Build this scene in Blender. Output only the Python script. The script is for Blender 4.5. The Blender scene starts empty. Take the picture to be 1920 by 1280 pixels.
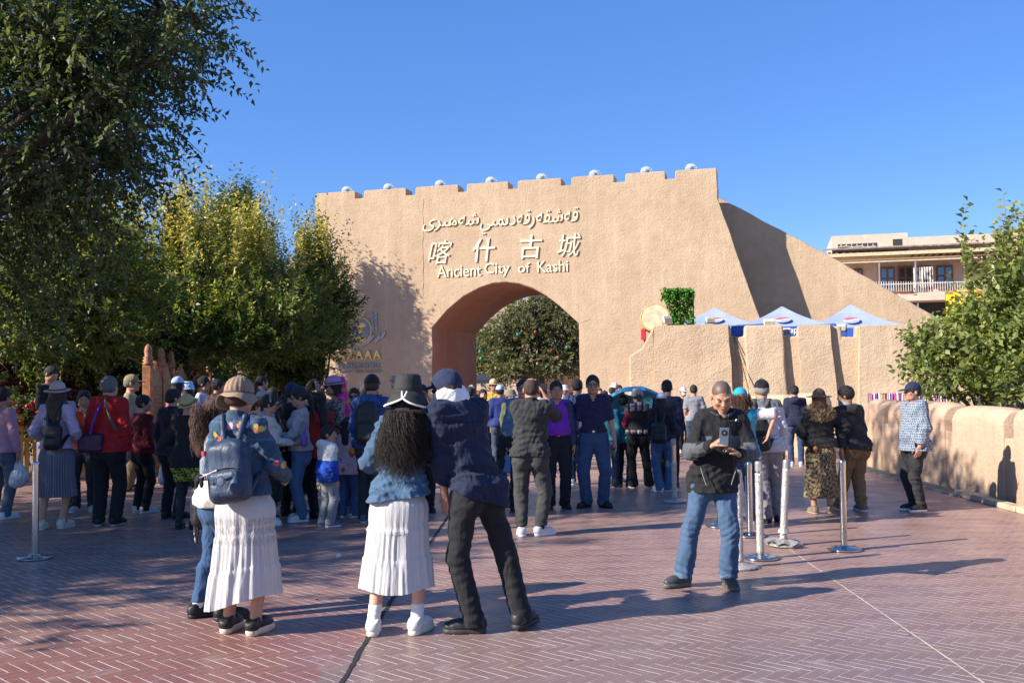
import bpy, bmesh, math, random
import numpy as np
from mathutils import Vector, Matrix
R = math.radians
C = bpy.context.scene
COL = C.collection
rng = np.random.default_rng(7)
random.seed(7)

# ---------------------------------------------------------------- camera, sky, sun
FPX, CAMH, PITCH, ROLL = 1867.0, 1.65, math.atan(75 / 1867.0), R(-0.7)
cd = bpy.data.cameras.new("camera"); cam = bpy.data.objects.new("camera", cd); COL.objects.link(cam)
cd.sensor_width = 36; cd.lens = 36 * FPX / 1920; cd.clip_end = 2000; cd.clip_start = 0.1
CM = Matrix.Rotation(R(90) + PITCH, 3, 'X') @ Matrix.Rotation(ROLL, 3, 'Z')
cam.matrix_world = Matrix.Translation((0, 0, CAMH)) @ CM.to_4x4()
C.camera = cam
SUN_EL = R(29); LX, LY = 0.927, 0.375          # the light travels right and away, 29 degrees down
w = bpy.data.worlds.new("World"); C.world = w; w.use_nodes = True
wn = w.node_tree.nodes; bg = wn["Background"]
sk = wn.new("ShaderNodeTexSky"); sk.sky_type = 'NISHITA'; sk.sun_disc = False
sk.sun_elevation = SUN_EL; sk.sun_rotation = math.atan2(-LX, -LY)
sk.air_density = 1.0; sk.dust_density = 0.0; sk.ozone_density = 3.0; sk.altitude = 1300
hs = wn.new("ShaderNodeHueSaturation"); hs.inputs['Saturation'].default_value = 1.22; hs.inputs['Hue'].default_value = 0.514
w.node_tree.links.new(sk.outputs[0], hs.inputs['Color']); mxs = wn.new("ShaderNodeMix"); mxs.data_type = 'RGBA'; mxs.inputs[0].default_value = 0.42; mxs.inputs[7].default_value = (0.62, 1.72, 4.45, 1)   # even, clear autumn blue
w.node_tree.links.new(hs.outputs[0], mxs.inputs[6]); w.node_tree.links.new(mxs.outputs[2], bg.inputs[0]); bg.inputs[1].default_value = 0.105
sd = bpy.data.lights.new("sun", 'SUN'); sun = bpy.data.objects.new("sun", sd); COL.objects.link(sun)
sd.energy = 5.0; sd.angle = R(0.5); sd.color = (1.0, 0.93, 0.83)
ld = Vector((LX * math.cos(SUN_EL), LY * math.cos(SUN_EL), -math.sin(SUN_EL)))
sun.rotation_euler = ld.to_track_quat('-Z', 'Y').to_euler()
C.view_settings.view_transform = 'Standard'; C.view_settings.look = 'None'
C.view_settings.exposure = 0.98; C.view_settings.gamma = 1

def unit(a): return a / np.maximum(1e-9, np.linalg.norm(a, axis=-1, keepdims=True))
# ---------------------------------------------------------------- where things stand
def ray(x, y): return CM @ Vector(((x - 960) / FPX, (640 - y) / FPX, -1))
def gp(x, y, z=0.0):
    d = ray(x, y); t = (z - CAMH) / d.z
    return Vector((d.x * t, d.y * t, z))
def at(x, y, Y):
    d = ray(x, y); t = Y / d.y
    return Vector((d.x * t, Y, CAMH + d.z * t))
TH = R(14.6)
GU = Vector((math.cos(TH), -math.sin(TH), 0)); GN = Vector((-math.sin(TH), -math.cos(TH), 0))
GP = at(1345, 500, 38); GP.z = 0
def fp(x, y, off=0.0, P=None):
    d = ray(x, y); O = (P or GP) + GN * off; c = Vector((0, 0, CAMH))
    t = ((O - c).dot(GN)) / d.dot(GN); Q = c + d * t
    return (Q - O).dot(GU), Q.z

# ---------------------------------------------------------------- object helpers
def obj(name, me, mat=None, parent=None, loc=None):
    if isinstance(me, bmesh.types.BMesh):
        b = me; me = bpy.data.meshes.new(name); b.to_mesh(me); b.free()
    o = bpy.data.objects.new(name, me); COL.objects.link(o)
    if mat is not None and hasattr(me, 'materials'):
        me.materials.clear(); me.materials.append(mat)
    if parent: o.parent = parent
    if loc is not None: o.location = loc
    return o
def tag(o, label=None, cat=None, group=None, kind=None):
    if label: o['label'] = label
    if cat: o['category'] = cat
    if group: o['group'] = group
    if kind: o['kind'] = kind
    return o
def empty(name, loc, label, cat, group=None, rz=0.0):
    o = bpy.data.objects.new(name, None); COL.objects.link(o); o.location = loc; o.rotation_euler = (0, 0, rz)
    o.empty_display_size = 0.2
    return tag(o, label, cat, group)
def smooth(o):
    o.data.polygons.foreach_set('use_smooth', [True] * len(o.data.polygons)); return o
def bevel(o, wd=0.02, seg=2):
    m = o.modifiers.new("b", 'BEVEL'); m.width = wd; m.segments = seg; m.limit_method = 'ANGLE'; m.angle_limit = R(35)
    return o
def pymesh(name, V, Fc, cols=None, smoothf=False):
    me = bpy.data.meshes.new(name)
    V = np.asarray(V, np.float32); Fc = np.asarray(Fc, np.int32); k = Fc.shape[1]; n = len(Fc)
    me.vertices.add(len(V)); me.vertices.foreach_set('co', V.ravel())
    me.loops.add(n * k); me.loops.foreach_set('vertex_index', Fc.ravel())
    me.polygons.add(n); me.polygons.foreach_set('loop_start', np.arange(0, n * k, k, dtype=np.int32))
    if smoothf: me.polygons.foreach_set('use_smooth', np.ones(n, bool))
    if cols is not None:
        a = me.color_attributes.new("Col", 'FLOAT_COLOR', 'POINT')
        c4 = np.ones((len(V), 4), np.float32); c4[:, :3] = cols; a.data.foreach_set('color', c4.ravel())
    me.update(calc_edges=True)
    return me
def box(bm, c, s, M=None):
    m = Matrix.Translation(c) @ (M.to_4x4() if M is not None else Matrix()) @ Matrix.Diagonal((*s, 1))
    return bmesh.ops.create_cube(bm, size=1, matrix=m)['verts']
def tube(bm, pts, rad, n=8, caps=True):
    pts = [Vector(p) for p in pts]; rings = []
    up = Vector((0, 0, 1)); prev = None
    for i, p in enumerate(pts):
        d = (pts[min(i + 1, len(pts) - 1)] - pts[max(i - 1, 0)]).normalized()
        if prev is None: a = d.orthogonal().normalized()
        else: a = (prev - d * prev.dot(d)).normalized()
        prev = a; b = d.cross(a); r = rad[i] if isinstance(rad, (list, tuple)) else rad
        rings.append([bm.verts.new(p + (a * math.cos(2 * math.pi * k / n) + b * math.sin(2 * math.pi * k / n)) * r) for k in range(n)])
    for A, B in zip(rings, rings[1:]):
        for k in range(n): bm.faces.new((A[k], A[(k + 1) % n], B[(k + 1) % n], B[k]))
    if caps:
        bm.faces.new(rings[0][::-1]); bm.faces.new(rings[-1])
def lathe(bm, prof, n=24, c=(0, 0, 0), M=None):
    c = Vector(c); rings = []
    for r, z in prof:
        rings.append([bm.verts.new(c + ((M @ Vector((r * math.cos(2 * math.pi * k / n), r * math.sin(2 * math.pi * k / n), z))) if M is not None else Vector((r * math.cos(2 * math.pi * k / n), r * math.sin(2 * math.pi * k / n), z)))) for k in range(n)])
    for A, B in zip(rings, rings[1:]):
        for k in range(n): bm.faces.new((A[k], A[(k + 1) % n], B[(k + 1) % n], B[k]))
    bm.faces.new(rings[0][::-1]); bm.faces.new(rings[-1])
def ball(bm, c, r, n=10, M=None):
    r = (r, r, r) if not isinstance(r, (tuple, list)) else r
    m = Matrix.Translation(c) @ (M.to_4x4() if M is not None else Matrix()) @ Matrix.Diagonal((*r, 1))
    bmesh.ops.create_uvsphere(bm, u_segments=n, v_segments=max(5, n * 2 // 3), radius=1, matrix=m)
def prism(bm, poly, O, U, W, N, depth):
    """closed polygon (s,z) in the plane O+s*U+z*W, extruded by depth along -N"""
    f = [bm.verts.new(O + U * s + W * z) for s, z in poly]
    b = [bm.verts.new(O + U * s + W * z - N * depth) for s, z in poly]
    n = len(poly)
    bm.faces.new(f); bm.faces.new(b[::-1])
    for i in range(n): bm.faces.new((f[i], b[i], b[(i + 1) % n], f[(i + 1) % n]))
    bmesh.ops.recalc_face_normals(bm, faces=bm.faces[:])

# ---------------------------------------------------------------- materials
class NT:
    def __init__(s, name):
        s.m = bpy.data.materials.new(name); s.m.use_nodes = True
        s.t = s.m.node_tree; s.n = s.t.nodes; s.b = s.n["Principled BSDF"]
    def new(s, ty, **kw):
        x = s.n.new(ty)
        for k, v in kw.items(): setattr(x, k, v)
        return x
    def lk(s, a, b): s.t.links.new(a, b)
    def put(s, inp, v):
        if isinstance(v, (int, float)): inp.default_value = v
        elif isinstance(v, (tuple, list)): inp.default_value = (*v, 1) if (len(v) == 3 and inp.type == 'RGBA') else v
        else: s.lk(v, inp)
    def ma(s, op, a, b=0.0, c=0.0):
        x = s.new("ShaderNodeMath", operation=op)
        s.put(x.inputs[0], a); s.put(x.inputs[1], b); s.put(x.inputs[2], c); return x.outputs[0]
    def co(s, kind='Object'): return s.new("ShaderNodeTexCoord").outputs[kind]
    def mp(s, v, scale=(1, 1, 1), rot=(0, 0, 0), loc=(0, 0, 0)):
        x = s.new("ShaderNodeMapping"); s.lk(v, x.inputs[0]); x.inputs['Scale'].default_value = scale
        x.inputs['Rotation'].default_value = rot; x.inputs['Location'].default_value = loc; return x.outputs[0]
    def noise(s, v, scale, detail=4, rough=0.55, out='Fac', dist=0.0):
        x = s.new("ShaderNodeTexNoise"); s.lk(v, x.inputs['Vector']); x.inputs['Scale'].default_value = scale
        x.inputs['Detail'].default_value = detail; x.inputs['Roughness'].default_value = rough; x.inputs['Distortion'].default_value = dist
        return x.outputs[out]
    def voro(s, v, scale, feature='F1', out='Distance'):
        x = s.new("ShaderNodeTexVoronoi", feature=feature); s.lk(v, x.inputs['Vector']); x.inputs['Scale'].default_value = scale
        return x.outputs[out]
    def ramp(s, f, stops):
        x = s.new("ShaderNodeValToRGB"); s.lk(f, x.inputs[0]); e = x.color_ramp.elements
        while len(e) < len(stops): e.new(0.5)
        for i, (p, c) in enumerate(stops):
            e[i].position = p; e[i].color = (c, c, c, 1) if isinstance(c, (int, float)) else (*c, 1)
        return x.outputs[0]
    def mix(s, f, a, b, mode='MIX'):
        x = s.new("ShaderNodeMix", data_type='RGBA', blend_type=mode); s.put(x.inputs[0], f); s.put(x.inputs[6], a); s.put(x.inputs[7], b)
        return x.outputs[2]
    def attr(s, name="Col"): return s.new("ShaderNodeAttribute", attribute_name=name).outputs['Color']
    def bump(s, h, strength=0.5, dist=0.02, chain=None):
        x = s.new("ShaderNodeBump"); s.lk(h, x.inputs['Height']); x.inputs['Strength'].default_value = strength
        x.inputs['Distance'].default_value = dist
        if chain is not None: s.lk(chain, x.inputs['Normal'])
        return x.outputs[0]
    def done(s, color=None, rough=None, normal=None, metal=None, spec=None):
        b = s.b
        if color is not None: s.put(b.inputs['Base Color'], color)
        if rough is not None: s.put(b.inputs['Roughness'], rough)
        if normal is not None: s.lk(normal, b.inputs['Normal'])
        if metal is not None: s.put(b.inputs['Metallic'], metal)
        if spec is not None: s.put(b.inputs['Specular IOR Level'], spec)
        return s.m
def plain(name, col, rough=0.6, metal=0.0, var=0.12, scale=6.0, bumpk=0.0):
    n = NT(name); c = n.co(); f = n.noise(c, scale, 5)
    col2 = tuple(max(0, x * (1 - var * 2)) for x in col); col3 = tuple(min(1, x * (1 + var)) for x in col)
    nb = n.bump(n.noise(c, scale * 6, 4), bumpk, 0.01) if bumpk else None
    return n.done(n.ramp(f, [(0.3, col2), (0.7, col3)]), rough, nb, metal)

def stucco(name, base, warm, fine=1.0):
    n = NT(name); c = n.co()
    big = n.noise(c, 0.55, 5, 0.6); mid = n.noise(c, 3.0, 6, 0.65); st = n.noise(n.mp(c, (2.5, 2.5, 0.18)), 1.2, 5, 0.6)
    col = n.mix(n.ramp(big, [(0.35, 0.0), (0.7, 1.0)]), base, warm)
    col = n.mix(n.ramp(mid, [(0.42, 0.0), (0.75, 0.55)]), col, tuple(x * 0.80 for x in base))
    col = n.mix(n.ramp(st, [(0.52, 0.0), (0.75, 0.55)]), col, tuple(min(1, x * 1.16) for x in warm))
    sz = n.new("ShaderNodeSeparateXYZ"); n.lk(c, sz.inputs[0]); dirt = n.ma('ADD', sz.outputs[2], n.ma('MULTIPLY', n.noise(c, 1.8, 5, 0.65), 1.6))
    rain = n.ramp(n.noise(n.mp(c, (3.2, 3.2, 0.10), loc=(7, 2, 0)), 1.0, 5, 0.65), [(0.60, 0.0), (0.74, 0.34)]); col = n.mix(rain, col, tuple(x * 0.68 for x in base))
    col = n.mix(n.ramp(n.ma('MULTIPLY', dirt, 0.33), [(0.30, 0.45), (0.62, 0.0)]), col, tuple(x * 0.66 for x in base))
    pat = n.ramp(n.noise(n.mp(c, (1, 1, .7), loc=(3, 1, 2)), 0.8, 3, 0.4), [(0.60, 0.0), (0.63, 0.32)]); col = n.mix(pat, col, tuple(min(1, x * 1.22) for x in base))
    pit = n.ramp(n.noise(c, 5.5, 3, 0.6), [(0.66, 1.0), (0.74, 0.0)])
    spk = n.voro(c, 1.3); dot = n.ramp(spk, [(0.020, 0.25), (0.034, 1.0)])
    col = n.mix(1.0, col, n.mix(dot, (0.35, 0.3, 0.25), (1, 1, 1)), 'MULTIPLY')
    h1 = n.noise(c, 1.6, 4, 0.55); h2 = n.noise(c, 26.0, 6, 0.65); h3 = n.noise(n.mp(c, (1, 1, 1.5)), 11.0, 3, 0.5)
    crack = n.ramp(n.voro(n.mp(c, (1, 1, 0.35)), 0.8, 'DISTANCE_TO_EDGE'), [(0.0, 0.0), (0.012, 1.0)])
    h4 = n.noise(n.mp(c, (1, 1, 7)), 1.5, 4, 0.6); nb = n.bump(h1, 0.28, 0.08); nb = n.bump(h4, 0.22, 0.04, nb); nb = n.bump(h2, 0.8 * fine, 0.03, nb); nb = n.bump(h3, 0.32 * fine, 0.04, nb)
    nb = n.bump(crack, 0.05, 0.03, nb); nb = n.bump(pit, 0.3 * fine, 0.03, nb)
    return n.done(col, 0.92, nb, spec=0.2)
M_GATE = stucco("gate_stucco", (0.455, 0.325, 0.212), (0.525, 0.388, 0.262))
M_RAMP = stucco("rampart_stucco", (0.465, 0.335, 0.222), (0.535, 0.40, 0.272), 1.1)
M_PARA = stucco("parapet_stucco", (0.47, 0.315, 0.21), (0.55, 0.39, 0.275), 0.6)
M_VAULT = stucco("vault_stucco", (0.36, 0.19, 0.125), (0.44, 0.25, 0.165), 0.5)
def steel(name, col, rough):
    n = NT(name); c = n.co(); f = n.noise(n.mp(c, (1, 1, 14)), 30, 4)
    return n.done(n.ramp(f, [(0.3, tuple(x * 0.85 for x in col)), (0.7, col)]), n.ramp(n.noise(c, 20, 3), [(0.3, rough * 0.8), (0.7, rough * 1.4)]), metal=1.0)
M_STEEL = steel("polished_steel", (0.56, 0.55, 0.535), 0.16)
M_BLACK = plain("black_plastic", (0.02, 0.02, 0.022), 0.4)
M_WOOD = plain("carved_wood", (0.36, 0.13, 0.05), 0.55, var=0.3, scale=9, bumpk=0.3)
M_BARK = plain("bark", (0.17, 0.12, 0.085), 0.9, var=0.35, scale=14, bumpk=0.8)
M_WHITE = plain("white_paint", (0.78, 0.77, 0.74), 0.6)
M_CREAM = plain("cream_lettering", (0.76, 0.67, 0.48), 0.55, var=0.05)
M_GOLD = plain("gilded_letter", (0.78, 0.52, 0.16), 0.35, metal=0.35)
M_GREYM = plain("grey_metal", (0.36, 0.35, 0.36), 0.42, metal=0.5)

# vertex coloured cloth of several finishes, all driven by the Col attribute
def cloth(name, rough, weave, fold, sheen=0.0, var=0.22, spec=0.3):
    n = NT(name); c = n.co(); col = n.attr()
    f = n.noise(c, 9, 5, 0.6); g = n.noise(c, 140, 2)
    k = n.ma('ADD', n.ma('MULTIPLY', n.ma('SUBTRACT', f, 0.5), var * 2), 1.0); k = n.ma('ADD', k, n.ma('MULTIPLY', n.ma('SUBTRACT', g, 0.5), 0.25))
    cc = n.new("ShaderNodeCombineXYZ"); [n.lk(k, cc.inputs[i]) for i in range(3)]
    col = n.mix(1.0, col, cc.outputs[0], 'MULTIPLY')
    fo = n.noise(n.mp(c, (1, 1, 0.6)), 7, 3, 0.5, dist=1.2)
    nb = n.bump(fo, fold, 0.06); nb = n.bump(g, weave, 0.004, nb)
    n.b.inputs['Sheen Weight'].default_value = sheen
    return n.done(col, rough, nb, spec=spec)
M_CLOTH = cloth("woven_cloth", 0.85, 0.3, 0.35, 0.05)
M_NYLON = cloth("nylon_cloth", 0.5, 0.1, 0.35, 0.0, 0.12, 0.4)
M_DENIM = cloth("denim_cloth", 0.9, 0.6, 0.45, 0.05, 0.35)
M_GAUZE = cloth("cotton_gauze", 0.9, 0.3, 0.0, 0.0, 0.06)
_g = M_GAUZE.node_tree; _n = _g.nodes; _b = _n["Principled BSDF"]; _t = _n.new("ShaderNodeBsdfTranslucent"); _t.inputs[0].default_value = (.62, .60, .57, 1); _x = _n.new("ShaderNodeMixShader"); _x.inputs[0].default_value = 0.22
_g.links.new(_b.outputs[0], _x.inputs[1]); _g.links.new(_t.outputs[0], _x.inputs[2]); _g.links.new(_x.outputs[0], _n["Material Output"].inputs[0])
_c = _n.new("ShaderNodeTexCoord"); _m = _n.new("ShaderNodeMapping"); _m.inputs['Scale'].default_value = (1, 1, .10); _g.links.new(_c.outputs['Object'], _m.inputs[0]); _z = _n.new("ShaderNodeTexNoise"); _z.inputs['Scale'].default_value = 45; _z.inputs['Detail'].default_value = 5; _g.links.new(_m.outputs[0], _z.inputs['Vector'])
_u = _n.new("ShaderNodeBump"); _u.inputs['Strength'].default_value = .8; _u.inputs['Distance'].default_value = .012; _g.links.new(_z.outputs['Fac'], _u.inputs['Height']); _g.links.new(_u.outputs[0], _b.inputs['Normal'])
M_KNIT = cloth("knitted_cloth", 0.95, 0.9, 0.25, 0.1, 0.25)
M_LEATH = cloth("shoe_leather", 0.5, 0.25, 0.1, 0.0, 0.2, 0.4)
M_RED = plain("red_paint", (0.62, 0.04, 0.06), 0.5)
domeg = NT("clear_dome"); domeg.b.inputs['Transmission Weight'].default_value = 0.75; domeg.b.inputs['IOR'].default_value = 1.1
M_DOME = domeg.done((0.86, 0.9, 0.95), 0.06)
M_HAIR = None
def hairmat():
    n = NT("hair"); c = n.co(); col = n.attr()
    s = n.noise(n.mp(c, (1, 1, 0.12)), 160, 3, 0.6, dist=0.6)
    cc = n.mix(n.ramp(s, [(0.35, 0.0), (0.75, 1.0)]), col, n.mix(0.5, col, (0.10, 0.085, 0.075)))
    return n.done(cc, 0.62, n.bump(s, 0.8, 0.012), spec=0.22)
M_HAIR = hairmat()
def skinmat():
    n = NT("skin"); c = n.co(); col = n.attr()
    f = n.noise(c, 25, 4); cc = n.mix(n.ramp(f, [(0.3, 0.0), (0.75, 0.3)]), col, n.mix(1.0, col, (0.85, 0.55, 0.45), 'MULTIPLY'))
    n.b.inputs['Subsurface Weight'].default_value = 0.0
    return n.done(cc, 0.5, n.bump(n.noise(c, 90, 3), 0.15, 0.004), spec=0.4)
M_SKIN = skinmat()
# ---------------------------------------------------------------- ground: stamped herringbone paving
def floor_mat():
    n = NT("stamped_paving"); co = n.co()
    p = n.mp(co, (13.2, 13.2, 1), (0, 0, R(43)))
    # slight waviness so the joints are hand made
    wv = n.new("ShaderNodeVectorMath", operation='SCALE'); n.lk(n.noise(co, 4.0, 2, out='Color'), wv.inputs[0]); wv.inputs['Scale'].default_value = 0.16
    pa = n.new("ShaderNodeVectorMath", operation='ADD'); n.lk(p, pa.inputs[0]); n.lk(wv.outputs[0], pa.inputs[1])
    sp = n.new("ShaderNodeSeparateXYZ"); n.lk(pa.outputs[0], sp.inputs[0]); x, y = sp.outputs[0], sp.outputs[1]
    i, j = n.ma('FLOOR', x), n.ma('FLOOR', y); u, v = n.ma('FRACT', x), n.ma('FRACT', y)
    k = n.ma('FLOORED_MODULO', n.ma('SUBTRACT', i, j), 6.0)
    def is_(t): return n.ma('COMPARE', k, float(t), 0.1)
    iu, iv = n.ma('SUBTRACT', 1.0, u), n.ma('SUBTRACT', 1.0, v)
    # distance to the joint; an inner edge of a brick does not count
    i0, i1, i2, i3, i4, i5 = [is_(q) for q in range(6)]; any_ = lambda *a: n.ma('MULTIPLY', a[0] if len(a) == 1 else n.ma('ADD', a[0], a[1]), 9.0)
    du0 = n.ma('ADD', u, any_(i1, i2)); du1 = n.ma('ADD', iu, any_(i0, i1))
    dv0 = n.ma('ADD', v, any_(i3, i4)); dv1 = n.ma('ADD', iv, any_(i4, i5))
    d = n.ma('MINIMUM', n.ma('MINIMUM', du0, du1), n.ma('MINIMUM', dv0, dv1))
    idx = n.ma('SUBTRACT', i, n.ma('ADD', i1, n.ma('MULTIPLY', i2, 2.0))); idy = n.ma('ADD', j, n.ma('ADD', i4, n.ma('MULTIPLY', i5, 2.0)))
    cb = n.new("ShaderNodeCombineXYZ"); n.lk(idx, cb.inputs[0]); n.lk(idy, cb.inputs[1])
    wn_ = n.new("ShaderNodeTexWhiteNoise", noise_dimensions='3D'); n.lk(cb.outputs[0], wn_.inputs[0]); rnd = wn_.outputs['Value']
    jv = n.ramp(n.ma('MINIMUM', dv0, dv1), [(0.04, 1.0), (0.11, 0.0)]); ju = n.ramp(n.ma('MINIMUM', du0, du1), [(0.03, 1.0), (0.10, 0.0)])
    joint = n.ma('MAXIMUM', jv, n.ma('MULTIPLY', ju, 0.38))  # joints whose walls face the sun are painted paler, the crossing ones fainter
    big = n.noise(co, 0.32, 4, 0.6); mid = n.noise(co, 1.7, 5, 0.65); fin = n.noise(co, 22, 6, 0.7)
    sx = n.new("ShaderNodeSeparateXYZ"); n.lk(co, sx.inputs[0])
    # slabs poured in different pigments: red left of the joint, plum-grey right in front, orange-red to the right rear, lightened there to paint in the grazing sheen
    side = n.ma('ADD', sx.outputs[0], n.ma('ADD', n.ma('MULTIPLY', sx.outputs[1], -0.165), 2.05))
    right = n.ramp(n.ma('ADD', n.ma('MULTIPLY', side, 6.0), n.ma('MULTIPLY', mid, 0.3)), [(0.15, 0.0), (0.3, 1.0)])
    red = n.mix(n.ramp(big, [(0.35, 0.0), (0.65, 1.0)]), (0.215, 0.082, 0.066), (0.27, 0.122, 0.098))
    plum = n.mix(n.ramp(big, [(0.35, 0.0), (0.7, 1.0)]), (0.20, 0.140, 0.122), (0.25, 0.165, 0.140))
    far = n.ramp(n.ma('ADD', n.ma('MULTIPLY', sx.outputs[1], 0.09), n.ma('MULTIPLY', big, 0.5)), [(0.75, 0.0), (1.25, 1.0)])
    far_c = n.mix(n.ramp(mid, [(0.35, 0.0), (0.7, 1.0)]), (0.25, 0.135, 0.11), (0.34, 0.21, 0.165))
    col = n.mix(n.ma('MULTIPLY', right, 0.9), red, plum); col = n.mix(far, col, far_c)
    col = n.mix(n.ramp(rnd, [(0.0, 0.30), (1.0, 0.0)]), col, (0.16, 0.085, 0.085))
    col = n.mix(n.ramp(fin, [(0.52, 0.0), (0.75, 0.35)]), col, (0.36, 0.27, 0.24))
    col = n.mix(n.ramp(n.noise(co, 3.2, 7, 0.7), [(0.54, 0.0), (0.70, 0.55)]), col, (0.36, 0.29, 0.27))
    dusty = n.ramp(n.noise(co, 2.2, 4, 0.6), [(0.25, 0.30), (0.60, 1.0)])  # breaks up the pale mortar and the painted sunlit joints
    col = n.mix(n.ma('MULTIPLY', joint, n.ma('MULTIPLY', dusty, 0.82)), col, (0.56, 0.47, 0.42))
    spots = n.ramp(n.voro(co, 2.6), [(0.03, 1.0), (0.05, 0.0)])
    col = n.mix(n.ma('MULTIPLY', spots, n.ramp(n.noise(co, 1.1, 2), [(0.5, 0.0), (0.55, 0.8)])), col, (0.045, 0.035, 0.035))
    h = n.ramp(d, [(0.0, 0.0), (0.10, 1.0)])
    nb = n.bump(fin, 0.25, 0.006); nb = n.bump(h, 0.5, 0.006, nb)
    rg = n.ramp(n.noise(co, 2.4, 5, 0.65), [(0.3, 0.26), (0.7, 0.50)])
    return n.done(col, rg, nb, spec=0.32)
M_FLOOR = floor_mat()
bm = bmesh.new(); bmesh.ops.create_grid(bm, x_segments=1, y_segments=1, size=1)
for v in bm.verts: v.co.x *= 600; v.co.y = v.co.y * 480 + 440
tag(obj("ground", bm, plain("pale_dust", (0.42, 0.31, 0.23), 0.9, var=0.2, scale=0.4), loc=(0, 0, -0.012)), kind='structure')
bm = bmesh.new()
bm.faces.new([bm.verts.new(p) for p in ((-14, -14, 0), (7.4, -14, 0), (7.4, 30, 0), (14, 75, 0), (-30, 75, 0), (-14, 30, 0))])
tag(obj("plaza_paving", bm, M_FLOOR), kind='structure')
# expansion joints
def strip(name, pts, wd, mat, z=0.004, jag=0.0):
    bm = bmesh.new(); L = []
    P = [Vector(p) for p in pts]; fine = []
    for a, b in zip(P, P[1:]):
        k = max(2, int((b - a).length / 0.07))
        fine += [a.lerp(b, t / k) for t in range(k)]
    fine.append(P[-1])
    for q, p in enumerate(fine):
        d = (fine[min(q + 1, len(fine) - 1)] - fine[max(q - 1, 0)]).normalized(); s = Vector((-d.y, d.x, 0))
        a = wd / 2 + jag * random.uniform(-1, 1); b = wd / 2 + jag * random.uniform(-1, 1)
        L.append((bm.verts.new((p + s * a).to_tuple()[:2] + (z,)), bm.verts.new((p - s * b).to_tuple()[:2] + (z,))))
    for A, B in zip(L, L[1:]): bm.faces.new((A[0], A[1], B[1], B[0]))
    return tag(obj(name, bm, mat), kind='structure')
M_JOINT = plain("tar_joint", (0.022, 0.018, 0.018), 0.8)
strip("expansion_joint", [gp(636, 1288), gp(690, 1195), gp(745, 1108), gp(842, 965), gp(878, 915)], 0.030, M_JOINT, jag=0.006)
strip("saw_cut_line", [gp(1480, 1030), gp(1560, 1085), gp(1850, 1284)], 0.012, plain("chalk_line", (0.55, 0.47, 0.40), 0.9), jag=0.002)
strip("saw_cut_line", [gp(1310, 905), gp(1345, 930), gp(1420, 990)], 0.012, M_JOINT, z=0.005)

# ---------------------------------------------------------------- the city gate
GT = 6.3
def wob(poly, step=0.35, amp=0.014):
    out = []
    n = len(poly)
    for i in range(n):
        a, b = Vector(poly[i]), Vector(poly[(i + 1) % n]); L = (b - a).length; k = max(1, int(L / step)); t = (b - a).normalized() if L else Vector((1, 0)); nn = Vector((-t.y, t.x))
        for q in range(k):
            p = a.lerp(b, q / k)
            if q: p = p + nn * random.uniform(-amp, amp)
            out.append((p.x, p.y))
    return out
arch_px = [(1086, 606), (1050, 573), (1025, 554), (1000, 540), (975, 532), (950, 529), (925, 531), (900, 539), (870, 555), (840, 580), (810, 614)]
arch = [fp(*p) for p in arch_px]
aR, aL = arch[0][0], arch[-1][0]
crenel = []   # from left to right along the top
edges = [(-16.75, -14.93), (-14.54, -12.65), (-12.23, -10.37), (-10.0, -8.24), (-7.84, -6.05), (-5.64, -3.93), (-3.48, -1.92), (-1.53, 0.05)]
TOPZ, NOTZ = 9.76, 9.44
for a, b in edges:
    crenel += [(a, NOTZ), (a, TOPZ - 0.05), (a + 0.07, TOPZ), (b - 0.04, TOPZ), (b, TOPZ - 0.03), (b, NOTZ)]
crenel = crenel[1:]; crenel[-1] = (0.06, 8.57)
front = [(-16.75, 0)] + crenel + [(1.63, 3.65), (2.84, -0.01), (aR, -0.01)] + arch + [(aL, 0)]
gate = empty("city_gate", GP + GU * -8.4, "tall earthen city gate with crenellated top, round arched passage and raised lettering", "gate")
def gpart(name, bm, mat, bv=0.05):
    o = obj(name, bm, mat); o.parent = gate; o.matrix_parent_inverse = Matrix.Translation(-gate.location)
    if bv: bevel(o, bv, 2)
    return o
Z3 = Vector((0, 0, 1))
bm = bmesh.new(); prism(bm, wob(front), GP, GU, Z3, GN, 0.8); gpart("front_wall", bm, M_GATE)
body = [(-16.6, 0), (-16.6, 8.6), (-0.1, 8.6), (1.5, 3.65), (2.6, -0.01), (aR, -0.01)] + arch + [(aL, 0)]
bm = bmesh.new(); prism(bm, body, GP - GN * 0.803, GU, Z3, GN, GT - 0.8); gpart("gate_body", bm, M_GATE, 0)
# plaster lining of the passage, set a few millimetres proud of the opening
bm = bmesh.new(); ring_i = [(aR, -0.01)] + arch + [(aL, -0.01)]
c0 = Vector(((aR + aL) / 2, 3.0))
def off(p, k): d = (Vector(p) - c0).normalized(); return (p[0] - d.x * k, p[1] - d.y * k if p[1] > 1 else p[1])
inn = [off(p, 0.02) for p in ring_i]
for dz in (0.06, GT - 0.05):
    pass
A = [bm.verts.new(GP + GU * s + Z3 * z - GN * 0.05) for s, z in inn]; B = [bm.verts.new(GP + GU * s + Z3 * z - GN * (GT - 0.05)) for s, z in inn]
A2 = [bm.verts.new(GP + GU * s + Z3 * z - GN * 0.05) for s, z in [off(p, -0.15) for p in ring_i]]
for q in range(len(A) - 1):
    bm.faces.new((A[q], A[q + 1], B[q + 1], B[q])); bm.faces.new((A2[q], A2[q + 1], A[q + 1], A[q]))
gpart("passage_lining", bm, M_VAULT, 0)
# slightly proud plaster band round the arch
bm = bmesh.new(); mid_ = [off(p, -0.50) for p in arch]; inn2 = [off(p, -0.02) for p in arch]
prism(bm, inn2 + mid_[::-1], GP + GN * 0.011, GU, Z3, GN, 0.1); gpart("arch_band", bm, M_GATE, 0.012)

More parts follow.
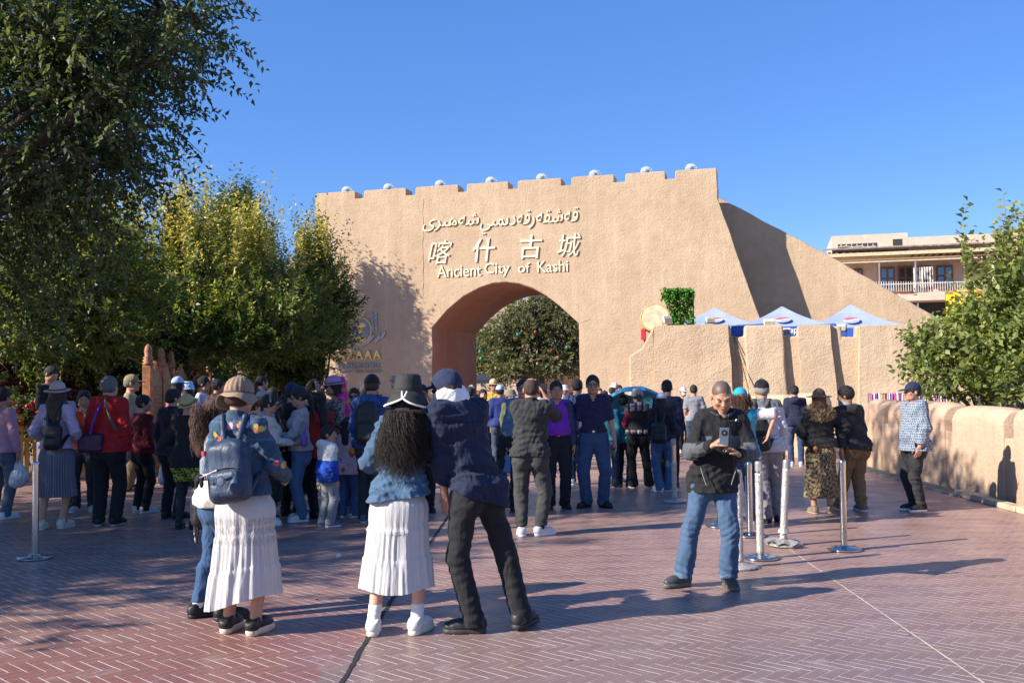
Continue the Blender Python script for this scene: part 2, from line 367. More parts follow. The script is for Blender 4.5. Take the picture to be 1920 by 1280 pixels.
bm = bmesh.new(); tube(bm, [wallq for wallq in [GP + GU * (fp(793 + random.uniform(-1.2, 1.2), y)[0]) + Z3 * fp(793, y)[1] + GN * 0.001 for y in range(372, 560, 7)]], [random.uniform(.008, .02) for _ in range(372, 560, 7)], 6); gpart("plaster_seam", bm, M_GATE, 0)
# lettering
def text_mesh(body_, size, ext, offs=0.0, shear=0.0, spacing=1.0):
    c = bpy.data.curves.new("lettering", 'FONT'); c.body = body_; c.size = size; c.extrude = ext; c.offset = offs; c.shear = shear; c.space_character = spacing
    c.align_x = 'LEFT'; c.resolution_u = 4
    o = bpy.data.objects.new("lettering", c); COL.objects.link(o); dg = bpy.context.evaluated_depsgraph_get()
    me = bpy.data.meshes.new_from_object(o.evaluated_get(dg)); bpy.data.objects.remove(o); bpy.data.curves.remove(c); return me
def fit_text(me, O, U, W, N, s0, s1, z0, z1, ext, slant=0.0):
    V = np.empty(len(me.vertices) * 3, np.float32); me.vertices.foreach_get('co', V); V = V.reshape(-1, 3)
    mn, mx = V[:, :2].min(0), V[:, :2].max(0); q = (V[:, :2] - mn) / (mx - mn)
    zz = V[:, 2]; zz = (zz - zz.min()) / max(1e-6, zz.max() - zz.min())
    s = s0 + q[:, 0] * (s1 - s0); z = z0 + q[:, 1] * (z1 - z0) + slant * q[:, 0]
    P = np.array(O)[None] + s[:, None] * np.array(U) + z[:, None] * np.array(W) + (zz * ext)[:, None] * np.array(N)
    me.vertices.foreach_set('co', P.astype(np.float32).ravel()); me.update(); return me
def letters(name, label, items, mat, ext=0.13):
    """items: (text, px left, px right, py bottom, py top, offset, shear) - one mesh of raised letters on the wall"""
    x0 = min(i[1] for i in items); x1 = max(i[2] for i in items); sc, zc = fp((x0 + x1) / 2, items[0][3])
    root = empty("wall_lettering", GP + GU * sc + Z3 * zc, label, "lettering")
    for t, x0, x1, y0, y1, of, sh in items:
        a = fp((x0), (y0)); b = fp(x1, y1); zc0 = fp((x0 + x1) / 2, y0)[1]; zc1 = fp((x0 + x1) / 2, y1)[1]
        me = text_mesh(t, 1.0, 0.1, of, sh)
        fit_text(me, GP + GN * 0.006, GU, Z3, GN, a[0], b[0], zc0, zc1, ext)
        o = obj("character" if len(t) == 1 else "word", me, mat); o.parent = root; o.matrix_parent_inverse = Matrix.Translation(-root.location)
    return root
letters("wall_lettering", "top row of raised cream Uyghur script on the gate above the arch",
        [("\uFEEF\uFEAE\uFBE9\uFBAC\uFEEA\uFEB7", 793, 898, 432, 402, -0.005, 0.18), ("\uFEF2\uFBE9\uFEE4\uFBE8\uFEA9\uFEEA\uFED7", 901, 994, 438, 397, -0.005, 0.18),
         ("\uFEAD\uFEEA\uFED8\uFEB7\uFEEA\uFED7", 992, 1084, 426, 391, -0.005, 0.18)], M_CREAM, 0.045)
letters("wall_lettering", "middle row of four raised cream Chinese characters on the gate",
        [("\u5580", 803, 848, 495, 451, -0.004, 0.25), ("\u4ec0", 887, 929, 491, 447, 0.006, 0.12), ("\u53e4", 976, 1017, 485, 441, 0.002, 0.12), ("\u57ce", 1045, 1089, 481, 438, -0.004, 0.2)], M_CREAM, 0.045)
letters("wall_lettering", "raised cream English words Ancient City of Kashi just above the arch",
        [("Ancient", 820, 903, 519, 497, 0.0, 0), ("City", 909, 956, 519, 493, 0.0, 0), ("of", 972, 994, 511, 493, 0.0, 0), ("Kashi", 1008, 1065, 510, 489, 0.0, 0)], M_CREAM, 0.04)
letters("wall_lettering", "row of five gold letters A on the gate wall under the round emblem",
        [("A", 636 + 16.4 * q, 649 + 16.4 * q, 674 - 0.7 * q, 659 - 0.7 * q, 0.03, 0) for q in range(5)], M_GOLD, 0.09)
letters("wall_lettering", "row of small grey Chinese characters below the gold letters",
        [("\u56fd\u5bb6\u7ea7\u65c5\u6e38\u666f\u533a", 636, 715, 691, 679, 0.0, 0)], M_GREYM, 0.05)
letters("wall_lettering", "line of tiny grey English capitals below the small Chinese characters",
        [("NATIONAL TOURIST ATTRACTION", 638, 716, 699, 693, 0.0, 0)], M_GREYM, 0.03)
# round emblem with wheat ear and ribbon
em = empty("round_emblem", Vector(GP + GU * -14.4 + Z3 * 3.6), "round grey emblem with gold relief and wheat ear on the gate wall", "emblem")
def empart(name, bm, mat):
    o = obj(name, bm, mat); o.parent = em; o.matrix_parent_inverse = Matrix.Translation(-em.location); return o
def wallpt(x, y, o=0.05): s, z = fp(x, y); return GP + GU * s + Z3 * z + GN * o
cx, cy, rx, ry = 678, 619, 19.5, 23
bm = bmesh.new(); prism(bm, [fp(cx + rx * math.cos(a), cy + ry * math.sin(a)) for a in np.linspace(0, 2 * math.pi, 40, False)], GP + GN * 0.07, GU, Z3, GN, 0.065); empart("disc", bm, plain("slate_disc", (0.22, 0.24, 0.28), 0.5))
bm = bmesh.new()
A_ = np.linspace(0, 2 * math.pi, 40, False)
tube(bm, [wallpt(cx + rx * math.cos(a), cy + ry * math.sin(a), 0.07) for a in list(A_) + [0]], 0.035, 6); empart("rim", bm, M_GOLD)
bm = bmesh.new()
for poly in ([(668, 610), (676, 604), (684, 606), (688, 611), (682, 614), (673, 615)], [(665, 632), (675, 629), (680, 635), (689, 633), (684, 639), (674, 641)], [(671, 620), (679, 616), (684, 622), (676, 626)]):
    prism(bm, [fp(*p) for p in poly], GP + GN * 0.095, GU, Z3, GN, 0.02)
empart("relief", bm, M_GOLD)
bm = bmesh.new()
for q in range(6):
    for sd_ in (-1, 1):
        x0, y0 = 703 - q * 0.2, 625 - q * 6
        poly = [(x0, y0), (x0 + sd_ * 5, y0 - 5), (x0 + sd_ * 6.5, y0 - 11), (x0 + sd_ * 1.5, y0 - 6)]
        prism(bm, [fp(*p) for p in (poly if sd_ > 0 else poly[::-1])], GP + GN * 0.06, GU, Z3, GN, 0.05)
empart("wheat_ear", bm, M_GREYM)
bm = bmesh.new()
for poly in ([(650, 636), (662, 645), (678, 649), (692, 644), (704, 630), (699, 629), (688, 639), (676, 643), (662, 640), (653, 633)], [(702, 643), (708, 641), (715, 634), (713, 627), (703, 637)], [(714, 636), (720, 633), (724, 624), (722, 620), (716, 629)]):
    prism(bm, [fp(*p) for p in poly], GP + GN * 0.08, GU, Z3, GN, 0.07)
empart("ribbon", bm, M_GREYM)
# blue notice board at the foot of the gate
nb_ = empty("notice_board", gp(633, 786), "blue notice board with pale frame standing at the gate wall", "sign")
def wpart(root, name, bm, mat):
    o = obj(name, bm, mat); o.parent = root; o.matrix_parent_inverse = root.matrix_world.inverted() if root.matrix_world != Matrix() else Matrix.Translation(-root.location); return o
nbZ = nb_.location.y
def bx_at(x0, x1, y0, y1, Y, th, bm=None):
    a = at(x0, y0, Y); b = at(x1, y1, Y); bm = bm or bmesh.new()
    box(bm, Vector(((a.x + b.x) / 2, Y + th / 2, (a.z + b.z) / 2)), (abs(b.x - a.x), th, abs(b.z - a.z))); return bm
wpart(nb_, "frame", bx_at(617, 649, 787, 704, nbZ, 0.10), M_WHITE)
wpart(nb_, "panel", bx_at(619, 647, 784, 706.5, nbZ - 0.012, 0.02), plain("blue_poster", (0.025, 0.06, 0.33), 0.35, var=0.35, scale=2.5))

# glass dome lamps on the merlons
ords = ["first from the left", "second from the left", "third from the left", "fourth from the left", "fourth from the right", "third from the right", "second from the right", "last on the right"]
for q, (x, y) in enumerate([(651, 361), (729, 354), (826, 348), (921, 342), (1016, 336), (1115, 330), (1212, 323), (1296, 318)]):
    s, z = fp(x, y, -0.45); P = GP + GU * s - GN * 0.45; P.z = TOPZ
    e = empty("dome_lamp", P, "clear glass dome lamp on the gate battlements, " + ords[q], "lamp", "dome lamps on the battlements")
    bm = bmesh.new(); lathe(bm, [(0.10, -0.02), (0.12, 0.03), (0.10, 0.06), (0.06, 0.1)], 16); wpart(e, "base", bm, M_BLACK).matrix_parent_inverse = Matrix(); e.children[-1].location = (0, 0, 0)
    bm = bmesh.new(); lathe(bm, [(0.19, 0.015), (0.235, 0.09), (0.235, 0.16), (0.19, 0.25), (0.12, 0.30), (0.03, 0.325)], 20); o = obj("dome", bm, M_DOME, e); smooth(o)
    bm = bmesh.new(); ball(bm, (0.03, -0.02, 0.13), (0.07, 0.07, 0.07), 12); smooth(obj("camera_eye", bm, M_BLACK, e))
# wing wall with a sloping top, set back behind the batter of the gate
WP = GP - GN * 1.9
wt = [fp(x, y, -1.9) for x, y in ((1352, 372), (1465, 431), (1560, 482), (1650, 534), (1742, 586))]
wt = [(wt[0][0] - 0.9, wt[0][1] + 0.5)] + wt + [(wt[-1][0] + 2.2, wt[-1][1] - 1.5)]
bm = bmesh.new(); prism(bm, wob([(wt[0][0], 0)] + wt + [(wt[-1][0], 0)], 0.4, 0.02), WP, GU, Z3, GN, 1.3)
tag(bevel(obj("wing_wall", bm, M_GATE), 0.06), "earthen wing wall with a sloping top running down from the gate", "wall")

# ---------------------------------------------------------------- rampart with buttresses in front
RP = at(1228, 700, 26.0); RP.z = 0
def rp(x, y): return fp(x, y, 0.0, RP)
ram = empty("rampart", RP.copy(), "sunlit earthen rampart with square buttresses and notches under the tents", "wall")
def rpart(name, bm, bv=0.05):
    o = obj(name, bm, M_RAMP); o.parent = ram; o.matrix_parent_inverse = Matrix.Translation(-ram.location); bevel(o, bv, 3); return o
s_ = lambda x: rp(x, 640)[0]; zt = lambda x: rp(x, 611)[1]
def hz(y, x=1400): return rp(x, y)[1]
notch = hz(631, 1400)
rec = [(s_(1230), 0), (s_(1230), zt(1300) - 0.1), (s_(1369), zt(1369) - .05), (s_(1370), hz(631, 1380)), (s_(1394), hz(631, 1394)), (s_(1395), zt(1395)), (s_(1467), zt(1467)), (s_(1468), hz(630, 1468)), (s_(1494), hz(630, 1494)), (s_(1495), zt(1495)),
       (s_(1578), zt(1578)), (s_(1579), hz(631, 1579)), (s_(1604), hz(631, 1604)), (s_(1605), zt(1605)), (s_(1703), zt(1703)), (s_(1704), hz(632, 1704)), (s_(1735), hz(632, 1735)), (s_(1736), zt(1736)), (s_(1830), zt(1830)), (s_(1832), 0)]
bm = bmesh.new(); prism(bm, wob(rec, 0.4, 0.012), RP, GU, Z3, GN, 0.7); rpart("curtain", bm)
def buttress(x0, x1, b0, b1, out, name="buttress", base_out=0.10):
    """block proud of the curtain, its face leaning back, wider at the foot"""
    bm = bmesh.new(); rows = []
    for k in range(7):
        t = k / 6; z = t * zt((x0 + x1) / 2) + (0.02 if k == 6 else 0)
        sa = s_(b0) * (1 - t) + s_(x0) * t; sb = s_(b1) * (1 - t) + s_(x1) * t; o = base_out * (1 - t) + out
        jit = lambda: random.uniform(-0.02, 0.02)
        P = [RP + GU * (sa + jit()) + GN * -0.01 + Z3 * z, RP + GU * (sa + jit()) + GN * (o + jit()) + Z3 * z, RP + GU * ((sa + sb) / 2) + GN * (o + jit()) + Z3 * z,
             RP + GU * (sb + jit()) + GN * (o + jit()) + Z3 * z, RP + GU * (sb + jit()) + GN * -0.01 + Z3 * z]
        rows.append([bm.verts.new(p) for p in P])
    for A, B in zip(rows, rows[1:]):
        for q in range(4): bm.faces.new((A[q], A[q + 1], B[q + 1], B[q]))
    top = rows[-1]; back = [bm.verts.new(v.co - GN * 0.60) for v in (top[0], top[4])]
    bm.faces.new((top[0], top[1], top[2], top[3], top[4], back[1], back[0]))
    bm.faces.new([r[0] for r in rows][::-1] + [rows[0][4]] + [r[4] for r in rows[1:]])
    bmesh.ops.recalc_face_normals(bm, faces=bm.faces[:])
    return rpart(name, bm, 0.06)
buttress(1229, 1367, 1226, 1378, 0.17); buttress(1396, 1468, 1402, 1479, 0.13); buttress(1496, 1557, 1503, 1574, 0.13); buttress(1612, 1702, 1600, 1718, 0.13)
# sloping stair parapet at its left end
bm = bmesh.new()
prof = [(0, 0), (0, rp(1182, 668)[1]), (0.35, rp(1190, 652)[1]), (s_(1229) - s_(1180), zt(1229) + 0.03), (s_(1229) - s_(1180) + 0.02, 0)]
prism(bm, wob(prof, 0.3, 0.015), RP + GU * (s_(1180)) + GN * 0.16, GU, Z3, GN, 0.9); rpart("stair_parapet", bm)
# terrace behind the rampart
TERR = 1.15
bm = bmesh.new()
f = [RP + GU * a - GN * b for a, b in ((s_(1240), 0.72), (s_(1830), 0.72), (s_(1830) + 6, 14), (s_(1300), 9.6))]
lo = [bm.verts.new(p) for p in f]; hi = [bm.verts.new(p + Z3 * TERR) for p in f]
bm.faces.new(hi)
for q in range(4): bm.faces.new((lo[q], lo[(q + 1) % 4], hi[(q + 1) % 4], hi[q]))
bmesh.ops.recalc_face_normals(bm, faces=bm.faces[:])
tag(obj("terrace_ground", bm, plain("terrace_dust", (0.40, 0.29, 0.21), 0.9)), kind='structure')
# slack cables hanging down the rampart
for q, (a, b) in enumerate((((1378, 632), (1404, 727)), ((1376, 632), (1388, 727)))):
    P, Q = [RP + GU * rp(*p)[0] + Z3 * rp(*p)[1] + GN * (0.03 if i == 0 else 0.34) for i, p in enumerate((a, b))]
    bm = bmesh.new(); tube(bm, [P.lerp(Q, t / 6) for t in range(7)], 0.011, 5)
    tag(obj("cable", bm, M_BLACK), ["slanting dark cable hanging out of the first rampart notch", "steep dark cable hanging beside the slanting one on the rampart"][q], "cable")

# ---------------------------------------------------------------- right parapet of rounded merlons
def parapet(name, label, P, Q, z0, merl, th=0.5, slope=0.0):
    """low wall from P to Q, merl: list of (start, end, top) along it in metres"""
    d = (Q - P); L = d.length; d.normalize(); nrm = Vector((-d.y, d.x, 0))
    root = empty(name, P.copy(), label, "wall")
    def add(nm, bm, bv):
        o = obj(nm, bm, M_PARA); o.parent = root; o.matrix_parent_inverse = Matrix.Translation(-P); bevel(o, bv, 4); smooth(o)
    ms = sorted(merl); ends = [0.0] + [v for m_ in ms for v in m_[:2]] + [L]
    for a, b in zip(ends[::2], ends[1::2]):
        if b - a > .02:
            bm = bmesh.new(); prism(bm, wob([(a - .05, 0), (a - .05, z0), (b + .05, z0), (b + .05, 0)], 0.5, 0.006), P - nrm * .03, d, Z3, nrm, th - .06); add("gap_wall", bm, 0.03)
    for a, b, t in merl:
        bm = bmesh.new(); n = 14; m = 6; rows = []
        prof = [(0.0, 0.0), (0.0, t * .35)]
        for k in range(n + 1):
            an = math.pi - k / n * math.pi; prof.append((th / 2 - th / 2 * math.copysign(abs(math.cos(an)) ** .75, -math.cos(an)) * -1 if False else th / 2 + th / 2 * math.copysign(abs(math.cos(an)) ** .8, math.cos(an)), t - 0.24 + 0.24 * abs(math.sin(an)) ** .9))
        prof += [(th, t * .35), (th, 0.0)]
        for q in range(m + 1):
            f = q / m; sl = a + (b - a) * f; e = .035 * (1 - min(1, min(f, 1 - f) * m)) ; rows.append([bm.verts.new(P + d * sl + nrm * (.004 - o_ * (1 + .008 / th) + random.uniform(-.006, .006)) + Z3 * (z - (e if z > z0 else 0) + random.uniform(-.006, .006) * (z > z0))) for o_, z in prof])
        for A, B in zip(rows, rows[1:]):
            for q in range(len(prof) - 1): bm.faces.new((A[q], A[q + 1], B[q + 1], B[q]))
        bm.faces.new(rows[0]); bm.faces.new(rows[-1][::-1]); bmesh.ops.recalc_face_normals(bm, faces=bm.faces[:])
        add("merlon", bm, 0.03)
        root.children[-1].modifiers.new("e", 'EDGE_SPLIT').split_angle = R(50)
    return root
PA, PB = Vector((6.12, 6.0, 0)), Vector((6.52, 18.6, 0))
Lw = (PB - PA).length; ml = []
for a, b in ((12.95, 14.55), (14.85, 16.2), (16.45, 17.25), (17.5, 18.5), (11.0, 12.66), (9.1, 10.75), (7.2, 8.8)):
    ml.append((a - 6.0, b - 6.0, 1.25 + random.uniform(-.03, .03)))
parapet("parapet_wall", "low earthen parapet of rounded merlons along the right side of the plaza", PA, PB, 0.84, ml, 0.46)
PC_, PD = Vector((6.05, 20.2, 0)), Vector((4.9, 24.6, 0))
parapet("parapet_wall", "short low parapet with rounded merlons at the foot of the rampart", PC_, PD, 0.7, [(0.05, 1.0, 1.35), (1.15, 2.1, 1.3), (2.25, 3.3, 1.28), (3.4, 4.4, 1.25)], 0.5)
# drain and kerb at the foot of the wall
def along(P, Q, o): d = (Q - P).normalized(); return Vector((-d.y, d.x, 0)) * o
sidev = along(PA, PB, 1)
mk = plain("kerb_stone", (0.50, 0.40, 0.27), 0.85, var=0.2, scale=3)
M_GRATE = plain("grate_iron", (0.30, 0.30, 0.28), 0.5, metal=0.6)
root = empty("drain_grate", PA.lerp(PB, 0.55), "long slotted drain grate at the foot of the right parapet", "drain")
bm = bmesh.new(); d_ = (PB - PA).normalized(); MR = Matrix((d_, sidev, Z3)).transposed()
def wbox(bm, t0, t1, o0, o1, z0, z1):
    c = PA + d_ * (t0 + t1) / 2 + sidev * (o0 + o1) / 2 + Z3 * (z0 + z1) / 2; box(bm, c, (t1 - t0, o1 - o0, z1 - z0), MR)
wbox(bm, 7.6, 12.4, 0.06, 0.075, 0, 0.03); wbox(bm, 7.6, 12.4, 0.30, 0.315, 0, 0.03)
t = 7.62
while t < 12.38: wbox(bm, t, t + 0.022, 0.076, 0.299, 0.006, 0.026); t += 0.06
o = obj("grate", bm, M_GRATE); o.parent = root; o.matrix_parent_inverse = Matrix.Translation(-root.location)
bm = bmesh.new(); wbox(bm, 7.6, 12.4, 0.0765, 0.2985, 0.0015, 0.004); o = obj("channel", bm, M_JOINT); o.parent = root; o.matrix_parent_inverse = Matrix.Translation(-root.location)
bm = bmesh.new(); t = -2.0
while t < 7.5:
    wbox(bm, t, t + 0.86, 0.12, 0.27, 0, 0.075 + random.uniform(-.008, .008)); t += 0.9
tag(bevel(obj("kerb", bm, mk), 0.012), kind='structure')
# ---------------------------------------------------------------- leaf helpers (shared by trees, ivy, flowers)
def leaf_mat(name, trans=0.42, rough=0.45):
    n = NT(name); col = n.attr(); c = n.co()
    f = n.noise(c, 1.5, 3); col = n.mix(n.ramp(f, [(0.35, 0.0), (0.7, 0.45)]), col, n.mix(1.0, col, (0.72, 0.8, 0.6), 'MULTIPLY'))
    n.done(col, rough, spec=0.35)
    tr = n.new("ShaderNodeBsdfTranslucent"); n.lk(n.mix(1.0, col, (1.5, 1.4, 0.6), 'MULTIPLY'), tr.inputs[0])
    mx = n.new("ShaderNodeMixShader"); mx.inputs[0].default_value = trans; out = n.n["Material Output"]
    n.lk(n.b.outputs[0], mx.inputs[1]); n.lk(tr.outputs[0], mx.inputs[2]); n.lk(mx.outputs[0], out.inputs[0]); return n.m
M_LEAF = leaf_mat("foliage"); M_PETAL = leaf_mat("petals", 0.2)
def leaves(P, D, L, W, cols, name="foliage", droop=0.0, fold=0.25):
    """one folded rhombic leaf (two triangles pairs -> one quad) at each P pointing along D"""
    n = len(P); D = unit(D); up = unit(rng.normal(size=(n, 3)) + np.array([0, 0, 1.2])); S = unit(np.cross(D, up)); Nn = np.cross(S, D)
    L = np.broadcast_to(L, (n,))[:, None]; W = np.broadcast_to(W, (n,))[:, None]
    V = np.stack([P, P + D * L * .45 + S * W * .5 + Nn * W * fold, P + D * L - Nn * L * .12, P + D * L * .45 - S * W * .5 + Nn * W * fold], 1).reshape(-1, 3)
    F = np.arange(n * 4).reshape(n, 4)
    return V, F, np.repeat(cols, 4, 0)

# ---------------------------------------------------------------- tents on the terrace
M_CANOPY = plain("pale_canopy", (0.31, 0.36, 0.48), 0.7, var=0.08, scale=2)
M_VAL = plain("blue_valance", (0.03, 0.10, 0.42), 0.6)
tents = [(1340, 577, 610, 30.6), (1466, 575, 610, 29.9), (1594, 571, 612, 29.2)]
tl = ["leftmost of three pale blue canopy tents, behind the first rampart buttress", "middle of three pale blue canopy tents behind the rampart", "rightmost of three pale blue canopy tents, lettering on its blue valance"]
for q, (x, yp, ye, Y) in enumerate(tents):
    pk = at(x, yp, Y); ev = at(x, ye + 3, Y).z; hw = 1.42
    base = Vector((pk.x, Y, TERR)); t = empty("canopy_tent", base, tl[q], "tent", "tents on the rampart terrace", -TH)
    ez, pz = ev - TERR, pk.z - TERR
    bm = bmesh.new(); n = 12; rings = []
    for k in range(n + 1):
        f = k / n; hwk = hw * (1 - f) + 0.03 * f; z = ez + (pz - ez) * (f ** 1.55)
        ring = []
        for (ax, ay), (bx, by) in zip(((-1, -1), (1, -1), (1, 1), (-1, 1)), ((1, -1), (1, 1), (-1, 1), (-1, -1))):
            for m in range(4):
                u = m / 4; sag = -0.06 * math.sin(math.pi * u) * (1 - f)
                ring.append(bm.verts.new(((ax + (bx - ax) * u) * hwk, (ay + (by - ay) * u) * hwk, z + sag)))
        rings.append(ring)
    for A, B in zip(rings, rings[1:]):
        for m in range(16): bm.faces.new((A[m], A[(m + 1) % 16], B[(m + 1) % 16], B[m]))
    o = obj("canopy", bm, M_CANOPY, t); sm = o.modifiers.new("s", 'SOLIDIFY'); sm.thickness = 0.012
    bm = bmesh.new()
    for a, b in (((-1, -1), (1, -1)), ((1, -1), (1, 1)), ((1, 1), (-1, 1)), ((-1, 1), (-1, -1))):
        vs = []
        for m in range(13):
            u = m / 12; p = Vector(((a[0] + (b[0] - a[0]) * u) * hw, (a[1] + (b[1] - a[1]) * u) * hw, 0)); sag = -0.06 * math.sin(math.pi * u)
            out_ = Vector(((a[0] + b[0]) / 2, (a[1] + b[1]) / 2, 0)) * 0.012
            vs.append((bm.verts.new(p + out_ + Vector((0, 0, ez + sag))), bm.verts.new(p + out_ * (1 + math.sin(m * 2.1)) + Vector((0, 0, ez + sag - 0.27)))))
        for A, B in zip(vs, vs[1:]): bm.faces.new((A[0], B[0], B[1], A[1]))
    o = obj("valance", bm, M_VAL, t); sm = o.modifiers.new("s", 'SOLIDIFY'); sm.thickness = 0.006
    for a in (-1, 1):
        for b in (-1, 1):
            bm = bmesh.new(); tube(bm, [(a * (hw - .06), b * (hw - .06), 0), (a * (hw - .06), b * (hw - .06), ez)], 0.022, 8); obj("leg", bm, M_GREYM, t)
    # round emblem on the front roof panel
    f0 = 0.36; y0 = -(hw * (1 - f0)); z0 = ez + (pz - ez) * f0 ** 1.55; sl = Vector((0, hw * 1.0, (pz - ez) * 1.0)).normalized(); nn = Vector((0, -sl.z, sl.y))
    U3 = Vector((1, 0, 0)); O3 = Vector((0.06 - 0.05 * q, y0, z0)) + nn * 0.05
    def cap(bm, lo, hi, w0=0.0):
        pts = [(0.22 * math.cos(a), 0.22 * math.sin(a)) for a in np.linspace(0, 2 * math.pi, 40, False)]
        wave = lambda s: 0.045 * math.sin(s * 14)
        pp = []
        xs = np.linspace(-0.22, 0.22, 23)
        for s in xs: h = math.sqrt(max(0, .0484 - s * s)); pp.append((s, min(max(lo + wave(s), -h), h)))
        for s in xs[::-1]: h = math.sqrt(max(0, .0484 - s * s)); pp.append((s, min(max(hi + wave(s), -h), h)))
        q2 = [pp[0]]
        for p in pp[1:]:
            if (Vector(p) - Vector(q2[-1])).length > 0.004: q2.append(p)
        if (Vector(q2[0]) - Vector(q2[-1])).length < 0.004: q2.pop()
        prism(bm, q2, O3, U3, sl, nn, 0.01); return bm
    em_ = obj("roundel", cap(bmesh.new(), 0.03, 1), plain("faded_red", (.55, .13, .16), .6), t); obj("stripe", cap(bmesh.new(), -0.05, 0.028), M_WHITE, em_); obj("lower_field", cap(bmesh.new(), -1, -0.052), plain("faded_blue", (.30, .38, .62), .6), em_)
    me = text_mesh("pepsi", 0.24, 0.004, 0.004); V = np.empty(len(me.vertices) * 3, np.float32); me.vertices.foreach_get('co', V); V = V.reshape(-1, 3)
    w_ = V[:, 0].max(); V2 = np.stack([V[:, 0] - w_ / 2 + 0.3, -hw - 0.035 - V[:, 2] * 0.5, V[:, 1] + ez - 0.24], 1); me.vertices.foreach_set('co', V2.astype(np.float32).ravel()); me.update()
    obj("valance_lettering", me, M_WHITE, t)

# ---------------------------------------------------------------- drum on its stand, ivy frame, floodlights
Pd = at(1229, 598, 27.2); t = empty("drum", Vector((Pd.x, Pd.y, 1.2)), "large round drum with pale skin and orange rim on a red stand at the rampart", "drum")
MD = Matrix.Rotation(R(78), 3, 'X'); MD = Matrix.Rotation(R(-12), 3, 'Z') @ MD
cz = Pd.z - 1.2
bm = bmesh.new(); lathe(bm, [(0.36, -0.2), (0.41, -0.05), (0.41, 0.05), (0.375, 0.17)], 36, (0, 0, cz), MD); smooth(obj("shell", bm, plain("orange_lacquer", (0.60, 0.20, 0.05), 0.4), t))
bm = bmesh.new(); lathe(bm, [(0.36, 0.15), (0.36, 0.178)], 36, (0, 0, cz), MD); obj("skin", bm, plain("drum_skin", (0.66, 0.48, 0.30), 0.7, var=0.2, scale=5), t)
bm = bmesh.new(); tube(bm, [Vector((0, 0, cz)) + MD @ Vector((0.385 * math.cos(a), 0.385 * math.sin(a), 0.165)) for a in np.linspace(0, 2 * math.pi, 37)], 0.02, 6); obj("rim", bm, M_GOLD, t)
bm = bmesh.new()
for sx in (-0.3, 0.3):
    tube(bm, [(sx, -0.28, -0.05), (sx, 0.05, cz - 0.2)], 0.03, 8); tube(bm, [(sx, 0.25, -0.05), (sx, -0.05, cz - 0.2)], 0.03, 8)
tube(bm, [(-0.36, -0.12, 0.5), (0.36, -0.12, 0.5)], 0.025, 8); tube(bm, [(-0.36, 0.12, 0.5), (0.36, 0.12, 0.5)], 0.025, 8); box(bm, (-0.36, -0.1, cz - 0.42), (0.1, 0.16, 0.3))
obj("stand", bm, M_RED, t)
Pi = at(1276, 607, 28.2); i0, i1 = at(1253, 607, 28.2), at(1301, 543, 28.2); t = empty("ivy_frame", Vector((Pi.x, 28.2, TERR)), "black frame covered in bright green ivy standing on the rampart terrace", "ivy screen")
hw, hh = (i1.x - i0.x) / 2, i1.z - TERR
bm = bmesh.new()
for sx in (-hw, 0, hw): tube(bm, [(sx, 0, 0), (sx, 0, hh - 0.03)], 0.016, 6)
tube(bm, [(-hw, 0, hh - 0.05), (hw, 0, hh - 0.05)], 0.016, 6); tube(bm, [(-hw, 0, hh * .5), (hw, 0, hh * .5)], 0.012, 6)
obj("frame", bm, M_BLACK, t)
n = 2600; P = np.stack([rng.uniform(-hw, hw, n), rng.normal(0, 0.05, n), rng.uniform(1.4, hh, n)], 1)
P[:650, 2] = rng.uniform(hh - 0.32, hh + 0.03, 650); P[:650, 0] = rng.uniform(-hw * 1.35, hw, 650); P[:650, 1] *= 2.2
D = rng.normal(size=(n, 3)) + np.array([0, -0.6, -0.5]); base = np.array([0.05, 0.19, 0.02]) * rng.uniform(0.6, 1.9, (n, 1)); base[rng.random(n) < .25] = np.array([0.20, 0.36, 0.05])
V, F, c = leaves(P, D, rng.uniform(.06, .11, n), 0.07, base); obj("ivy", pymesh("ivy", V, F, c), M_LEAF, t)
M_BEIGE = plain("beige_housing", (0.62, 0.55, 0.42), 0.5)
fl = [(1254, 601, 26.15, 9, "beige floodlight on the rampart beside the ivy frame"), (1335, 601, 26.15, 8, "beige floodlight on the first buttress in front of the left tent"), (1447, 607, 25.7, 10, "low beige floodlight on top of the second buttress"), (1479, 623, 25.95, 8, "beige floodlight sitting in the second rampart notch"), (1584, 616, 25.45, 9, "blue-grey floodlight panel in the third rampart notch")]
for q, (x, y, Y, hwp, lab) in enumerate(fl):
    p = at(x, y, Y); zb = at(x, 611 if q < 3 else 631, Y).z; r = hwp / FPX * Y
    t = empty("floodlight", Vector((p.x, Y + 0.25, zb)), lab, "floodlight", None, R(20 - 14 * q))
    mt = M_BEIGE if q < 4 else plain("bluegrey_panel", (0.25, 0.32, 0.42), 0.4)
    M2 = Matrix.Rotation(R(-20), 3, 'X')
    bm = bmesh.new(); box(bm, (0, 0, p.z - zb + 0.03), (2 * r, 0.10, 1.6 * r), M2); bevel(obj("housing", bm, mt, t), 0.012)
    bm = bmesh.new(); box(bm, (0, -0.058, p.z - zb + 0.015), (1.7 * r, 0.012, 0.9 * r), M2); obj("lens", bm, plain("dim_lens", (0.33, 0.27, 0.18), 0.15), t)
    bm = bmesh.new(); tube(bm, [(-r * 1.05, 0, p.z - zb), (-r * 1.05, 0, 0.01), (r * 1.05, 0, 0.01), (r * 1.05, 0, p.z - zb)], 0.012, 6); obj("bracket", bm, M_BLACK, t)

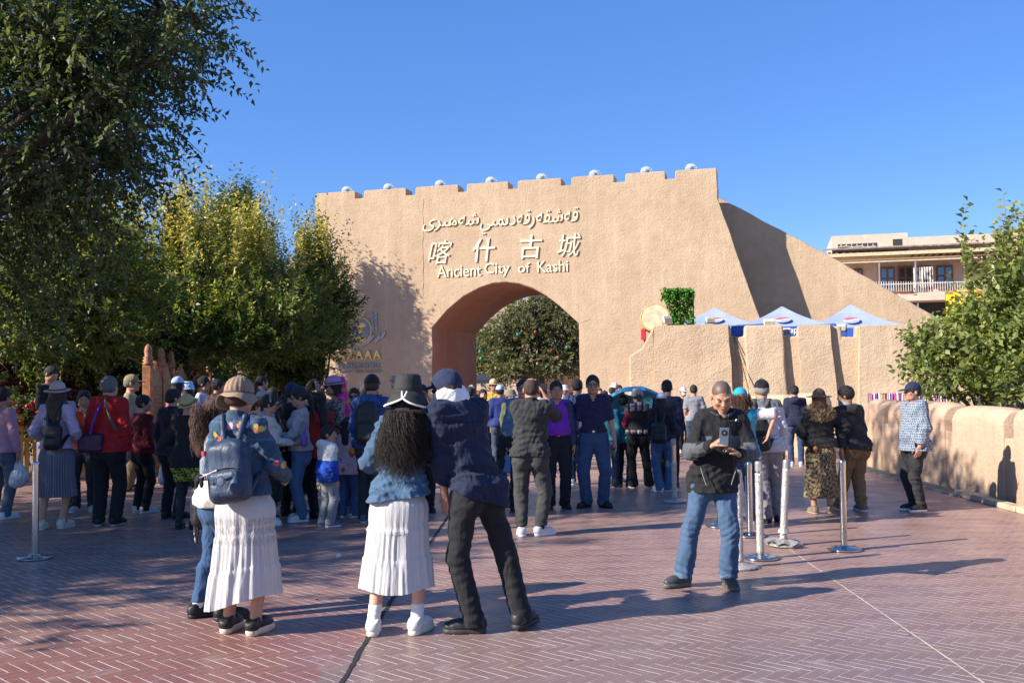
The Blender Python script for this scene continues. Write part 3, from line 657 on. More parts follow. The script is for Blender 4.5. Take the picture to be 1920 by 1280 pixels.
# ---------------------------------------------------------------- house with a balcony behind the wing wall
BP = at(1700, 560, 75); BP.z = 0
def bpx(x, y, o=0.0): d = ray(x, y); O = BP + GN * o; c = Vector((0, 0, CAMH)); t = ((O - c).dot(GN)) / d.dot(GN); Q = c + d * t; return (Q - O).dot(GU), Q.z
house = empty("balcony_house", BP.copy(), "pink plastered house with timber eaves and a railed balcony behind the gate", "house")
def hp(name, bm, mat, parent=None, bv=0):
    o = obj(name, bm, mat); o.parent = parent or house
    if not parent: o.matrix_parent_inverse = Matrix.Translation(-BP)
    if bv: bevel(o, bv)
    return o
def hbox(bm, x0, x1, y0, y1, o0, o1):
    """box by pixel extents on the facade between offsets o0 (front) and o1 (back)"""
    a = bpx(x0, (y0 + y1) / 2, o0)[0]; b = bpx(x1, (y0 + y1) / 2, o0)[0]; z0 = bpx((x0 + x1) / 2, y0, o0)[1]; z1 = bpx((x0 + x1) / 2, y1, o0)[1]
    c = BP + GU * (a + b) / 2 + Z3 * (z0 + z1) / 2 + GN * (o0 + o1) / 2
    box(bm, c, (abs(b - a), abs(o0 - o1), abs(z1 - z0)), Matrix((GU, GN, Z3)).transposed())
M_PINK = stucco("pink_plaster", (0.56, 0.40, 0.31), (0.64, 0.47, 0.37), 0.3)
M_SHUT = plain("brown_timber", (0.20, 0.075, 0.035), 0.5, var=0.25)
bm = bmesh.new(); hbox(bm, 1548, 2060, 720, 470, -2.2, -10); hp("wall", bm, M_PINK)
bm = bmesh.new(); hbox(bm, 1560, 1702, 470, 439.5, -0.6, -8); hp("roof_room", bm, M_PINK)
bm = bmesh.new(); hbox(bm, 1702, 2060, 470, 437, -0.62, -8); hp("roof_parapet", bm, M_PINK)
ro = house.children[-2]
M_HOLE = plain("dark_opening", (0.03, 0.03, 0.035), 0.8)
bm = bmesh.new(); hbox(bm, 1571, 1645, 464, 456.5, -0.585, -0.7); hbox(bm, 1674, 1692, 461, 448, -0.585, -0.7); op = hp("opening", bm, M_HOLE, ro)
bm = bmesh.new(); tube(bm, [Vector(BP + GU * bpx(1571 + 9 * q, 461)[0] + Z3 * bpx(1571 + 9 * q, 462 - (q % 3))[1] - GN * 0.55) for q in range(9)], 0.06, 5)
for q in range(7): hbox(bm, 1576 + 10 * q, 1578 + 10 * q, 464, 457, -0.56, -0.58)
hp("broken_lattice", bm, plain("weathered_timber", (0.42, 0.37, 0.32), 0.8), op)
roof = bmesh.new(); hbox(roof, 1543, 2060, 472.5, 466, 0.35, -2.2); rf = hp("eave", roof, plain("pale_fascia", (0.55, 0.45, 0.28), 0.7))
bm = bmesh.new()
for q in range(170):
    s0 = bpx(1543, 466)[0] + q * 0.21 * 0.75; P = BP + GU * s0 + Z3 * (bpx(1650, 465.2)[1]); tube(bm, [P + GN * 0.36, P - GN * 0.6 + Z3 * 0.16], 0.07, 6)
hp("roof_tiles", bm, plain("grey_tile", (0.30, 0.24, 0.20), 0.85, var=0.3, scale=3), rf)
bm = bmesh.new()
for q in range(40): hbox(bm, 1553 + q * 13.2, 1558 + q * 13.2, 477, 473, 0.15, -2.2)
hp("rafter", bm, M_SHUT, rf)
bm = bmesh.new(); hbox(bm, 1548, 2060, 480.5, 478, 0.10, -0.25); hp("eave_beam", bm, plain("beam_timber", (0.40, 0.22, 0.10), 0.7))
bm = bmesh.new(); hbox(bm, 1548, 2060, 485, 480.6, 0.0, -0.3); hp("lintel", bm, plain("pale_lintel", (0.60, 0.50, 0.34), 0.7))
bm = bmesh.new(); hbox(bm, 1600, 2060, 560, 550, 0.3, -2.2); hp("balcony_slab", bm, M_PINK)
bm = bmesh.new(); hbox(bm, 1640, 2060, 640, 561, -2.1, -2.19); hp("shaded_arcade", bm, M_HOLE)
for x in (1649, 1717, 1809, 1885):
    bm = bmesh.new(); hbox(bm, x - 1.3, x + 1.3, 550, 485, -0.05, -0.17); hp("post", bm, M_GREYM)
for x in (1722, 1800):
    bm = bmesh.new(); hbox(bm, x - 1.3, x + 1.3, 640, 561, 0.1, -0.1); hp("post", bm, M_GREYM)
M_PANE = NT("window_pane").done((0.10, 0.19, 0.33), 0.08, spec=0.8)
for x0, x1, y0, y1 in ((1602, 1618, 503, 545), (1650, 1678, 500, 548), (1684, 1712, 498, 548), (1721, 1745, 498, 520), (1756, 1787, 497, 541), (1863, 1885, 493, 535)):
    bm = bmesh.new(); hbox(bm, x0, x1, y1, y0, -2.0, -2.2); fr = hp("window", bm, M_SHUT)
    bm = bmesh.new(); m_ = (x0 + x1) / 2; yy = (y0 + y1) / 2 - 2
    for a, b in ((x0 + 3, m_ - 2), (m_ + 2, x1 - 3)):
        hbox(bm, a, b, yy - 1.5, y0 + 4, -1.98, -2.05); hbox(bm, a, b, y1 - 4, yy + 1.5, -1.98, -2.05)
    hp("pane", bm, M_PANE if x0 != 1684 else M_HOLE, fr)
rl = bmesh.new(); hbox(rl, 1640, 2060, 527.5, 526, 0.2, 0.12); hbox(rl, 1640, 2060, 547.5, 546.4, 0.2, 0.12)
for q in range(90): hbox(rl, 1643 + q * 4.6, 1644.1 + q * 4.6, 546.4, 527.5, 0.18, 0.14)
hp("railing", rl, plain("pale_railing", (0.62, 0.56, 0.50), 0.5))
bm = bmesh.new(); a = bpx(1714, 500)[0]; b = bpx(1750, 500)[0]; vs = []
for q in range(25):
    s = a + (b - a) * q / 24; o_ = 0.10 * math.sin(q * 1.9); vs.append([bm.verts.new(BP + GU * s + GN * (-0.3 + o_) + Z3 * bpx(1730, yy)[1]) for yy in (500, 520, 547)])
for A, B in zip(vs, vs[1:]):
    for m in range(2): bm.faces.new((A[m], B[m], B[m + 1], A[m + 1]))
o = obj("hanging_cloth", bm, plain("striped_cloth", (0.62, 0.55, 0.50), 0.9, var=0.5, scale=3)); tag(o, "pale striped cloth hung to dry along the balcony railing", "cloth"); sm = o.modifiers.new("s", 'SOLIDIFY'); sm.thickness = 0.02
# antenna mast and overhead wire
t = bmesh.new(); p = at(1909, 436, 76); tube(t, [p, at(1909, 402, 76)], 0.05, 6); tube(t, [at(1893, 405, 76), at(1926, 404.5, 76)], 0.035, 6)
tag(obj("antenna", t, M_GREYM), "thin metal antenna on the roof at the far right", "antenna")

# ---------------------------------------------------------------- yellow truck on the rise to the right
Y = 31.0; a = at(1768, 575, Y); zb = 1.25
t = empty("box_truck", Vector((a.x + 2.6, Y, zb)), "yellow box truck with red and white tape behind the leafy shrub", "truck", None, R(-24))
ht = at(1780, 541, Y).z - zb; M_YEL = plain("yellow_paint", (0.78, 0.47, 0.02), 0.35, var=0.06)
bm = bmesh.new(); box(bm, (0, 1.1, (ht + 0.9) / 2), (4.6, 2.2, ht - 0.9)); bevel(obj("cargo_box", bm, M_YEL, t), 0.03)
bm = bmesh.new()
for q in range(10): box(bm, (-2.2 + q * 0.46, -0.006, ht - 0.06), (0.22, 0.012, 0.06))
for q in range(5): box(bm, (-2.306, 0.0 + 0.05, ht - 0.2 - q * 0.4), (0.012, 0.09, 0.2))
obj("reflective_tape", bm, M_RED, t)
bm = bmesh.new(); box(bm, (3.3, 1.1, 1.25), (1.8, 2.1, 2.0)); cb_ = bevel(obj("cab", bm, M_YEL, t), 0.12, 3)
bm = bmesh.new(); box(bm, (4.205, 1.1, 1.7), (0.012, 1.7, 0.8)); obj("windscreen", bm, M_PANE, cb_)
bm = bmesh.new(); box(bm, (0.6, 1.1, 0.72), (6.4, 1.0, 0.3)); obj("chassis", bm, M_BLACK, t)
for x in (-1.4, 3.2):
    for y in (0.12, 2.08):
        bm = bmesh.new(); lathe(bm, [(0.1, -0.13), (0.45, -0.13), (0.48, -0.08), (0.48, 0.08), (0.45, 0.13), (0.1, 0.13)], 24, (x, y, 0.48), Matrix.Rotation(R(90), 3, 'X')); obj("wheel", bm, M_BLACK, t)
bm = bmesh.new(); f = [bm.verts.new(p) for p in ((11.5, 28.6, 0), (30, 26, 0), (34, 40, 0), (13, 38.5, 0))]; g = [bm.verts.new(v.co + Vector((0, 0, 1.25))) for v in f]
bm.faces.new(g)
for q in range(4): bm.faces.new((f[q], f[(q + 1) % 4], g[(q + 1) % 4], g[q]))
bmesh.ops.recalc_face_normals(bm, faces=bm.faces[:])
tag(obj("raised_road", bm, plain("road_tar", (0.07, 0.065, 0.06), 0.9)), kind='structure')

# ---------------------------------------------------------------- seen through the arch
bm = bmesh.new(); c_ = at(1003, 600, 92); box(bm, (c_.x, 95, 4.6), (15, 6, 9.4)); box(bm, (c_.x + 2.5, 94, 9.9), (4, 4, 1.4)); 
tag(bevel(obj("far_house", bm, M_PINK), 0.1), "pink earthen house rising behind the tree beyond the arch", "house")
bm = bmesh.new(); box(bm, (6.2, 66, 1.6), (9, 0.5, 3.2)); tag(bevel(obj("brick_wall", bm, plain("brown_brick", (0.16, 0.075, 0.05), 0.9, var=0.3, scale=8)), 0.04), "dark brown wall in the shade under the tree beyond the arch", "wall")
k0, k1 = at(893, 745, 52), at(913, 745, 52); t = empty("kiosk", Vector(((k0.x + k1.x) / 2, 52, 0)), "small wooden kiosk with a dark roof at the left of the arch", "kiosk")
bm = bmesh.new(); box(bm, (0, 0.5, 0.6), (0.9, 0.9, 1.2)); obj("counter", bm, M_WOOD, t)
bm = bmesh.new()
for sx in (-.42, .42):
    for sy in (0.08, 0.92): box(bm, (sx, sy, 1.0), (.05, .05, 1.7))
obj("posts", bm, M_GREYM, t).name = "post"
bm = bmesh.new(); v = [bm.verts.new(p) for p in ((-.6, -.15, 1.75), (.6, -.15, 1.75), (.6, 1.15, 1.75), (-.6, 1.15, 1.75), (0, .5, 2.1))]
bm.faces.new(v[:4][::-1]); [bm.faces.new((v[q], v[(q + 1) % 4], v[4])) for q in range(4)]; box(bm, (0, .5, 1.66), (1.2, 1.3, .178)); obj("roof", bm, plain("dark_roof", (0.03, 0.04, 0.06), 0.6), t)

# ---------------------------------------------------------------- queue posts
M_FILM = NT("plastic_film")
c = M_FILM.co(); f = M_FILM.noise(M_FILM.mp(c, (1, 1, .6)), 55, 5, 0.7); M_FILM = M_FILM.done(M_FILM.ramp(f, [(0.3, (0.30, 0.285, 0.26)), (0.7, (0.58, 0.56, 0.52))]), 0.22, M_FILM.bump(f, 0.9, 0.012), metal=0.35)
def post(x, y, ytop, label, wrap=0.0, base_wrap=False, lean=(0, 0), torn=False):
    g = gp(x, y); Ht = at(x, ytop, g.y).z
    t = empty("queue_post", g, label, "queue post", "steel queue posts on the plaza", random.uniform(0, 6))
    t.rotation_euler = (lean[0], lean[1], 0) if lean != (0, 0) else t.rotation_euler
    bm = bmesh.new(); lathe(bm, [(0.15, 0.004), (0.16, 0.008), (0.16, 0.02), (0.152, 0.027), (0.08, 0.034), (0.045, 0.046), (0.04, 0.05)], 40); b = smooth(obj("base", bm, M_FILM if base_wrap else M_STEEL, t))
    md = b.modifiers.new("e", 'EDGE_SPLIT'); md.split_angle = R(40)
    bm = bmesh.new(); lathe(bm, [(0.0315, 0.04), (0.0315, Ht - 0.09)], 24); smooth(obj("pole", bm, M_STEEL, t)).modifiers.new("e", 'EDGE_SPLIT')
    bm = bmesh.new(); lathe(bm, [(0.0335, Ht - 0.09), (0.034, Ht - 0.02), (0.03, Ht - 0.004), (0.02, Ht)], 24); box(bm, (0.036, 0, Ht - 0.05), (0.012, 0.022, 0.07)); hd = obj("belt_head", bm, M_STEEL if wrap == 0 else M_GREYM, t)
    if wrap:
        bm = bmesh.new(); n = 26; prof = []
        for k in range(n + 1):
            z = 0.055 + (Ht * wrap - 0.055) * k / n; prof.append((0.035 + random.uniform(-.0012, .0022), z))
        lathe(bm, prof, 20); smooth(obj("plastic_wrap", bm, M_FILM, t))
    if torn:
        bm = bmesh.new()
        for a in np.linspace(0, 6.28, 9, False):
            r0, r1 = 0.05, 0.19 + 0.04 * math.sin(a * 3); p = [bm.verts.new((r * math.cos(a + d), r * math.sin(a + d), z)) for r, d, z in ((r0, 0, .075), (r0, .6, .07), (r1, .75, .03), (r1 * .9, .3, .055), (r1, -.1, .02))]; bm.faces.new(p)
        tube(bm, [(0.0, 0, 0.13), (0.0, 0, 0.17)], [0.06, 0.045], 10); ft = obj("torn_film", bm, M_FILM, t); sm = ft.modifiers.new("s", 'SOLIDIFY'); sm.thickness = 0.004
    return t
post(66, 1047, 865, "plain steel queue post standing alone on the left beside the pleated skirt woman")
post(1265, 941, 822, "queue post with film round its lower half, by the woman in white cap", 0.62, True)
post(1350, 987, 872, "plain steel queue post half hidden behind the legs of the man with the phone")
post(1407, 1005, 866, "plain steel queue post directly behind a film wrapped post, right of the phone man")
post(1426, 1047, 864, "upright queue post wrapped in film just right of the phone man", 0.88)
post(1468, 1023, 861, "leaning queue post wrapped in film with torn plastic round its base", 0.9, True, (0.0, R(3.6)), True)
post(1583, 1031, 862, "bare shiny steel queue post in front of the woman with the patterned skirt")
post(1387, 1064, 880, "queue post with wrapped white base hidden behind the phone man's foot", 0.9, True)
post(1165, 900, 818, "front one of three far steel queue posts beside the woman in red sleeves")
post(1157, 889, 808, "middle one of three far steel queue posts beside the man in jeans")
post(1148, 880, 802, "rearmost of three far steel queue posts beside the man in jeans")
# crumpled tissue on the paving
bm = bmesh.new(); g = gp(635, 1044); bmesh.ops.create_icosphere(bm, subdivisions=2, radius=0.028)
for v in bm.verts: v.co *= random.uniform(0.5, 1.25); v.co.z *= 0.7
tag(obj("tissue", bm, M_WHITE, loc=g + Vector((0, 0, 0.016))), "crumpled white tissue lying on the shaded paving", "litter")

# ---------------------------------------------------------------- gold fence and flower bed on the left
M_FENCE = plain("ochre_paint", (0.50, 0.31, 0.03), 0.45, var=0.15, scale=3)
F0, F1 = gp(-110, 915), gp(175, 893)
t = empty("gold_fence", F0.lerp(F1, .5), "ochre painted picket fence in front of the flower bed on the left", "fence")
d_ = (F1 - F0).normalized(); Lf = (F1 - F0).length; MRf = Matrix((d_, Vector((-d_.y, d_.x, 0)), Z3)).transposed()
def fbox(bm, s, z, sz, o=0.0): box(bm, F0 + d_ * s + Vector((-d_.y, d_.x, 0)) * o + Z3 * z, sz, MRf)
def fpart(nm, bm): o = obj(nm, bm, M_FENCE); o.parent = t; o.matrix_parent_inverse = Matrix.Translation(-t.location); bevel(o, 0.008); return o
pp = (gp(37, 905) - F0).length; ps = [pp - 1.55, pp, pp + 1.55]
for s in ps:
    bm = bmesh.new(); fbox(bm, s, 0.54, (0.15, 0.15, 1.08)); fbox(bm, s, 1.12, (0.17, 0.17, 0.078)); fbox(bm, s, 1.175, (0.12, 0.12, 0.03)); fpart("post", bm)
for a, b in zip(ps, ps[1:]):
    for z in (0.12, 0.74, 0.92):
        bm = bmesh.new(); fbox(bm, (a + b) / 2, z, (b - a - 0.155, 0.06, 0.07)); fpart("rail", bm)
    bm = bmesh.new(); s = a + 0.16
    while s < b - 0.12: fbox(bm, s, 0.43, (0.065, 0.025, 0.545)); s += 0.125
    fpart("pickets", bm).name = "picket_row"
bm = bmesh.new(); fbox(bm, Lf / 2, 0.05, (Lf + 2, 0.3, 0.1), 0.0); o = tag(obj("planter_kerb", bm, mk), kind='structure'); bevel(o, 0.015)
# ---------------------------------------------------------------- carved wooden notice boards in a zig-zag row
pts = [(278, 645, 17.0), (302, 651, 18.7), (320, 657, 20.4), (355, 665, 23.3), (375, 670, 25.5), (392, 672, 27.0)]
B0 = at(278, 645, 17.0); t = empty("carved_board", Vector((B0.x, 17, 0)), "row of carved wooden notice panels between tall knobbed posts under the trees", "notice board")
def kpart(nm, bm, mat, parent=None):
    o = obj(nm, bm, mat); o.parent = parent or t
    if not parent: o.matrix_parent_inverse = Matrix.Translation(-t.location)
    return o
tops = [at(*p) for p in pts]
M_WOODL = plain("light_carved_wood", (0.40, 0.21, 0.09), 0.6, var=0.35, scale=12, bumpk=0.6)
for p in tops:
    h = p.z - 0.36; bm = bmesh.new(); box(bm, (p.x, p.y, h / 2), (0.15, 0.15, h)); bevel(kpart("post", bm, M_WOOD), 0.012); pst = t.children[-1]
    bm = bmesh.new(); lathe(bm, [(0.08, h), (0.105, h + .03), (0.07, h + .05), (0.10, h + .08), (0.065, h + .10), (0.09, h + .13), (0.055, h + .16), (0.07, h + .24), (0.05, h + .32), (0.015, h + .36)], 16, (p.x, p.y, 0)); smooth(kpart("knob", bm, M_WOOD, pst))
for q, (a, b) in enumerate(zip(tops, tops[1:])):
    A, B = Vector((a.x, a.y, 0)), Vector((b.x, b.y, 0)); d = (B - A); L = d.length; d.normalize(); nn = Vector((d.y, -d.x, 0)); h = a.z - 0.62
    top = [(L / 2 + (L / 2 - .08) * math.sin(x) , 0) for x in (0,)]
    pr = [(0.08, 0.55), (0.08, h - .05)]
    for k in range(13):
        u = k / 12; s = 0.08 + (L - .16) * u; pr.append((s, h + 0.30 * (1 - abs(2 * u - 1)) ** 1.6))
    pr += [(L - .08, h - .05), (L - .08, 0.55)]
    bm = bmesh.new(); prism(bm, pr, A + nn * 0.03, d, Z3, nn, 0.06); pn = kpart("panel", bm, M_WOODL)
    bm = bmesh.new(); tube(bm, [A + d * s + Z3 * (z + 0.02) + nn * 0.0 for s, z in pr[2:-2]], 0.035, 6); kpart("crest_moulding", bm, M_WOOD, pn)
    bm = bmesh.new()
    if q == 2:
        box(bm, A + d * (L / 2) + Z3 * (h - .62) + nn * 0.045, (L - .5, 0.02, 0.95), Matrix((d, nn, Z3)).transposed()); mpn = kpart("map_sheet", bm, plain("map_paper", (0.55, 0.50, 0.40), 0.7, var=0.1))
        bm = bmesh.new(); rr = random.Random(3)
        for m in range(5):
            s0 = L * 0.35 + m * 0.12; tube(bm, [A + d * (s0 + rr.uniform(-.1, .1)) + Z3 * (h - 0.95 + k * .16) + nn * 0.06 + d * rr.uniform(-.08, .08) for k in range(4)], 0.008, 5)
        tube(bm, [A + d * s + Z3 * z + nn * .06 for s, z in ((L * .3, h - .95), (L * .5, h - .3), (L * .68, h - .95))], 0.008, 5)
        kpart("map_outline", bm, M_BLACK, mpn)
    else:
        z = h - 0.1
        while z > 0.7: tube(bm, [A + d * (0.2) + Z3 * z + nn * 0.032, A + d * (L - .2) + Z3 * z + nn * 0.032], 0.012, 5); z -= 0.075
        kpart("carved_rows", bm, M_WOOD, pn)
# ---------------------------------------------------------------- coloured stall cloths beyond the right parapet
g = at(1700, 760, 19.6); t = empty("market_rail", Vector((g.x, 19.6, 0)), "rail of bright pink, purple and white scarves beyond the right parapet", "scarf rail")
bm = bmesh.new(); x0, x1 = at(1628, 745, 19.6).x - g.x, at(1790, 745, 19.6).x - g.x
for x in (x0, x1): tube(bm, [(x, 0, 0), (x, 0, 1.32)], 0.02, 6)
tube(bm, [(x0, 0, 1.32), (x1, 0, 1.32)], 0.015, 6); obj("frame", bm, M_GREYM, t)
cols = [(.62, .10, .30), (.75, .72, .70), (.30, .08, .42), (.75, .72, .70), (.70, .50, .10), (.55, .05, .12), (.72, .70, .74), (.42, .12, .50)]
k = 0; x = x0 + .03
while x < x1 - .03:
    bm = bmesh.new(); wv = random.uniform(.03, .055); rows = []
    for m in range(5):
        rows.append([bm.verts.new((x + wv * s, 0.03 * math.sin(s * 4 + k) - .02, 1.33 - m * .11)) for s in (0, .5, 1)])
    for A, B in zip(rows, rows[1:]):
        for s in range(2): bm.faces.new((A[s], A[s + 1], B[s + 1], B[s]))
    o = obj("scarf", bm, plain("scarf_cloth", cols[k % 8], 0.9) if k < 8 else bpy.data.materials["scarf_cloth" + ("" if k % 8 == 0 else ".%03d" % (k % 8))], t); o.modifiers.new("s", 'SOLIDIFY').thickness = .01
    k += 1; x += wv + .012
# ---------------------------------------------------------------- trees
M_BARKD = plain("dark_bark", (0.07, 0.055, 0.042), 0.9, var=0.35, scale=14, bumpk=0.8)
def make_tree(name, label, base, clumps, trunk_r=0.16, fork=1.9, n_twigs=2500, leaf=(0.075, 0.034), per=14, spray=0.42, cols=None, yellow=None, up=0.5, seed=1, limbs=True, cat="tree", shoots=0, spikes=0, group=None, bark=None, shell=0.45):
    """clumps: (centre xyz, radii xyz, weight). Twigs fill the clumps and hang on limbs growing from the fork."""
    r = np.random.default_rng(seed); base = np.array(base, float)
    root = empty(name, Vector(base), label, cat, group)
    fk = base + np.array([r.normal() * .15, r.normal() * .15, fork])
    bm = bmesh.new(); T = [base + np.array([0, 0, -.05])] + [base + (fk - base) * f + np.array([r.normal() * .04, r.normal() * .04, 0]) for f in (.3, .65)] + [fk]
    tube(bm, [Vector(p - base) for p in T], [trunk_r * 1.25, trunk_r, trunk_r * .9, trunk_r * .8], 10)
    limb_pts = []
    W = np.array([c[2] for c in clumps], float); W /= W.sum()
    for (c, rad, w_) in clumps:
        c = np.array(c, float)
        if not limbs: limb_pts.append(c); continue
        mid = fk * .5 + c * .5 + np.array([0, 0, -.12 * np.linalg.norm(c - fk)]) + r.normal(size=3) * .15
        L = []
        for t_ in np.linspace(0, 1, 7): L.append((1 - t_) ** 2 * fk + 2 * t_ * (1 - t_) * mid + t_ * t_ * c)
        rr = trunk_r * .62; tube(bm, [Vector(p - base) for p in L], [max(.012, rr * (1 - .8 * q / 6)) for q in range(7)], 7); limb_pts += L[2:]
    LP = np.array(limb_pts)
    # twig tips inside the clumps, mostly towards the outside
    ids = r.choice(len(clumps), n_twigs, p=W); d = unit(r.normal(size=(n_twigs, 3))); rad = r.random(n_twigs) ** shell
    lump = 1 + 0.22 * np.sin(d[:, 0] * 5 + ids) * np.cos(d[:, 2] * 6 + ids * 2)
    CC = np.array([clumps[q][0] for q in ids]); RR = np.array([clumps[q][1] for q in ids])
    tip = CC + d * RR * (rad * lump)[:, None]
    out = unit(tip - CC + 1e-6)
    tw = unit(out * .8 + np.array([0, 0, up]) + r.normal(size=(n_twigs, 3)) * .45)
    sp = spray * r.uniform(.6, 1.3, n_twigs)
    if shoots:
        dup_ = None; top = np.argsort(-(tip[:, 2] + r.normal(size=n_twigs) * .35))[:shoots]; tw[top] = unit(np.array([0, 0, 1.0]) + r.normal(size=(shoots, 3)) * .16); sp[top] *= r.uniform(1.6, 2.8, shoots)
    # a sample of real branchlets so the crown shows wood
    for q in r.choice(n_twigs, min(n_twigs, 170), replace=False):
        a = LP[np.argmin(((LP - tip[q]) ** 2).sum(1))]; m_ = (a + tip[q]) / 2 + r.normal(size=3) * .08
        tube(bm, [Vector(p - base) for p in (a, m_, tip[q], tip[q] + tw[q] * sp[q] * .8)], [.018, .012, .007, .003], 4)
    spk = []
    if spikes:
        order = np.argsort(-tip[:, 2])[:max(spikes * 6, 40)]
        for q in r.choice(order, spikes, replace=False):
            L = r.uniform(.7, 1.5) * (spray / .7); d = unit(np.array([0, 0, 1.0]) + r.normal(size=3) * .13); b0 = tip[q] - d * .35; spk.append((b0, d, L + .35))
            tube(bm, [Vector(b0 - base), Vector(b0 + d * (L + .35) * .5 - base), Vector(b0 + d * (L + .33) - base)], [.010, .007, .003], 4)
    obj("trunk", bm, bark or M_BARK, root); smooth(root.children[-1])
    # leaves set alternately along each spray, sprays arching a little
    k = np.arange(per); f = (k + .6) / per
    sag = np.array([0, 0, -1.0]) * (.25 if up < .8 else .05)
    P = tip[:, None] + tw[:, None] * (sp[:, None] * f)[..., None] + sag * (sp[:, None] * f ** 2)[..., None]
    side = unit(np.cross(tw, r.normal(size=(n_twigs, 3)))); sg = np.where(k % 2 == 0, 1.0, -1.0)
    D = tw[:, None] * .75 + side[:, None] * sg[None, :, None] + r.normal(size=P.shape) * .28 + np.array([0, 0, -.15])
    n = n_twigs * per; P = P.reshape(-1, 3); D = D.reshape(-1, 3)
    base_c = np.array(cols if cols is not None else [(.035, .075, .02), (.055, .10, .025), (.08, .13, .03)])
    cc = base_c[r.integers(0, len(base_c), n_twigs)]; cc = np.repeat(cc, per, 0) * r.uniform(.7, 1.35, (n, 1))
    if yellow:
        amt, zlo, zhi, ycol = yellow
        zz = np.clip((P[:, 2] - zlo) / (zhi - zlo), 0, 1); tw_r = np.repeat(r.random(n_twigs), per); pick = tw_r < amt * zz ** 1.3 + .03
        cc[pick] = np.array(ycol) * r.uniform(.65, 1.3, (pick.sum(), 1))
    for b0, d, L in spk:      # long upright shoots of the year standing clear of the crown
        m = 60; f = np.linspace(.05, 1, m); ps = b0 + d * (L * f)[:, None] + r.normal(size=(m, 3)) * .008
        a = np.arange(m) * 2.4 + r.uniform(0, 6); ds = np.stack([np.cos(a), np.sin(a), np.full(m, .75)], 1)
        P = np.concatenate([P, ps]); D = np.concatenate([D, ds]); c_ = np.array(yellow[3] if yellow and r.random() < .65 else base_c[-1]) * r.uniform(.7, 1.25, (m, 1)); cc = np.concatenate([cc, c_]); n += m
    s_ = r.uniform(.7, 1.25, n)
    V, F, c4 = leaves(P - base, D, leaf[0] * s_, leaf[1] * s_, cc)
    obj("crown", pymesh("crown", V, F, c4), M_LEAF, root)
    return root
DK = [(.036, .066, .022), (.055, .092, .028), (.085, .125, .04)]
GR = [(.085, .125, .026), (.125, .165, .036), (.175, .20, .05)]
YL = (.52, .45, .15)
def cl(x, y, Y, rx, ry=None, rz=None, w=1.0):
    """clump centred on the line of sight x,y at distance Y with radii in metres"""
    p = at(x, y, Y); ry = ry or rx; rz = rz or rx * .8
    return (tuple(p), (rx, ry, rz), w * (rx * ry * rz) ** .6)
# big dark tree overhanging from the left edge
make_tree("elm_tree", "huge dark green elm reaching in over the plaza from the left edge", (-8.2, 10.2, 0),
    [cl(60, 60, 10.5, 1.5, 1.6, 1.2), cl(200, 40, 10.5, .95, 1.3, .8), cl(300, 15, 10.2, .60, 1, .45), cl(370, 45, 10.0, .34, .6, .26, .6), cl(300, 110, 10.2, .50, .8, .3, .8), cl(205, 180, 10.5, .65, 1, .5),
     cl(250, 240, 10.3, .36, .6, .24, .6), cl(90, 240, 11, 1.1, 1.4, .9), cl(190, 310, 11, .55, .8, .3, .7), cl(60, 380, 11.5, 1.1, 1.3, .8), cl(-100, 200, 11, 1.9, 1.8, 1.9), cl(-260, -40, 11, 2.2, 1.8, 2.0, .4),
     cl(60, -140, 11.2, 1.3, 1.3, 1.0), cl(-150, -380, 12, 2.2, 1.8, 1.8, .35), cl(-40, 520, 12, 1.2, 1.2, 0.9)],
    trunk_r=.13, fork=2.8, n_twigs=4200, bark=M_BARKD, leaf=(.085, .040), per=15, spray=.50, cols=[(.05, .078, .036), (.075, .11, .048), (.13, .16, .085)], up=-.1, seed=3, shell=.5)
# trees off to the left whose shade lies over the near paving
for q, (x, y, h) in enumerate(((-11.6, 6.6, 6.6), (-14.6, 5.9, 7.8), (-11.4, 9.6, 6.0), (-15.6, 9.6, 8.8), (-18.6, 6.4, 9.6))):
    make_tree("elm_tree", "broad elm standing beyond the left edge of the plaza", (x, y, 0), [((x + a, y + b, h * .66 + c), (1.7, 1.7, 1.3), 1) for a, b, c in ((0, 0, 1.2), (1.5, .4, 0), (-1.5, -.3, 0), (.2, 1.5, -.2), (.1, -1.5, .1))],
        trunk_r=.2, fork=2.0, n_twigs=(1150, 1150, 350, 1000, 1200)[q], leaf=(.12, .06), per=10, spray=.45, cols=DK, seed=20 + q, group="elms beyond the left edge")
# row of yellowing elms in front of the gate
make_tree("elm_tree", "wide elm turning yellow at the top, left of the wooden boards", gp(330, 842),
    [cl(290, 542, 25, 1.1, 1.3, 1.0), cl(385, 517, 25, 1.0, 1.2, 1.0), cl(345, 467, 25.5, .6, .9, .6, .8), cl(250, 622, 24, 1.4, 1.3, .9), cl(370, 632, 24, 1.5, 1.4, 1.1), cl(480, 622, 24.5, 1.2, 1.2, 1.0), cl(200, 635, 23.5, 1.2, 1.2, .6), cl(330, 655, 23.5, 1.1, 1.1, .45), cl(225, 512, 25, .6, .9, .6)],
    trunk_r=.17, fork=2.0, n_twigs=2250, leaf=(.13, .056), per=17, spray=.72, cols=GR, yellow=(.80, 3.4, 6.6, YL), up=1.0, seed=5, shoots=300, spikes=34)
make_tree("elm_tree", "forked elm with yellow crest standing at the middle of the row", gp(497, 830),
    [cl(455, 548, 27, 1.1, 1.1, 1.0), cl(520, 568, 27, 1.0, 1.0, .9), cl(440, 612, 26, 1.2, 1.2, .8), cl(520, 632, 26, 1.2, 1.2, .7), cl(560, 628, 27, 1.0, 1.0, .9), cl(470, 488, 27.5, .7, .7, .6, .7)],
    trunk_r=.19, fork=1.5, n_twigs=1550, leaf=(.13, .056), per=17, spray=.70, cols=GR, yellow=(.75, 3.2, 5.6, YL), up=.8, seed=6, shoots=200, spikes=20)
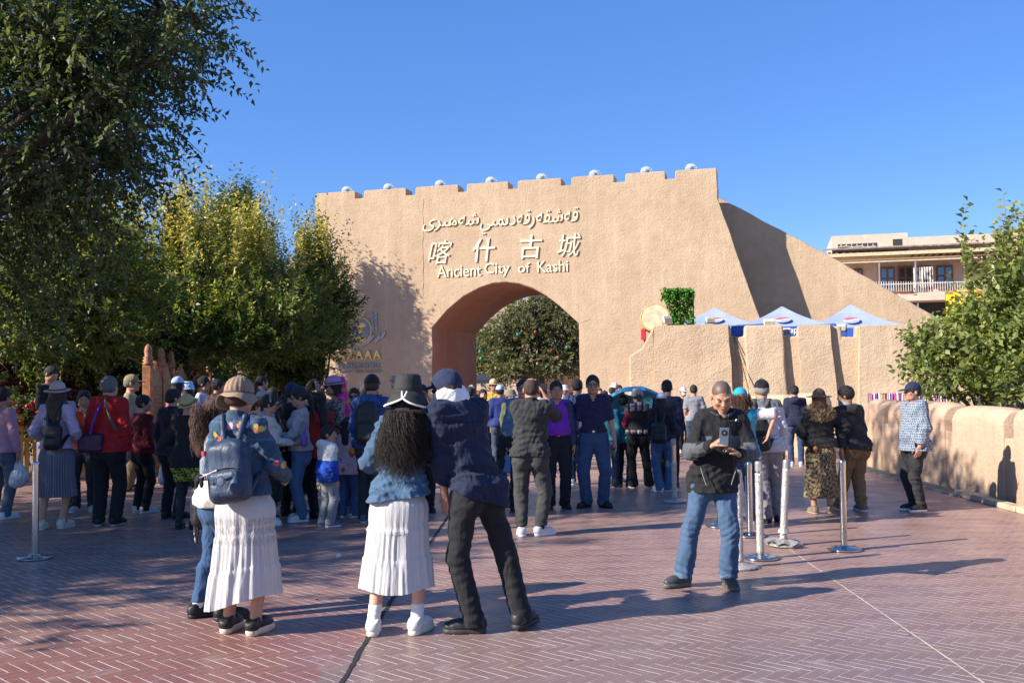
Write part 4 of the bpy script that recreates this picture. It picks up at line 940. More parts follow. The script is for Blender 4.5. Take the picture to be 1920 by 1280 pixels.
make_tree("elm_tree", "rounded elm close to the gate wall, beside the emblem", gp(602, 818),
    [cl(592, 550, 29, .9, 1.0, .9), cl(618, 595, 29, .6, .9, .7), cl(565, 620, 29, .9, 1.1, .9), cl(598, 617, 28.5, .55, .9, .5), cl(590, 500, 29.3, .6, .7, .55), cl(555, 652, 28.5, .9, 1.0, .4), cl(620, 652, 28.2, .30, .5, .22, .5)],
    trunk_r=.15, fork=1.6, n_twigs=1400, leaf=(.13, .054), per=17, spray=.62, cols=GR + DK, yellow=(.6, 3.8, 5.8, YL), up=.8, seed=7, shoots=150, spikes=22)
make_tree("elm_tree", "tall sparse elm with upright shoots against the sky behind the row", (-10.4, 39.4, 0),
    [cl(415, 455, 39, 1.0, 1.0, 1.3), cl(455, 440, 39.3, .8, .9, 1.2), cl(475, 495, 39.3, 1.2, 1.0, 1.2), cl(425, 555, 39, 1.8, 1.2, 1.5), cl(510, 575, 39.6, 1.5, 1.0, 1.1), cl(470, 623, 39.3, 1.8, 1.0, .9), cl(400, 623, 39, 1.6, 1.0, .9)],
    trunk_r=.2, fork=2.2, n_twigs=2500, leaf=(.15, .065), per=12, spray=.62, cols=DK + [(.09, .12, .04)], up=1.6, seed=8, shoots=400, spikes=30)
make_tree("elm_tree", "small dark round tree in the shade right of the forked trunk", gp(560, 825),
    [cl(545, 690, 27.5, .8, .8, .45), cl(510, 690, 28, .7, .7, .4), cl(570, 700, 28, .5, .6, .35)], trunk_r=.09, fork=1.7, n_twigs=900, leaf=(.12, .05), per=12, spray=.35, cols=DK, seed=9)
make_tree("elm_tree", "dark leafy tree behind the left flower bed", gp(120, 850),
    [cl(120, 520, 19, 1.4, 1.3, 1.2), cl(40, 560, 18.5, 1.4, 1.3, 1.1), cl(200, 560, 20, 1.2, 1.2, .9), cl(60, 440, 19, 1.4, 1.2, 1.0), cl(150, 440, 19.5, 1.2, 1.2, 1.0), cl(140, 620, 18.5, 1.1, 1.0, .6), cl(20, 640, 18, 1.2, 1, .6), cl(210, 640, 20, 1.0, 1, .45)],
    trunk_r=.15, fork=1.9, n_twigs=2700, leaf=(.105, .047), per=15, spray=.52, cols=GR, yellow=(.40, 2.0, 5.5, (.34, .32, .08)), up=.3, seed=10)
# hedge and shrubs filling the bed behind the fence
def shrub(name, label, clumps, n, leaf, cols, seed, cat="shrub", up=.5, per=8, spray=.3, **kw):
    b = np.array([c[0] for c in clumps]).mean(0); return make_tree(name, label, (b[0], b[1], 0), clumps, .05, .35, n, leaf, per, spray, cols, None, up, seed, True, cat, **kw)
for q, (x0, Y, lab) in enumerate(((-60, 20.5, "tall dark hedge bush at the far left behind the roses"), (40, 21, "tall dark hedge bush behind the purple shrub"), (140, 21.5, "tall dark hedge bush left of the wooden boards"), (235, 22.5, "tall dark hedge bush right behind the first wooden board"))):
    shrub("hedge_bush", lab, [cl(x0 + a, y, Y + b, 1.1, .9, .8) for a, y, b in ((0, 690, 0), (50, 640, .5), (-40, 620, .3), (20, 760, -.2), (40, 580, .8), (-30, 540, .9), (50, 740, 0))], 1600, (.12, .055), [(.022, .042, .017), (.036, .062, .022)], 30 + q, group="dark hedge bushes behind the fence")
for q, (x0, Y, lab) in enumerate(((400, 43, "dark bush filling the gap left of the gate, nearest the boards"), (480, 44, "dark bush filling the gap left of the gate, in the middle"), (555, 44.5, "dark bush filling the gap left of the gate, against its end"))):
    shrub("hedge_bush", lab, [cl(x0 + a, y, Y, 2.0, 1.0, 1.3) for a, y in ((0, 700), (30, 660), (-30, 640), (0, 740))], 1100, (.2, .1), [(.03, .05, .02), (.045, .07, .026)], 50 + q, group="dark bushes left of the gate")
shrub("purple_shrub", "purple leaved shrub in front of the dark hedge", [cl(60, 690, 19.2, .8, .6, .5), cl(20, 720, 19, .6, .5, .4), cl(110, 720, 19.2, .5, .5, .35)], 700, (.10, .05), [(.05, .018, .03), (.075, .03, .045)], 41)
shrub("rose_bush", "rose bush with red blooms behind the ochre fence", [cl(20, 772, 17.6, .7, .35, .32), cl(60, 785, 17.8, .5, .35, .28), cl(-40, 780, 17.5, .6, .4, .3)], 480, (.07, .035), [(.06, .11, .03), (.09, .15, .04)], 42)
rb = C.objects["rose_bush"]; rr = random.Random(4); M_ROSE = plain("rose_petal", (.55, .02, .025), .6, var=.3); bm = bmesh.new()
for a in range(9):
    M3 = Matrix.Rotation(a * 2.4, 3, 'Z') @ Matrix.Rotation(R(25 + a * 8), 3, 'Y'); ball(bm, M3 @ Vector((0, 0, .5)), (.55, .45, .12), 6, M3)
bl = bpy.data.meshes.new("bloom"); bm.to_mesh(bl); bm.free(); bl.materials.append(M_ROSE)
for q in range(64):
    p = at(rr.uniform(-60, 75), rr.choice((756, 764, 770, 778, 786, 792)) + rr.uniform(-5, 5), 17.25 + rr.uniform(0, .4)); o = bpy.data.objects.new("bloom", bl); COL.objects.link(o); o.parent = rb; o.location = p - rb.location
    k = rr.uniform(.025, .06); o.scale = (k, k, k); o.rotation_euler = (rr.uniform(-1, 1), rr.uniform(-1, 1), rr.uniform(0, 6))
shrub("yellowgreen_shrub", "small sunlit shrub between the red jackets and the hedge", [cl(180, 735, 19.6, .45, .4, .5), cl(185, 765, 19.5, .5, .4, .4)], 320, (.09, .04), [(.09, .13, .03), (.14, .17, .05)], 43)
# large leaved shrub beyond the right parapet
mul = []
for x, y, Y, r1, r2, w_ in ((1810, 650, 17.5, .75, .55, 1), (1890, 640, 17, .8, .6, 1), (1855, 580, 17.5, .4, .4, .7), (1905, 565, 17, .5, .5, .8), (1790, 615, 17.8, .3, .3, .5), (1765, 665, 17.8, .5, .4, .9), (1830, 715, 17, .8, .35, 1), (1915, 720, 16.5, .6, .4, 1),
                        (1880, 510, 17.3, .28, .35, .35), (1822, 520, 17.5, .20, .30, .25), (1803, 450, 17.5, .07, .42, .30), (1890, 440, 17.3, .08, .40, .30), (1915, 480, 17, .2, .4, .3), (1750, 705, 17.6, .4, .3, .7), (1722, 650, 17.9, .2, .2, .35), (1960, 600, 17, .8, .9, 1), (1790, 740, 17, .4, .2, .6)):
    mul.append(cl(x, y, Y, r1, r1, r2, w_))
make_tree("mulberry_shrub", "large leaved bright green shrub beyond the right parapet", (8.4, 17.4, 0), mul, .07, .6, 1150, (.12, .08), 9, .42, [(.16, .21, .06), (.23, .27, .085), (.31, .33, .13)], None, .9, 11, True, "shrub", shoots=110, spikes=5, shell=.6)
# the tree seen through the arch, hung with small lanterns
make_tree("elm_tree", "round grey-green tree hung with tiny lanterns beyond the arch", (1.6, 58, 0),
    [cl(990, 620, 57, 2.0, 1.8, 1.5), cl(940, 640, 57, 1.6, 1.6, 1.3), cl(1050, 620, 57, 1.8, 1.6, 1.4), cl(1000, 580, 58, 1.6, 1.5, 1.0), cl(960, 690, 56, 1.4, 1.3, .8), cl(1040, 680, 56, 1.5, 1.3, .8), cl(1100, 660, 57, 1.6, 1.4, 1.2), cl(910, 690, 58, 1.4, 1.2, 1.0), cl(890, 650, 58.5, 1.2, 1.2, 1.2), cl(1070, 580, 58, 1.4, 1.3, 1.0), cl(1120, 600, 58, 1.5, 1.4, 1.2)],
    trunk_r=.3, fork=2.0, n_twigs=4200, leaf=(.19, .085), per=10, spray=.5, cols=[(.10, .12, .06), (.15, .165, .09), (.21, .21, .125)], up=.2, seed=12)
lan = [(971, 627, 'g'), (1063, 651, 'g'), (900, 659, 'g'), (1004, 622, 'r'), (981, 650, 'r'), (1034, 657, 'r'), (1047, 671, 'r'), (902, 672, 'g'), (1008, 682, 'y'), (930, 690, 'y')]
ML = {'g': plain("green_paper", (.02, .24, .15), .6), 'r': plain("red_paper", (.26, .045, .03), .6), 'y': plain("amber_paper", (.28, .19, .04), .6)}
nm = {'g': 'green', 'r': 'red', 'y': 'amber'}
ln_l = ["green paper lantern highest on the left half of the arch tree", "pale green paper lantern at the right of the arch tree", "green paper lantern at the left edge beside the arch jamb", "red paper lantern near the top middle of the arch tree", "red paper lantern left of centre in the arch tree", "red paper lantern right of centre in the arch tree", "low red paper lantern below the pale green one", "green paper lantern just under the one by the arch jamb", "amber paper lantern low in the middle of the arch tree", "amber paper lantern low on the left of the arch tree"]
for q, (x, y, k) in enumerate(lan):
    p = at(x, y, 55.1); bm = bmesh.new(); lathe(bm, [(.025, .095), (.07, .07), (.09, 0), (.07, -.07), (.025, -.095)], 12); tube(bm, [(0, 0, .1), (0, 0, .3)], .008, 4)
    tag(smooth(obj("paper_lantern", bm, ML[k], loc=p)), ln_l[q], "lantern", "lanterns in the tree beyond the arch")
# ---------------------------------------------------------------- people: smooth-blended solids meshed by surface nets
def nets(F, org, h):
    """surface nets of the zero level of the 3-D array F"""
    S = F < 0
    c = [S[i:F.shape[0] - 1 + i, j:F.shape[1] - 1 + j, k:F.shape[2] - 1 + k] for i in (0, 1) for j in (0, 1) for k in (0, 1)]
    any_ = np.logical_or.reduce(c); all_ = np.logical_and.reduce(c); act = any_ & ~all_
    I = np.argwhere(act); n = len(I)
    idx = np.full(act.shape, -1, np.int32); idx[act] = np.arange(n)
    corner = np.array([(i, j, k) for i in (0, 1) for j in (0, 1) for k in (0, 1)])
    val = np.stack([F[I[:, 0] + a, I[:, 1] + b, I[:, 2] + d] for a, b, d in corner], 1)
    acc = np.zeros((n, 3)); cnt = np.zeros(n)
    for p in range(8):
        for q in range(p + 1, 8):
            if np.abs(corner[p] - corner[q]).sum() != 1: continue
            a, b = val[:, p], val[:, q]; m = (a < 0) != (b < 0)
            t = np.where(m, a / np.where(m, a - b, 1), 0)
            acc[m] += corner[p] + t[m, None] * (corner[q] - corner[p]); cnt[m] += 1
    V = (I + acc / cnt[:, None]) * h + org
    quads = []
    for ax in range(3):
        sl0 = [slice(None)] * 3; sl1 = [slice(None)] * 3; sl0[ax] = slice(0, -1); sl1[ax] = slice(1, None)
        A, B = S[tuple(sl0)], S[tuple(sl1)]
        E = np.argwhere(A != B); u, v = (ax + 1) % 3, (ax + 2) % 3
        ok = (E[:, u] > 0) & (E[:, v] > 0) & (E[:, u] < F.shape[u] - 1) & (E[:, v] < F.shape[v] - 1); E = E[ok]
        if not len(E): continue
        fl = A[E[:, 0], E[:, 1], E[:, 2]]
        def g(du, dv):
            Q = E.copy(); Q[:, u] -= du; Q[:, v] -= dv; return idx[Q[:, 0], Q[:, 1], Q[:, 2]]
        q = np.stack([g(1, 1), g(0, 1), g(0, 0), g(1, 0)], 1); q[~fl] = q[~fl][:, ::-1]; quads.append(q)
    return V, np.concatenate(quads)
class Solid:
    """list of primitives in person space; build() returns vertices and quads"""
    def __init__(s, k=0.025): s.p = []; s.k = k; s.cuts = []; s.noise = []
    def cone(s, a, b, ra, rb=None, ky=1.0, k=None, sub=False):
        rb = ra if rb is None else rb; s.p.append(('c', np.array(a, float), np.array(b, float), ra, rb, ky, s.k if k is None else k, sub)); return s
    def ell(s, c, r, M=None, k=None, sub=False): s.p.append(('e', np.array(c, float), np.array(r, float), M, None, 1, s.k if k is None else k, sub)); return s
    def box(s, c, hf, rd, M=None, k=None, sub=False): s.p.append(('b', np.array(c, float), np.array(hf, float), M, rd, 1, s.k if k is None else k, sub)); return s
    def cut(s, p, n): n = np.array(n, float); s.cuts.append((np.array(p, float), n / np.linalg.norm(n))); return s
    def bb(s, q):
        if q[0] == 'c': r = max(q[3], q[4]); e = np.array([r, r * max(1, q[5]), r]); return np.minimum(q[1], q[2]) - e, np.maximum(q[1], q[2]) + e
        r = np.linalg.norm(q[2]) if q[3] is not None else q[2]; r = np.broadcast_to(r + (q[4] or 0), (3,)); return q[1] - r, q[1] + r
    def build(s, h):
        lo = np.min([s.bb(q)[0] for q in s.p if not q[7]], 0) - 3 * h - .02; hi = np.max([s.bb(q)[1] for q in s.p if not q[7]], 0) + 3 * h + .02
        for P, n in s.cuts:   # axis aligned cuts shrink the grid
            a = int(np.argmax(np.abs(n)))
            if abs(n[a]) > .999:
                if n[a] > 0: hi[a] = min(hi[a], P[a] + 3 * h)
                else: lo[a] = max(lo[a], P[a] - 3 * h)
        dim = np.ceil((hi - lo) / h).astype(int) + 1
        F = np.full(dim, 1.0, np.float32); ax = [lo[i] + h * np.arange(dim[i]) for i in range(3)]
        for q in s.p:
            b0, b1 = s.bb(q); k = q[6]; mg = k + 2.5 * h
            i0 = np.clip(np.floor((b0 - mg - lo) / h).astype(int), 0, dim); i1 = np.clip(np.ceil((b1 + mg - lo) / h).astype(int) + 1, 0, dim)
            if np.any(i1 <= i0): continue
            X = (ax[0][i0[0]:i1[0]])[:, None, None]; Y = (ax[1][i0[1]:i1[1]])[None, :, None]; Z = (ax[2][i0[2]:i1[2]])[None, None, :]
            if q[0] == 'c':
                _, a, b, ra, rb, ky, _, sub = q
                px, py, pz = X - a[0], (Y - a[1]) / ky, Z - a[2]; d = b - a; d = d * np.array([1, 1 / ky, 1]); dd = max(1e-9, (d * d).sum())
                t = np.clip((px * d[0] + py * d[1] + pz * d[2]) / dd, 0, 1)
                D = np.sqrt((px - t * d[0]) ** 2 + (py - t * d[1]) ** 2 + (pz - t * d[2]) ** 2) - (ra + (rb - ra) * t)
                if ky < 1: D = D * (ky * .5 + .5)
            else:
                px, py, pz = X - q[1][0], Y - q[1][1], Z - q[1][2]
                if q[3] is not None:
                    M = q[3]; px, py, pz = [M[0, i] * px + M[1, i] * py + M[2, i] * pz for i in range(3)]
                if q[0] == 'e':
                    r = q[2]; k0 = np.sqrt((px / r[0]) ** 2 + (py / r[1]) ** 2 + (pz / r[2]) ** 2); k1 = np.sqrt((px / r[0] ** 2) ** 2 + (py / r[1] ** 2) ** 2 + (pz / r[2] ** 2) ** 2)
                    D = k0 * (k0 - 1) / np.maximum(k1, 1e-6)
                else:
                    r, rd = q[2], q[4]; ex, ey, ez = np.abs(px) - r[0] + rd, np.abs(py) - r[1] + rd, np.abs(pz) - r[2] + rd
                    D = np.sqrt(np.maximum(ex, 0) ** 2 + np.maximum(ey, 0) ** 2 + np.maximum(ez, 0) ** 2) + np.minimum(np.maximum(np.maximum(ex, ey), ez), 0) - rd
            G = F[i0[0]:i1[0], i0[1]:i1[1], i0[2]:i1[2]]
            if q[7]:
                hh = np.clip(.5 - .5 * (G + D) / max(k, 1e-5), 0, 1); G[...] = G + (-D - G) * hh + k * hh * (1 - hh)
            else:
                hh = np.clip(.5 + .5 * (G - D) / max(k, 1e-5), 0, 1); G[...] = G + (D - G) * hh - k * hh * (1 - hh)
        if s.noise:
            m = np.argwhere(np.abs(F) < .05); P = m * h + lo
            v = F[m[:, 0], m[:, 1], m[:, 2]]
            for fn in s.noise: v = v + fn(P)
            F[m[:, 0], m[:, 1], m[:, 2]] = v
        for P, n in s.cuts:
            D = (ax[0] - P[0])[:, None, None] * n[0] + (ax[1] - P[1])[None, :, None] * n[1] + (ax[2] - P[2])[None, None, :] * n[2]
            F = np.maximum(F, D.astype(np.float32))
        F[0] = F[-1] = 1; F[:, 0] = F[:, -1] = 1; F[:, :, 0] = F[:, :, -1] = 1
        if not (F < 0).any(): return np.zeros((0, 3)), np.zeros((0, 4), int)
        return nets(F, lo, h)
def wrinkle(amp, fx=(9, 9, 26), seed=0, sharp=True):
    r = np.random.default_rng(seed); ks = [(r.normal(size=3) * np.array(fx) * .8, r.uniform(0, 6.28)) for _ in range(5)]
    wk = [(r.normal(size=3) * 6, r.uniform(0, 6)) for _ in range(2)]
    def f(P):
        wv = sum(np.sin(P @ k + p) for k, p in wk) * .9
        v = sum(np.sin(P @ k + p + wv) for k, p in ks) / 5
        return amp * (np.abs(v) * 2.2 - .6 if sharp else v * 1.5)
    return f
def rotm(pitch=0, yaw=0, roll=0):
    return np.array(Matrix.Rotation(R(yaw), 3, 'Z') @ Matrix.Rotation(R(pitch), 3, 'X') @ Matrix.Rotation(R(roll), 3, 'Y'))
def nrm(v): v = np.array(v, float); return v / max(1e-9, np.linalg.norm(v))
def ik(a, b, l1, l2, pole):
    d = b - a; L = np.linalg.norm(d); L2 = min(L, (l1 + l2) * .999); d = d / max(L, 1e-6); b = a + d * L2
    x = (l1 ** 2 - l2 ** 2 + L2 ** 2) / (2 * L2); hgt = math.sqrt(max(1e-8, l1 ** 2 - x ** 2)); pole = np.array(pole, float); pole = pole - d * (pole @ d)
    return a + d * x + nrm(pole) * hgt, b
SKIN = (.46, .24, .155); SKIN_P = (.56, .33, .235); SKIN_D = (.33, .165, .105)
BLK = (.012, .011, .012); BRN = (.05, .028, .02); GRY = (.16, .16, .165)
NAVY = (.012, .018, .045); DENIM = (.05, .12, .26); JEAN = (.035, .075, .16); BLACK = (.014, .014, .016); CHAR = (.035, .035, .038); WHT = (.72, .71, .70); CREAM = (.58, .52, .43); KHA = (.22, .155, .075)

class Person:
    def __init__(s, label, x, y=None, top=None, yaw=180, d=None, z0=0.0, H=None, res=.011, sex='m', fat=1.0, lean=(0, 0), hip=(0, 0), feet=None, hands=(None, None), head=(0, 0, 0), skin=SKIN, group=None, arm_out=(0.045, 0.045), toe=(12, 12), pole=(None, None), grip=(15, 15), face=None, kid=False):
        P = gp(x, y, z0) if d is None else None
        if P is None: P = at(x, 700, d); P.z = z0
        if H is None: H = at(x, top, P.y).z - z0
        s.H = H; s.u = H / 1.70; s.res = res; s.skin = skin; s.sex = sex; s.P = P; s.fat = fat
        s.root = empty("person", P, label, "person", group, R(yaw)); s.yaw = yaw
        u = s.u; f = sex == 'f'
        s.lean = np.array([lean[0], lean[1], 0.0]); s.hipoff = np.array([hip[0] * u, hip[1] * u, 0])
        hs = s.hs = u * (1.22 if kid else 1.0) * (1.05 if not f else 1.02)
        zs = lambda z: z * u
        s.zhip, s.zneck = zs(.88), zs(1.43 if not kid else 1.36)
        def T(p):                                   # shear of the trunk with the lean
            p = np.array(p, float) * u; t = np.clip((p[2] - s.zhip) / (s.zneck - s.zhip), 0, 1.3)
            return p + s.lean * u * t ** 1.15 + s.hipoff * (1 - .4 * t)
        s.T = T
        sw = (.150 if not f else .130) * (.95 if kid else 1) ; s.sw = sw
        s.sh = [T((-sw, .01, 1.385 if not kid else 1.30)), T((sw, .01, 1.385 if not kid else 1.30))]
        s.hipj = [np.array((-.088 * u, 0, zs(.86))) + s.hipoff, np.array((.088 * u, 0, zs(.86))) + s.hipoff]
        fe = feet or ((-.10, 0.0), (.10, 0.0)); s.ank = [np.array((fe[i][0] * u, fe[i][1] * u + .03 * u, .085 * u)) for i in (0, 1)]
        if len(fe[0]) > 2: s.ank[0][2] += fe[0][2] * u
        if len(fe[1]) > 2: s.ank[1][2] += fe[1][2] * u
        s.toed = [np.array((math.sin(R(-toe[0])), -math.cos(R(toe[0])), 0)), np.array((math.sin(R(toe[1])), -math.cos(R(toe[1])), 0))]
        s.knee = []
        for i in (0, 1):
            k, a = ik(s.hipj[i], s.ank[i], .402 * u, .388 * u, s.toed[i]); s.knee.append(k); s.ank[i] = a
        ul, fl = .292 * u, .252 * u; s.elb, s.wri = [], []
        for i, sg in ((0, -1), (1, 1)):
            if hands[i] is None: w_ = s.sh[i] + np.array((sg * arm_out[i] * u, -.05 * u, -.525 * u))
            else: w_ = np.array(hands[i], float) * u
            w_ = w_[:3]
            po = pole[i] if pole[i] is not None else ((sg * .55, .15, -1.0) if w_[2] > 1.25 * u else (sg * .55, 1.0, -.25)); e, w_ = ik(s.sh[i], w_, ul, fl, po); s.elb.append(e); s.wri.append(w_)
        s.Hc = T((0, -.012, 0)) * 0 + T((0, -.015, 1.43 if not kid else 1.36)) + np.array((0, 0, H - (T((0, 0, 1.43 if not kid else 1.36))[2]) - .115 * hs))
        s.Rh = rotm(head[0], head[1], head[2])
        if head[0]: s.Hc += np.array((0, -.035 * math.sin(R(-head[0])) * -1 if False else 0, 0))
        s.grip = grip
    def hp(s, q): return s.Hc + s.Rh @ (np.array(q, float) * s.hs)
    # ---- meshing
    def emit(s, nm, sol, mat, col, res=None, parent=None, smoothf=True):
        V, Fq = sol.build(res or s.res)
        if not len(V): return None
        c = col(V) if callable(col) else np.broadcast_to(np.array(col, np.float32), (len(V), 3))
        return obj(nm, pymesh(nm, V, Fq, c, smoothf), mat, parent or s.root)
    def rmin(s, r): return max(r, s.res * .75)
    def hand(s, S, i):
        """palm, four fingers and a thumb at wrist i, curled by grip degrees"""
        u = s.u * (1.0 if s.sex == 'm' else .93); w, e = s.wri[i], s.elb[i]; d = nrm(w - e); sg = -1 if i == 0 else 1
        g = s.grip[i]; 
        if isinstance(g, tuple): g, d2 = g; d = nrm(d2)
        front = np.array([0, -1.0, 0])
        th = front - d * (front @ d)                       # thumb side faces forward when the arm hangs
        if np.linalg.norm(th) < .35: th = np.array([0, 0, 1.0]) - d * d[2]
        th = nrm(th); pn = nrm(np.cross(d, th)) * (1 if i == 1 else -1)   # palm normal towards the body
        if pn @ np.array([sg, 0, 0]) > .2: pn = -pn
        s.hf = getattr(s, 'hf', {}); s.hf[i] = (w, d, th, pn)
        k = .010 * u + s.res * .3
        kn = [w + d * (.088 - .006 * abs(q - 1)) * u + th * (.030 - .021 * q) * u for q in range(4)]
        for q in range(4): S.cone(w + th * (.018 - .012 * q) * u, kn[q], s.rmin(.015 * u), s.rmin(.0125 * u), k=.012 * u)
        ln = [.068, .076, .070, .054]
        for q in range(4):
            p = kn[q]; a0 = R(g * .7); seg = ln[q] * u; fr = (.45, .32, .25); ang = a0
            for m, f in enumerate(fr):
                dd = d * math.cos(ang) + pn * math.sin(ang); p2 = p + dd * seg * f * 1.05
                S.cone(p, p2, s.rmin((.0092 - .0009 * m) * u), s.rmin((.0086 - .0009 * m) * u), k=.005 * u); p = p2; ang += R(g * 1.15)
        t0 = w + d * .022 * u + th * .022 * u; t1 = t0 + (d * .6 + th * .75 + pn * .25) * .042 * u; t2 = t1 + (d * .9 + th * .2 + pn * (.3 + g / 120)) * .032 * u; t3 = t2 + (d * .95 + pn * (.3 + g / 90)) * .024 * u
        S.cone(t0, t1, s.rmin(.015 * u), s.rmin(.0115 * u), k=.012 * u); S.cone(t1, t2, s.rmin(.011 * u), s.rmin(.0098 * u), k=.005 * u); S.cone(t2, t3, s.rmin(.0098 * u), s.rmin(.008 * u), k=.005 * u)
    def arm(s, S, i, o=0.0, kk=.02):
        u = s.u; f = .9 if s.sex == 'f' else 1.0
        S.cone(s.sh[i], s.elb[i], (.052 * f + o) * u, (.041 * f + o) * u, k=kk); S.cone(s.elb[i], s.wri[i], (.042 * f + o) * u, (.028 * f + o * .85) * u, k=kk)
    def trunk(s, S, o=0.0, hem=None):
        u, T, w = s.u, s.T, s.fat; f = s.sex == 'f'; r = lambda a: (a + o) * u; ky = .66 + .06 * (w - 1) + o * .8
        S.cone(T((0, 0, .90)), T((0, 0, 1.06)), r(.152 if not f else .158) * (w * .6 + .4), r(.138 if not f else .118) * w, ky=ky, k=.04)
        S.cone(T((0, -.01 * w, 1.06)), T((0, .004, 1.27)), r(.138 if not f else .118) * w, r(.158 if not f else .140), ky=ky, k=.05)
        S.cone(T((-s.sw * .62, .012, 1.345)), T((s.sw * .62, .012, 1.345)), r(.074), r(.074), ky=.95, k=.05)
        if w > 1.12: S.ell(T((0, -.07, 1.06)), (r(.13), r(.09) * w, r(.13)), k=.06)
        if f: 
            for sg in (-1, 1): S.ell(T((sg * .065, -.085, 1.235)), (r(.062), r(.055), r(.06)), k=.04)
        for sg, i in ((-1, 0), (1, 1)): S.cone(T((sg * .035, .014, 1.425)), s.sh[i] + np.array([0, 0, .006 * u]), r(.036), r(.046), k=.035)
    def legs(s, S, o=0.0, ko=None, ho=None, kk=.025, seat=True):
        u = s.u; w = (s.fat * .5 + .5); f = 1.06 if s.sex == 'f' else 1.0; ko = o if ko is None else ko; ho = o if ho is None else ho
        for i in (0, 1):
            S.cone(s.hipj[i] + np.array([0, 0, -.02 * u]), s.knee[i], (.084 * w * f + o) * u, (.050 + ko) * u, k=kk)
            S.cone(s.knee[i], s.ank[i], (.052 + ko) * u, (.034 + ho) * u, k=kk)
            if ko < .02:
                c = s.knee[i] * .62 + s.ank[i] * .38 + np.array([0, .018 * u, 0]); S.cone(c + np.array([0, 0, .05 * u]), c - np.array([0, 0, .07 * u]), (.044 + o) * u, (.036 + o) * u, k=.03)
            if seat: S.cone(s.hipj[i] + np.array([0, .045 * u, .0]), s.hipj[i] + np.array([0, .04 * u, -.05 * u]), (.082 * w * f + o) * u, k=.04)
        S.cone(np.array((0, 0, .93 * u)) + s.hipoff, np.array((0, 0, .88 * u)) + s.hipoff, (.135 * w + o) * u, (.13 * w + o) * u, ky=.70, k=.05)
    def head_prims(s, S):
        h, M, q = s.hs, s.Rh, s.hp; w = .5 + .5 * s.fat
        S.ell(q((0, .012, .028)), np.array((.074, .092, .087)) * h, M, k=.02)
        S.ell(q((0, -.030, -.035)), np.array((.060 * w, .060, .077)) * h, M, k=.03)
        S.cone(q((-.034 * w, -.030, -.074)), q((.034 * w, -.030, -.074)), .030 * h, k=.03); S.ell(q((0, -.072, -.092)), np.array((.022, .018, .018)) * h, M, k=.02)
        for sg in (-1, 1):
            S.ell(q((sg * .040, -.064, -.026)), np.array((.026 * w, .022, .022)) * h, M, k=.02)
            S.cone(q((sg * .046, -.072, .021)), q((sg * .014, -.087, .017)), .010 * h, k=.012)
            S.ell(q((sg * .078, .010, -.010)), np.array((.010, .019, .032)) * h, M, k=.008)
            S.ell(q((sg * .031, -.104, -.001)), np.array((.018, .020, .010)) * h, M, k=.010, sub=True)
            S.ell(q((sg * .011, -.099, -.034)), np.array((.010, .011, .008)) * h, M, k=.006)
        S.cone(q((0, -.090, .008)), q((0, -.109, -.030)), .0085 * h, .0125 * h, k=.010)
        S.ell(q((0, -.087, -.061)), np.array((.022, .009, .005)) * h, M, k=.008); S.ell(q((0, -.086, -.069)), np.array((.018, .010, .005)) * h, M, k=.008)
        S.cone(q((0, .018, -.055)), s.T((0, .018, 1.40)), .055 * s.u * (w * .6 + .4) * (.88 if s.sex == 'f' else 1), .062 * s.u * (.88 if s.sex == 'f' else 1), k=.025)
    def skin_col(s, V):
        q = ((V - s.Hc) @ s.Rh) / s.hs; c = np.tile(np.array(s.skin, np.float32), (len(V), 1)); ax = np.abs(q[:, 0]); fr = q[:, 1] < -.05
        c[fr & (ax < .020) & (q[:, 2] < -.055) & (q[:, 2] > -.074)] *= np.array((.92, .72, .70))
        ck = np.exp(-((ax - .04) ** 2 + (q[:, 2] + .03) ** 2) / .0006) * fr; c *= 1 - ck[:, None] * np.array((.0, .05, .05))
        return c
    def body(s, legs=True, res=None):
        S = Solid(.02); s.head_prims(S); s.trunk(S, -.014); s.legs(S, -.016, *((0.0, 0.004) if s.__dict__.get('bare') else (None, None)))
        for i in (0, 1): s.arm(S, i, -.004); s.hand(S, i)
        for i in (0, 1): S.cone(s.ank[i], s.ank[i] + s.toed[i] * .10 * s.u - np.array([0, 0, .05 * s.u]), .034 * s.u, .028 * s.u)
        return s.emit("body", S, M_SKIN, s.skin_col, res)
    def features(s, brow=BLK, smile=False, closed=False, glasses=None):
        h = s.hs
        def el(nm, c, r, mat, roll=0):
            bm = bmesh.new(); ball(bm, Vector((0, 0, 0)), 1, 10)
            M = Matrix(s.Rh.tolist()) @ Matrix.Rotation(R(roll), 3, 'Y'); m = Matrix.Translation(Vector(s.hp(c))) @ M.to_4x4() @ Matrix.Diagonal((r[0] * h, r[1] * h, r[2] * h, 1)); bm.transform(m); return smooth(obj(nm, bm, mat, s.root))
        for sg in (-1, 1):
            if closed: el("eye", (sg * .031, -.0835, -.004), (.014, .006, .0022), M_EYE, sg * -4)
            else:
                e = el("eye", (sg * .031, -.080, .000), (.0135, .010, .0052), M_EYEW, sg * -4); p = el("iris", (sg * .031, -.0885, .0005), (.0056, .004, .0050), M_EYE); p.parent = e
            el("eyebrow", (sg * .032, -.0865, .0185), (.0185, .0055, .0042), M_BROW if brow != GRY else M_GREYM, sg * 6)
        el("mouth", (0, -.0955, -.0650), (.021 if smile else .018, .003, .0045 if smile else .0022), M_TEETH if smile == 2 else M_LIP)
        if glasses is not None: s.glasses(glasses)
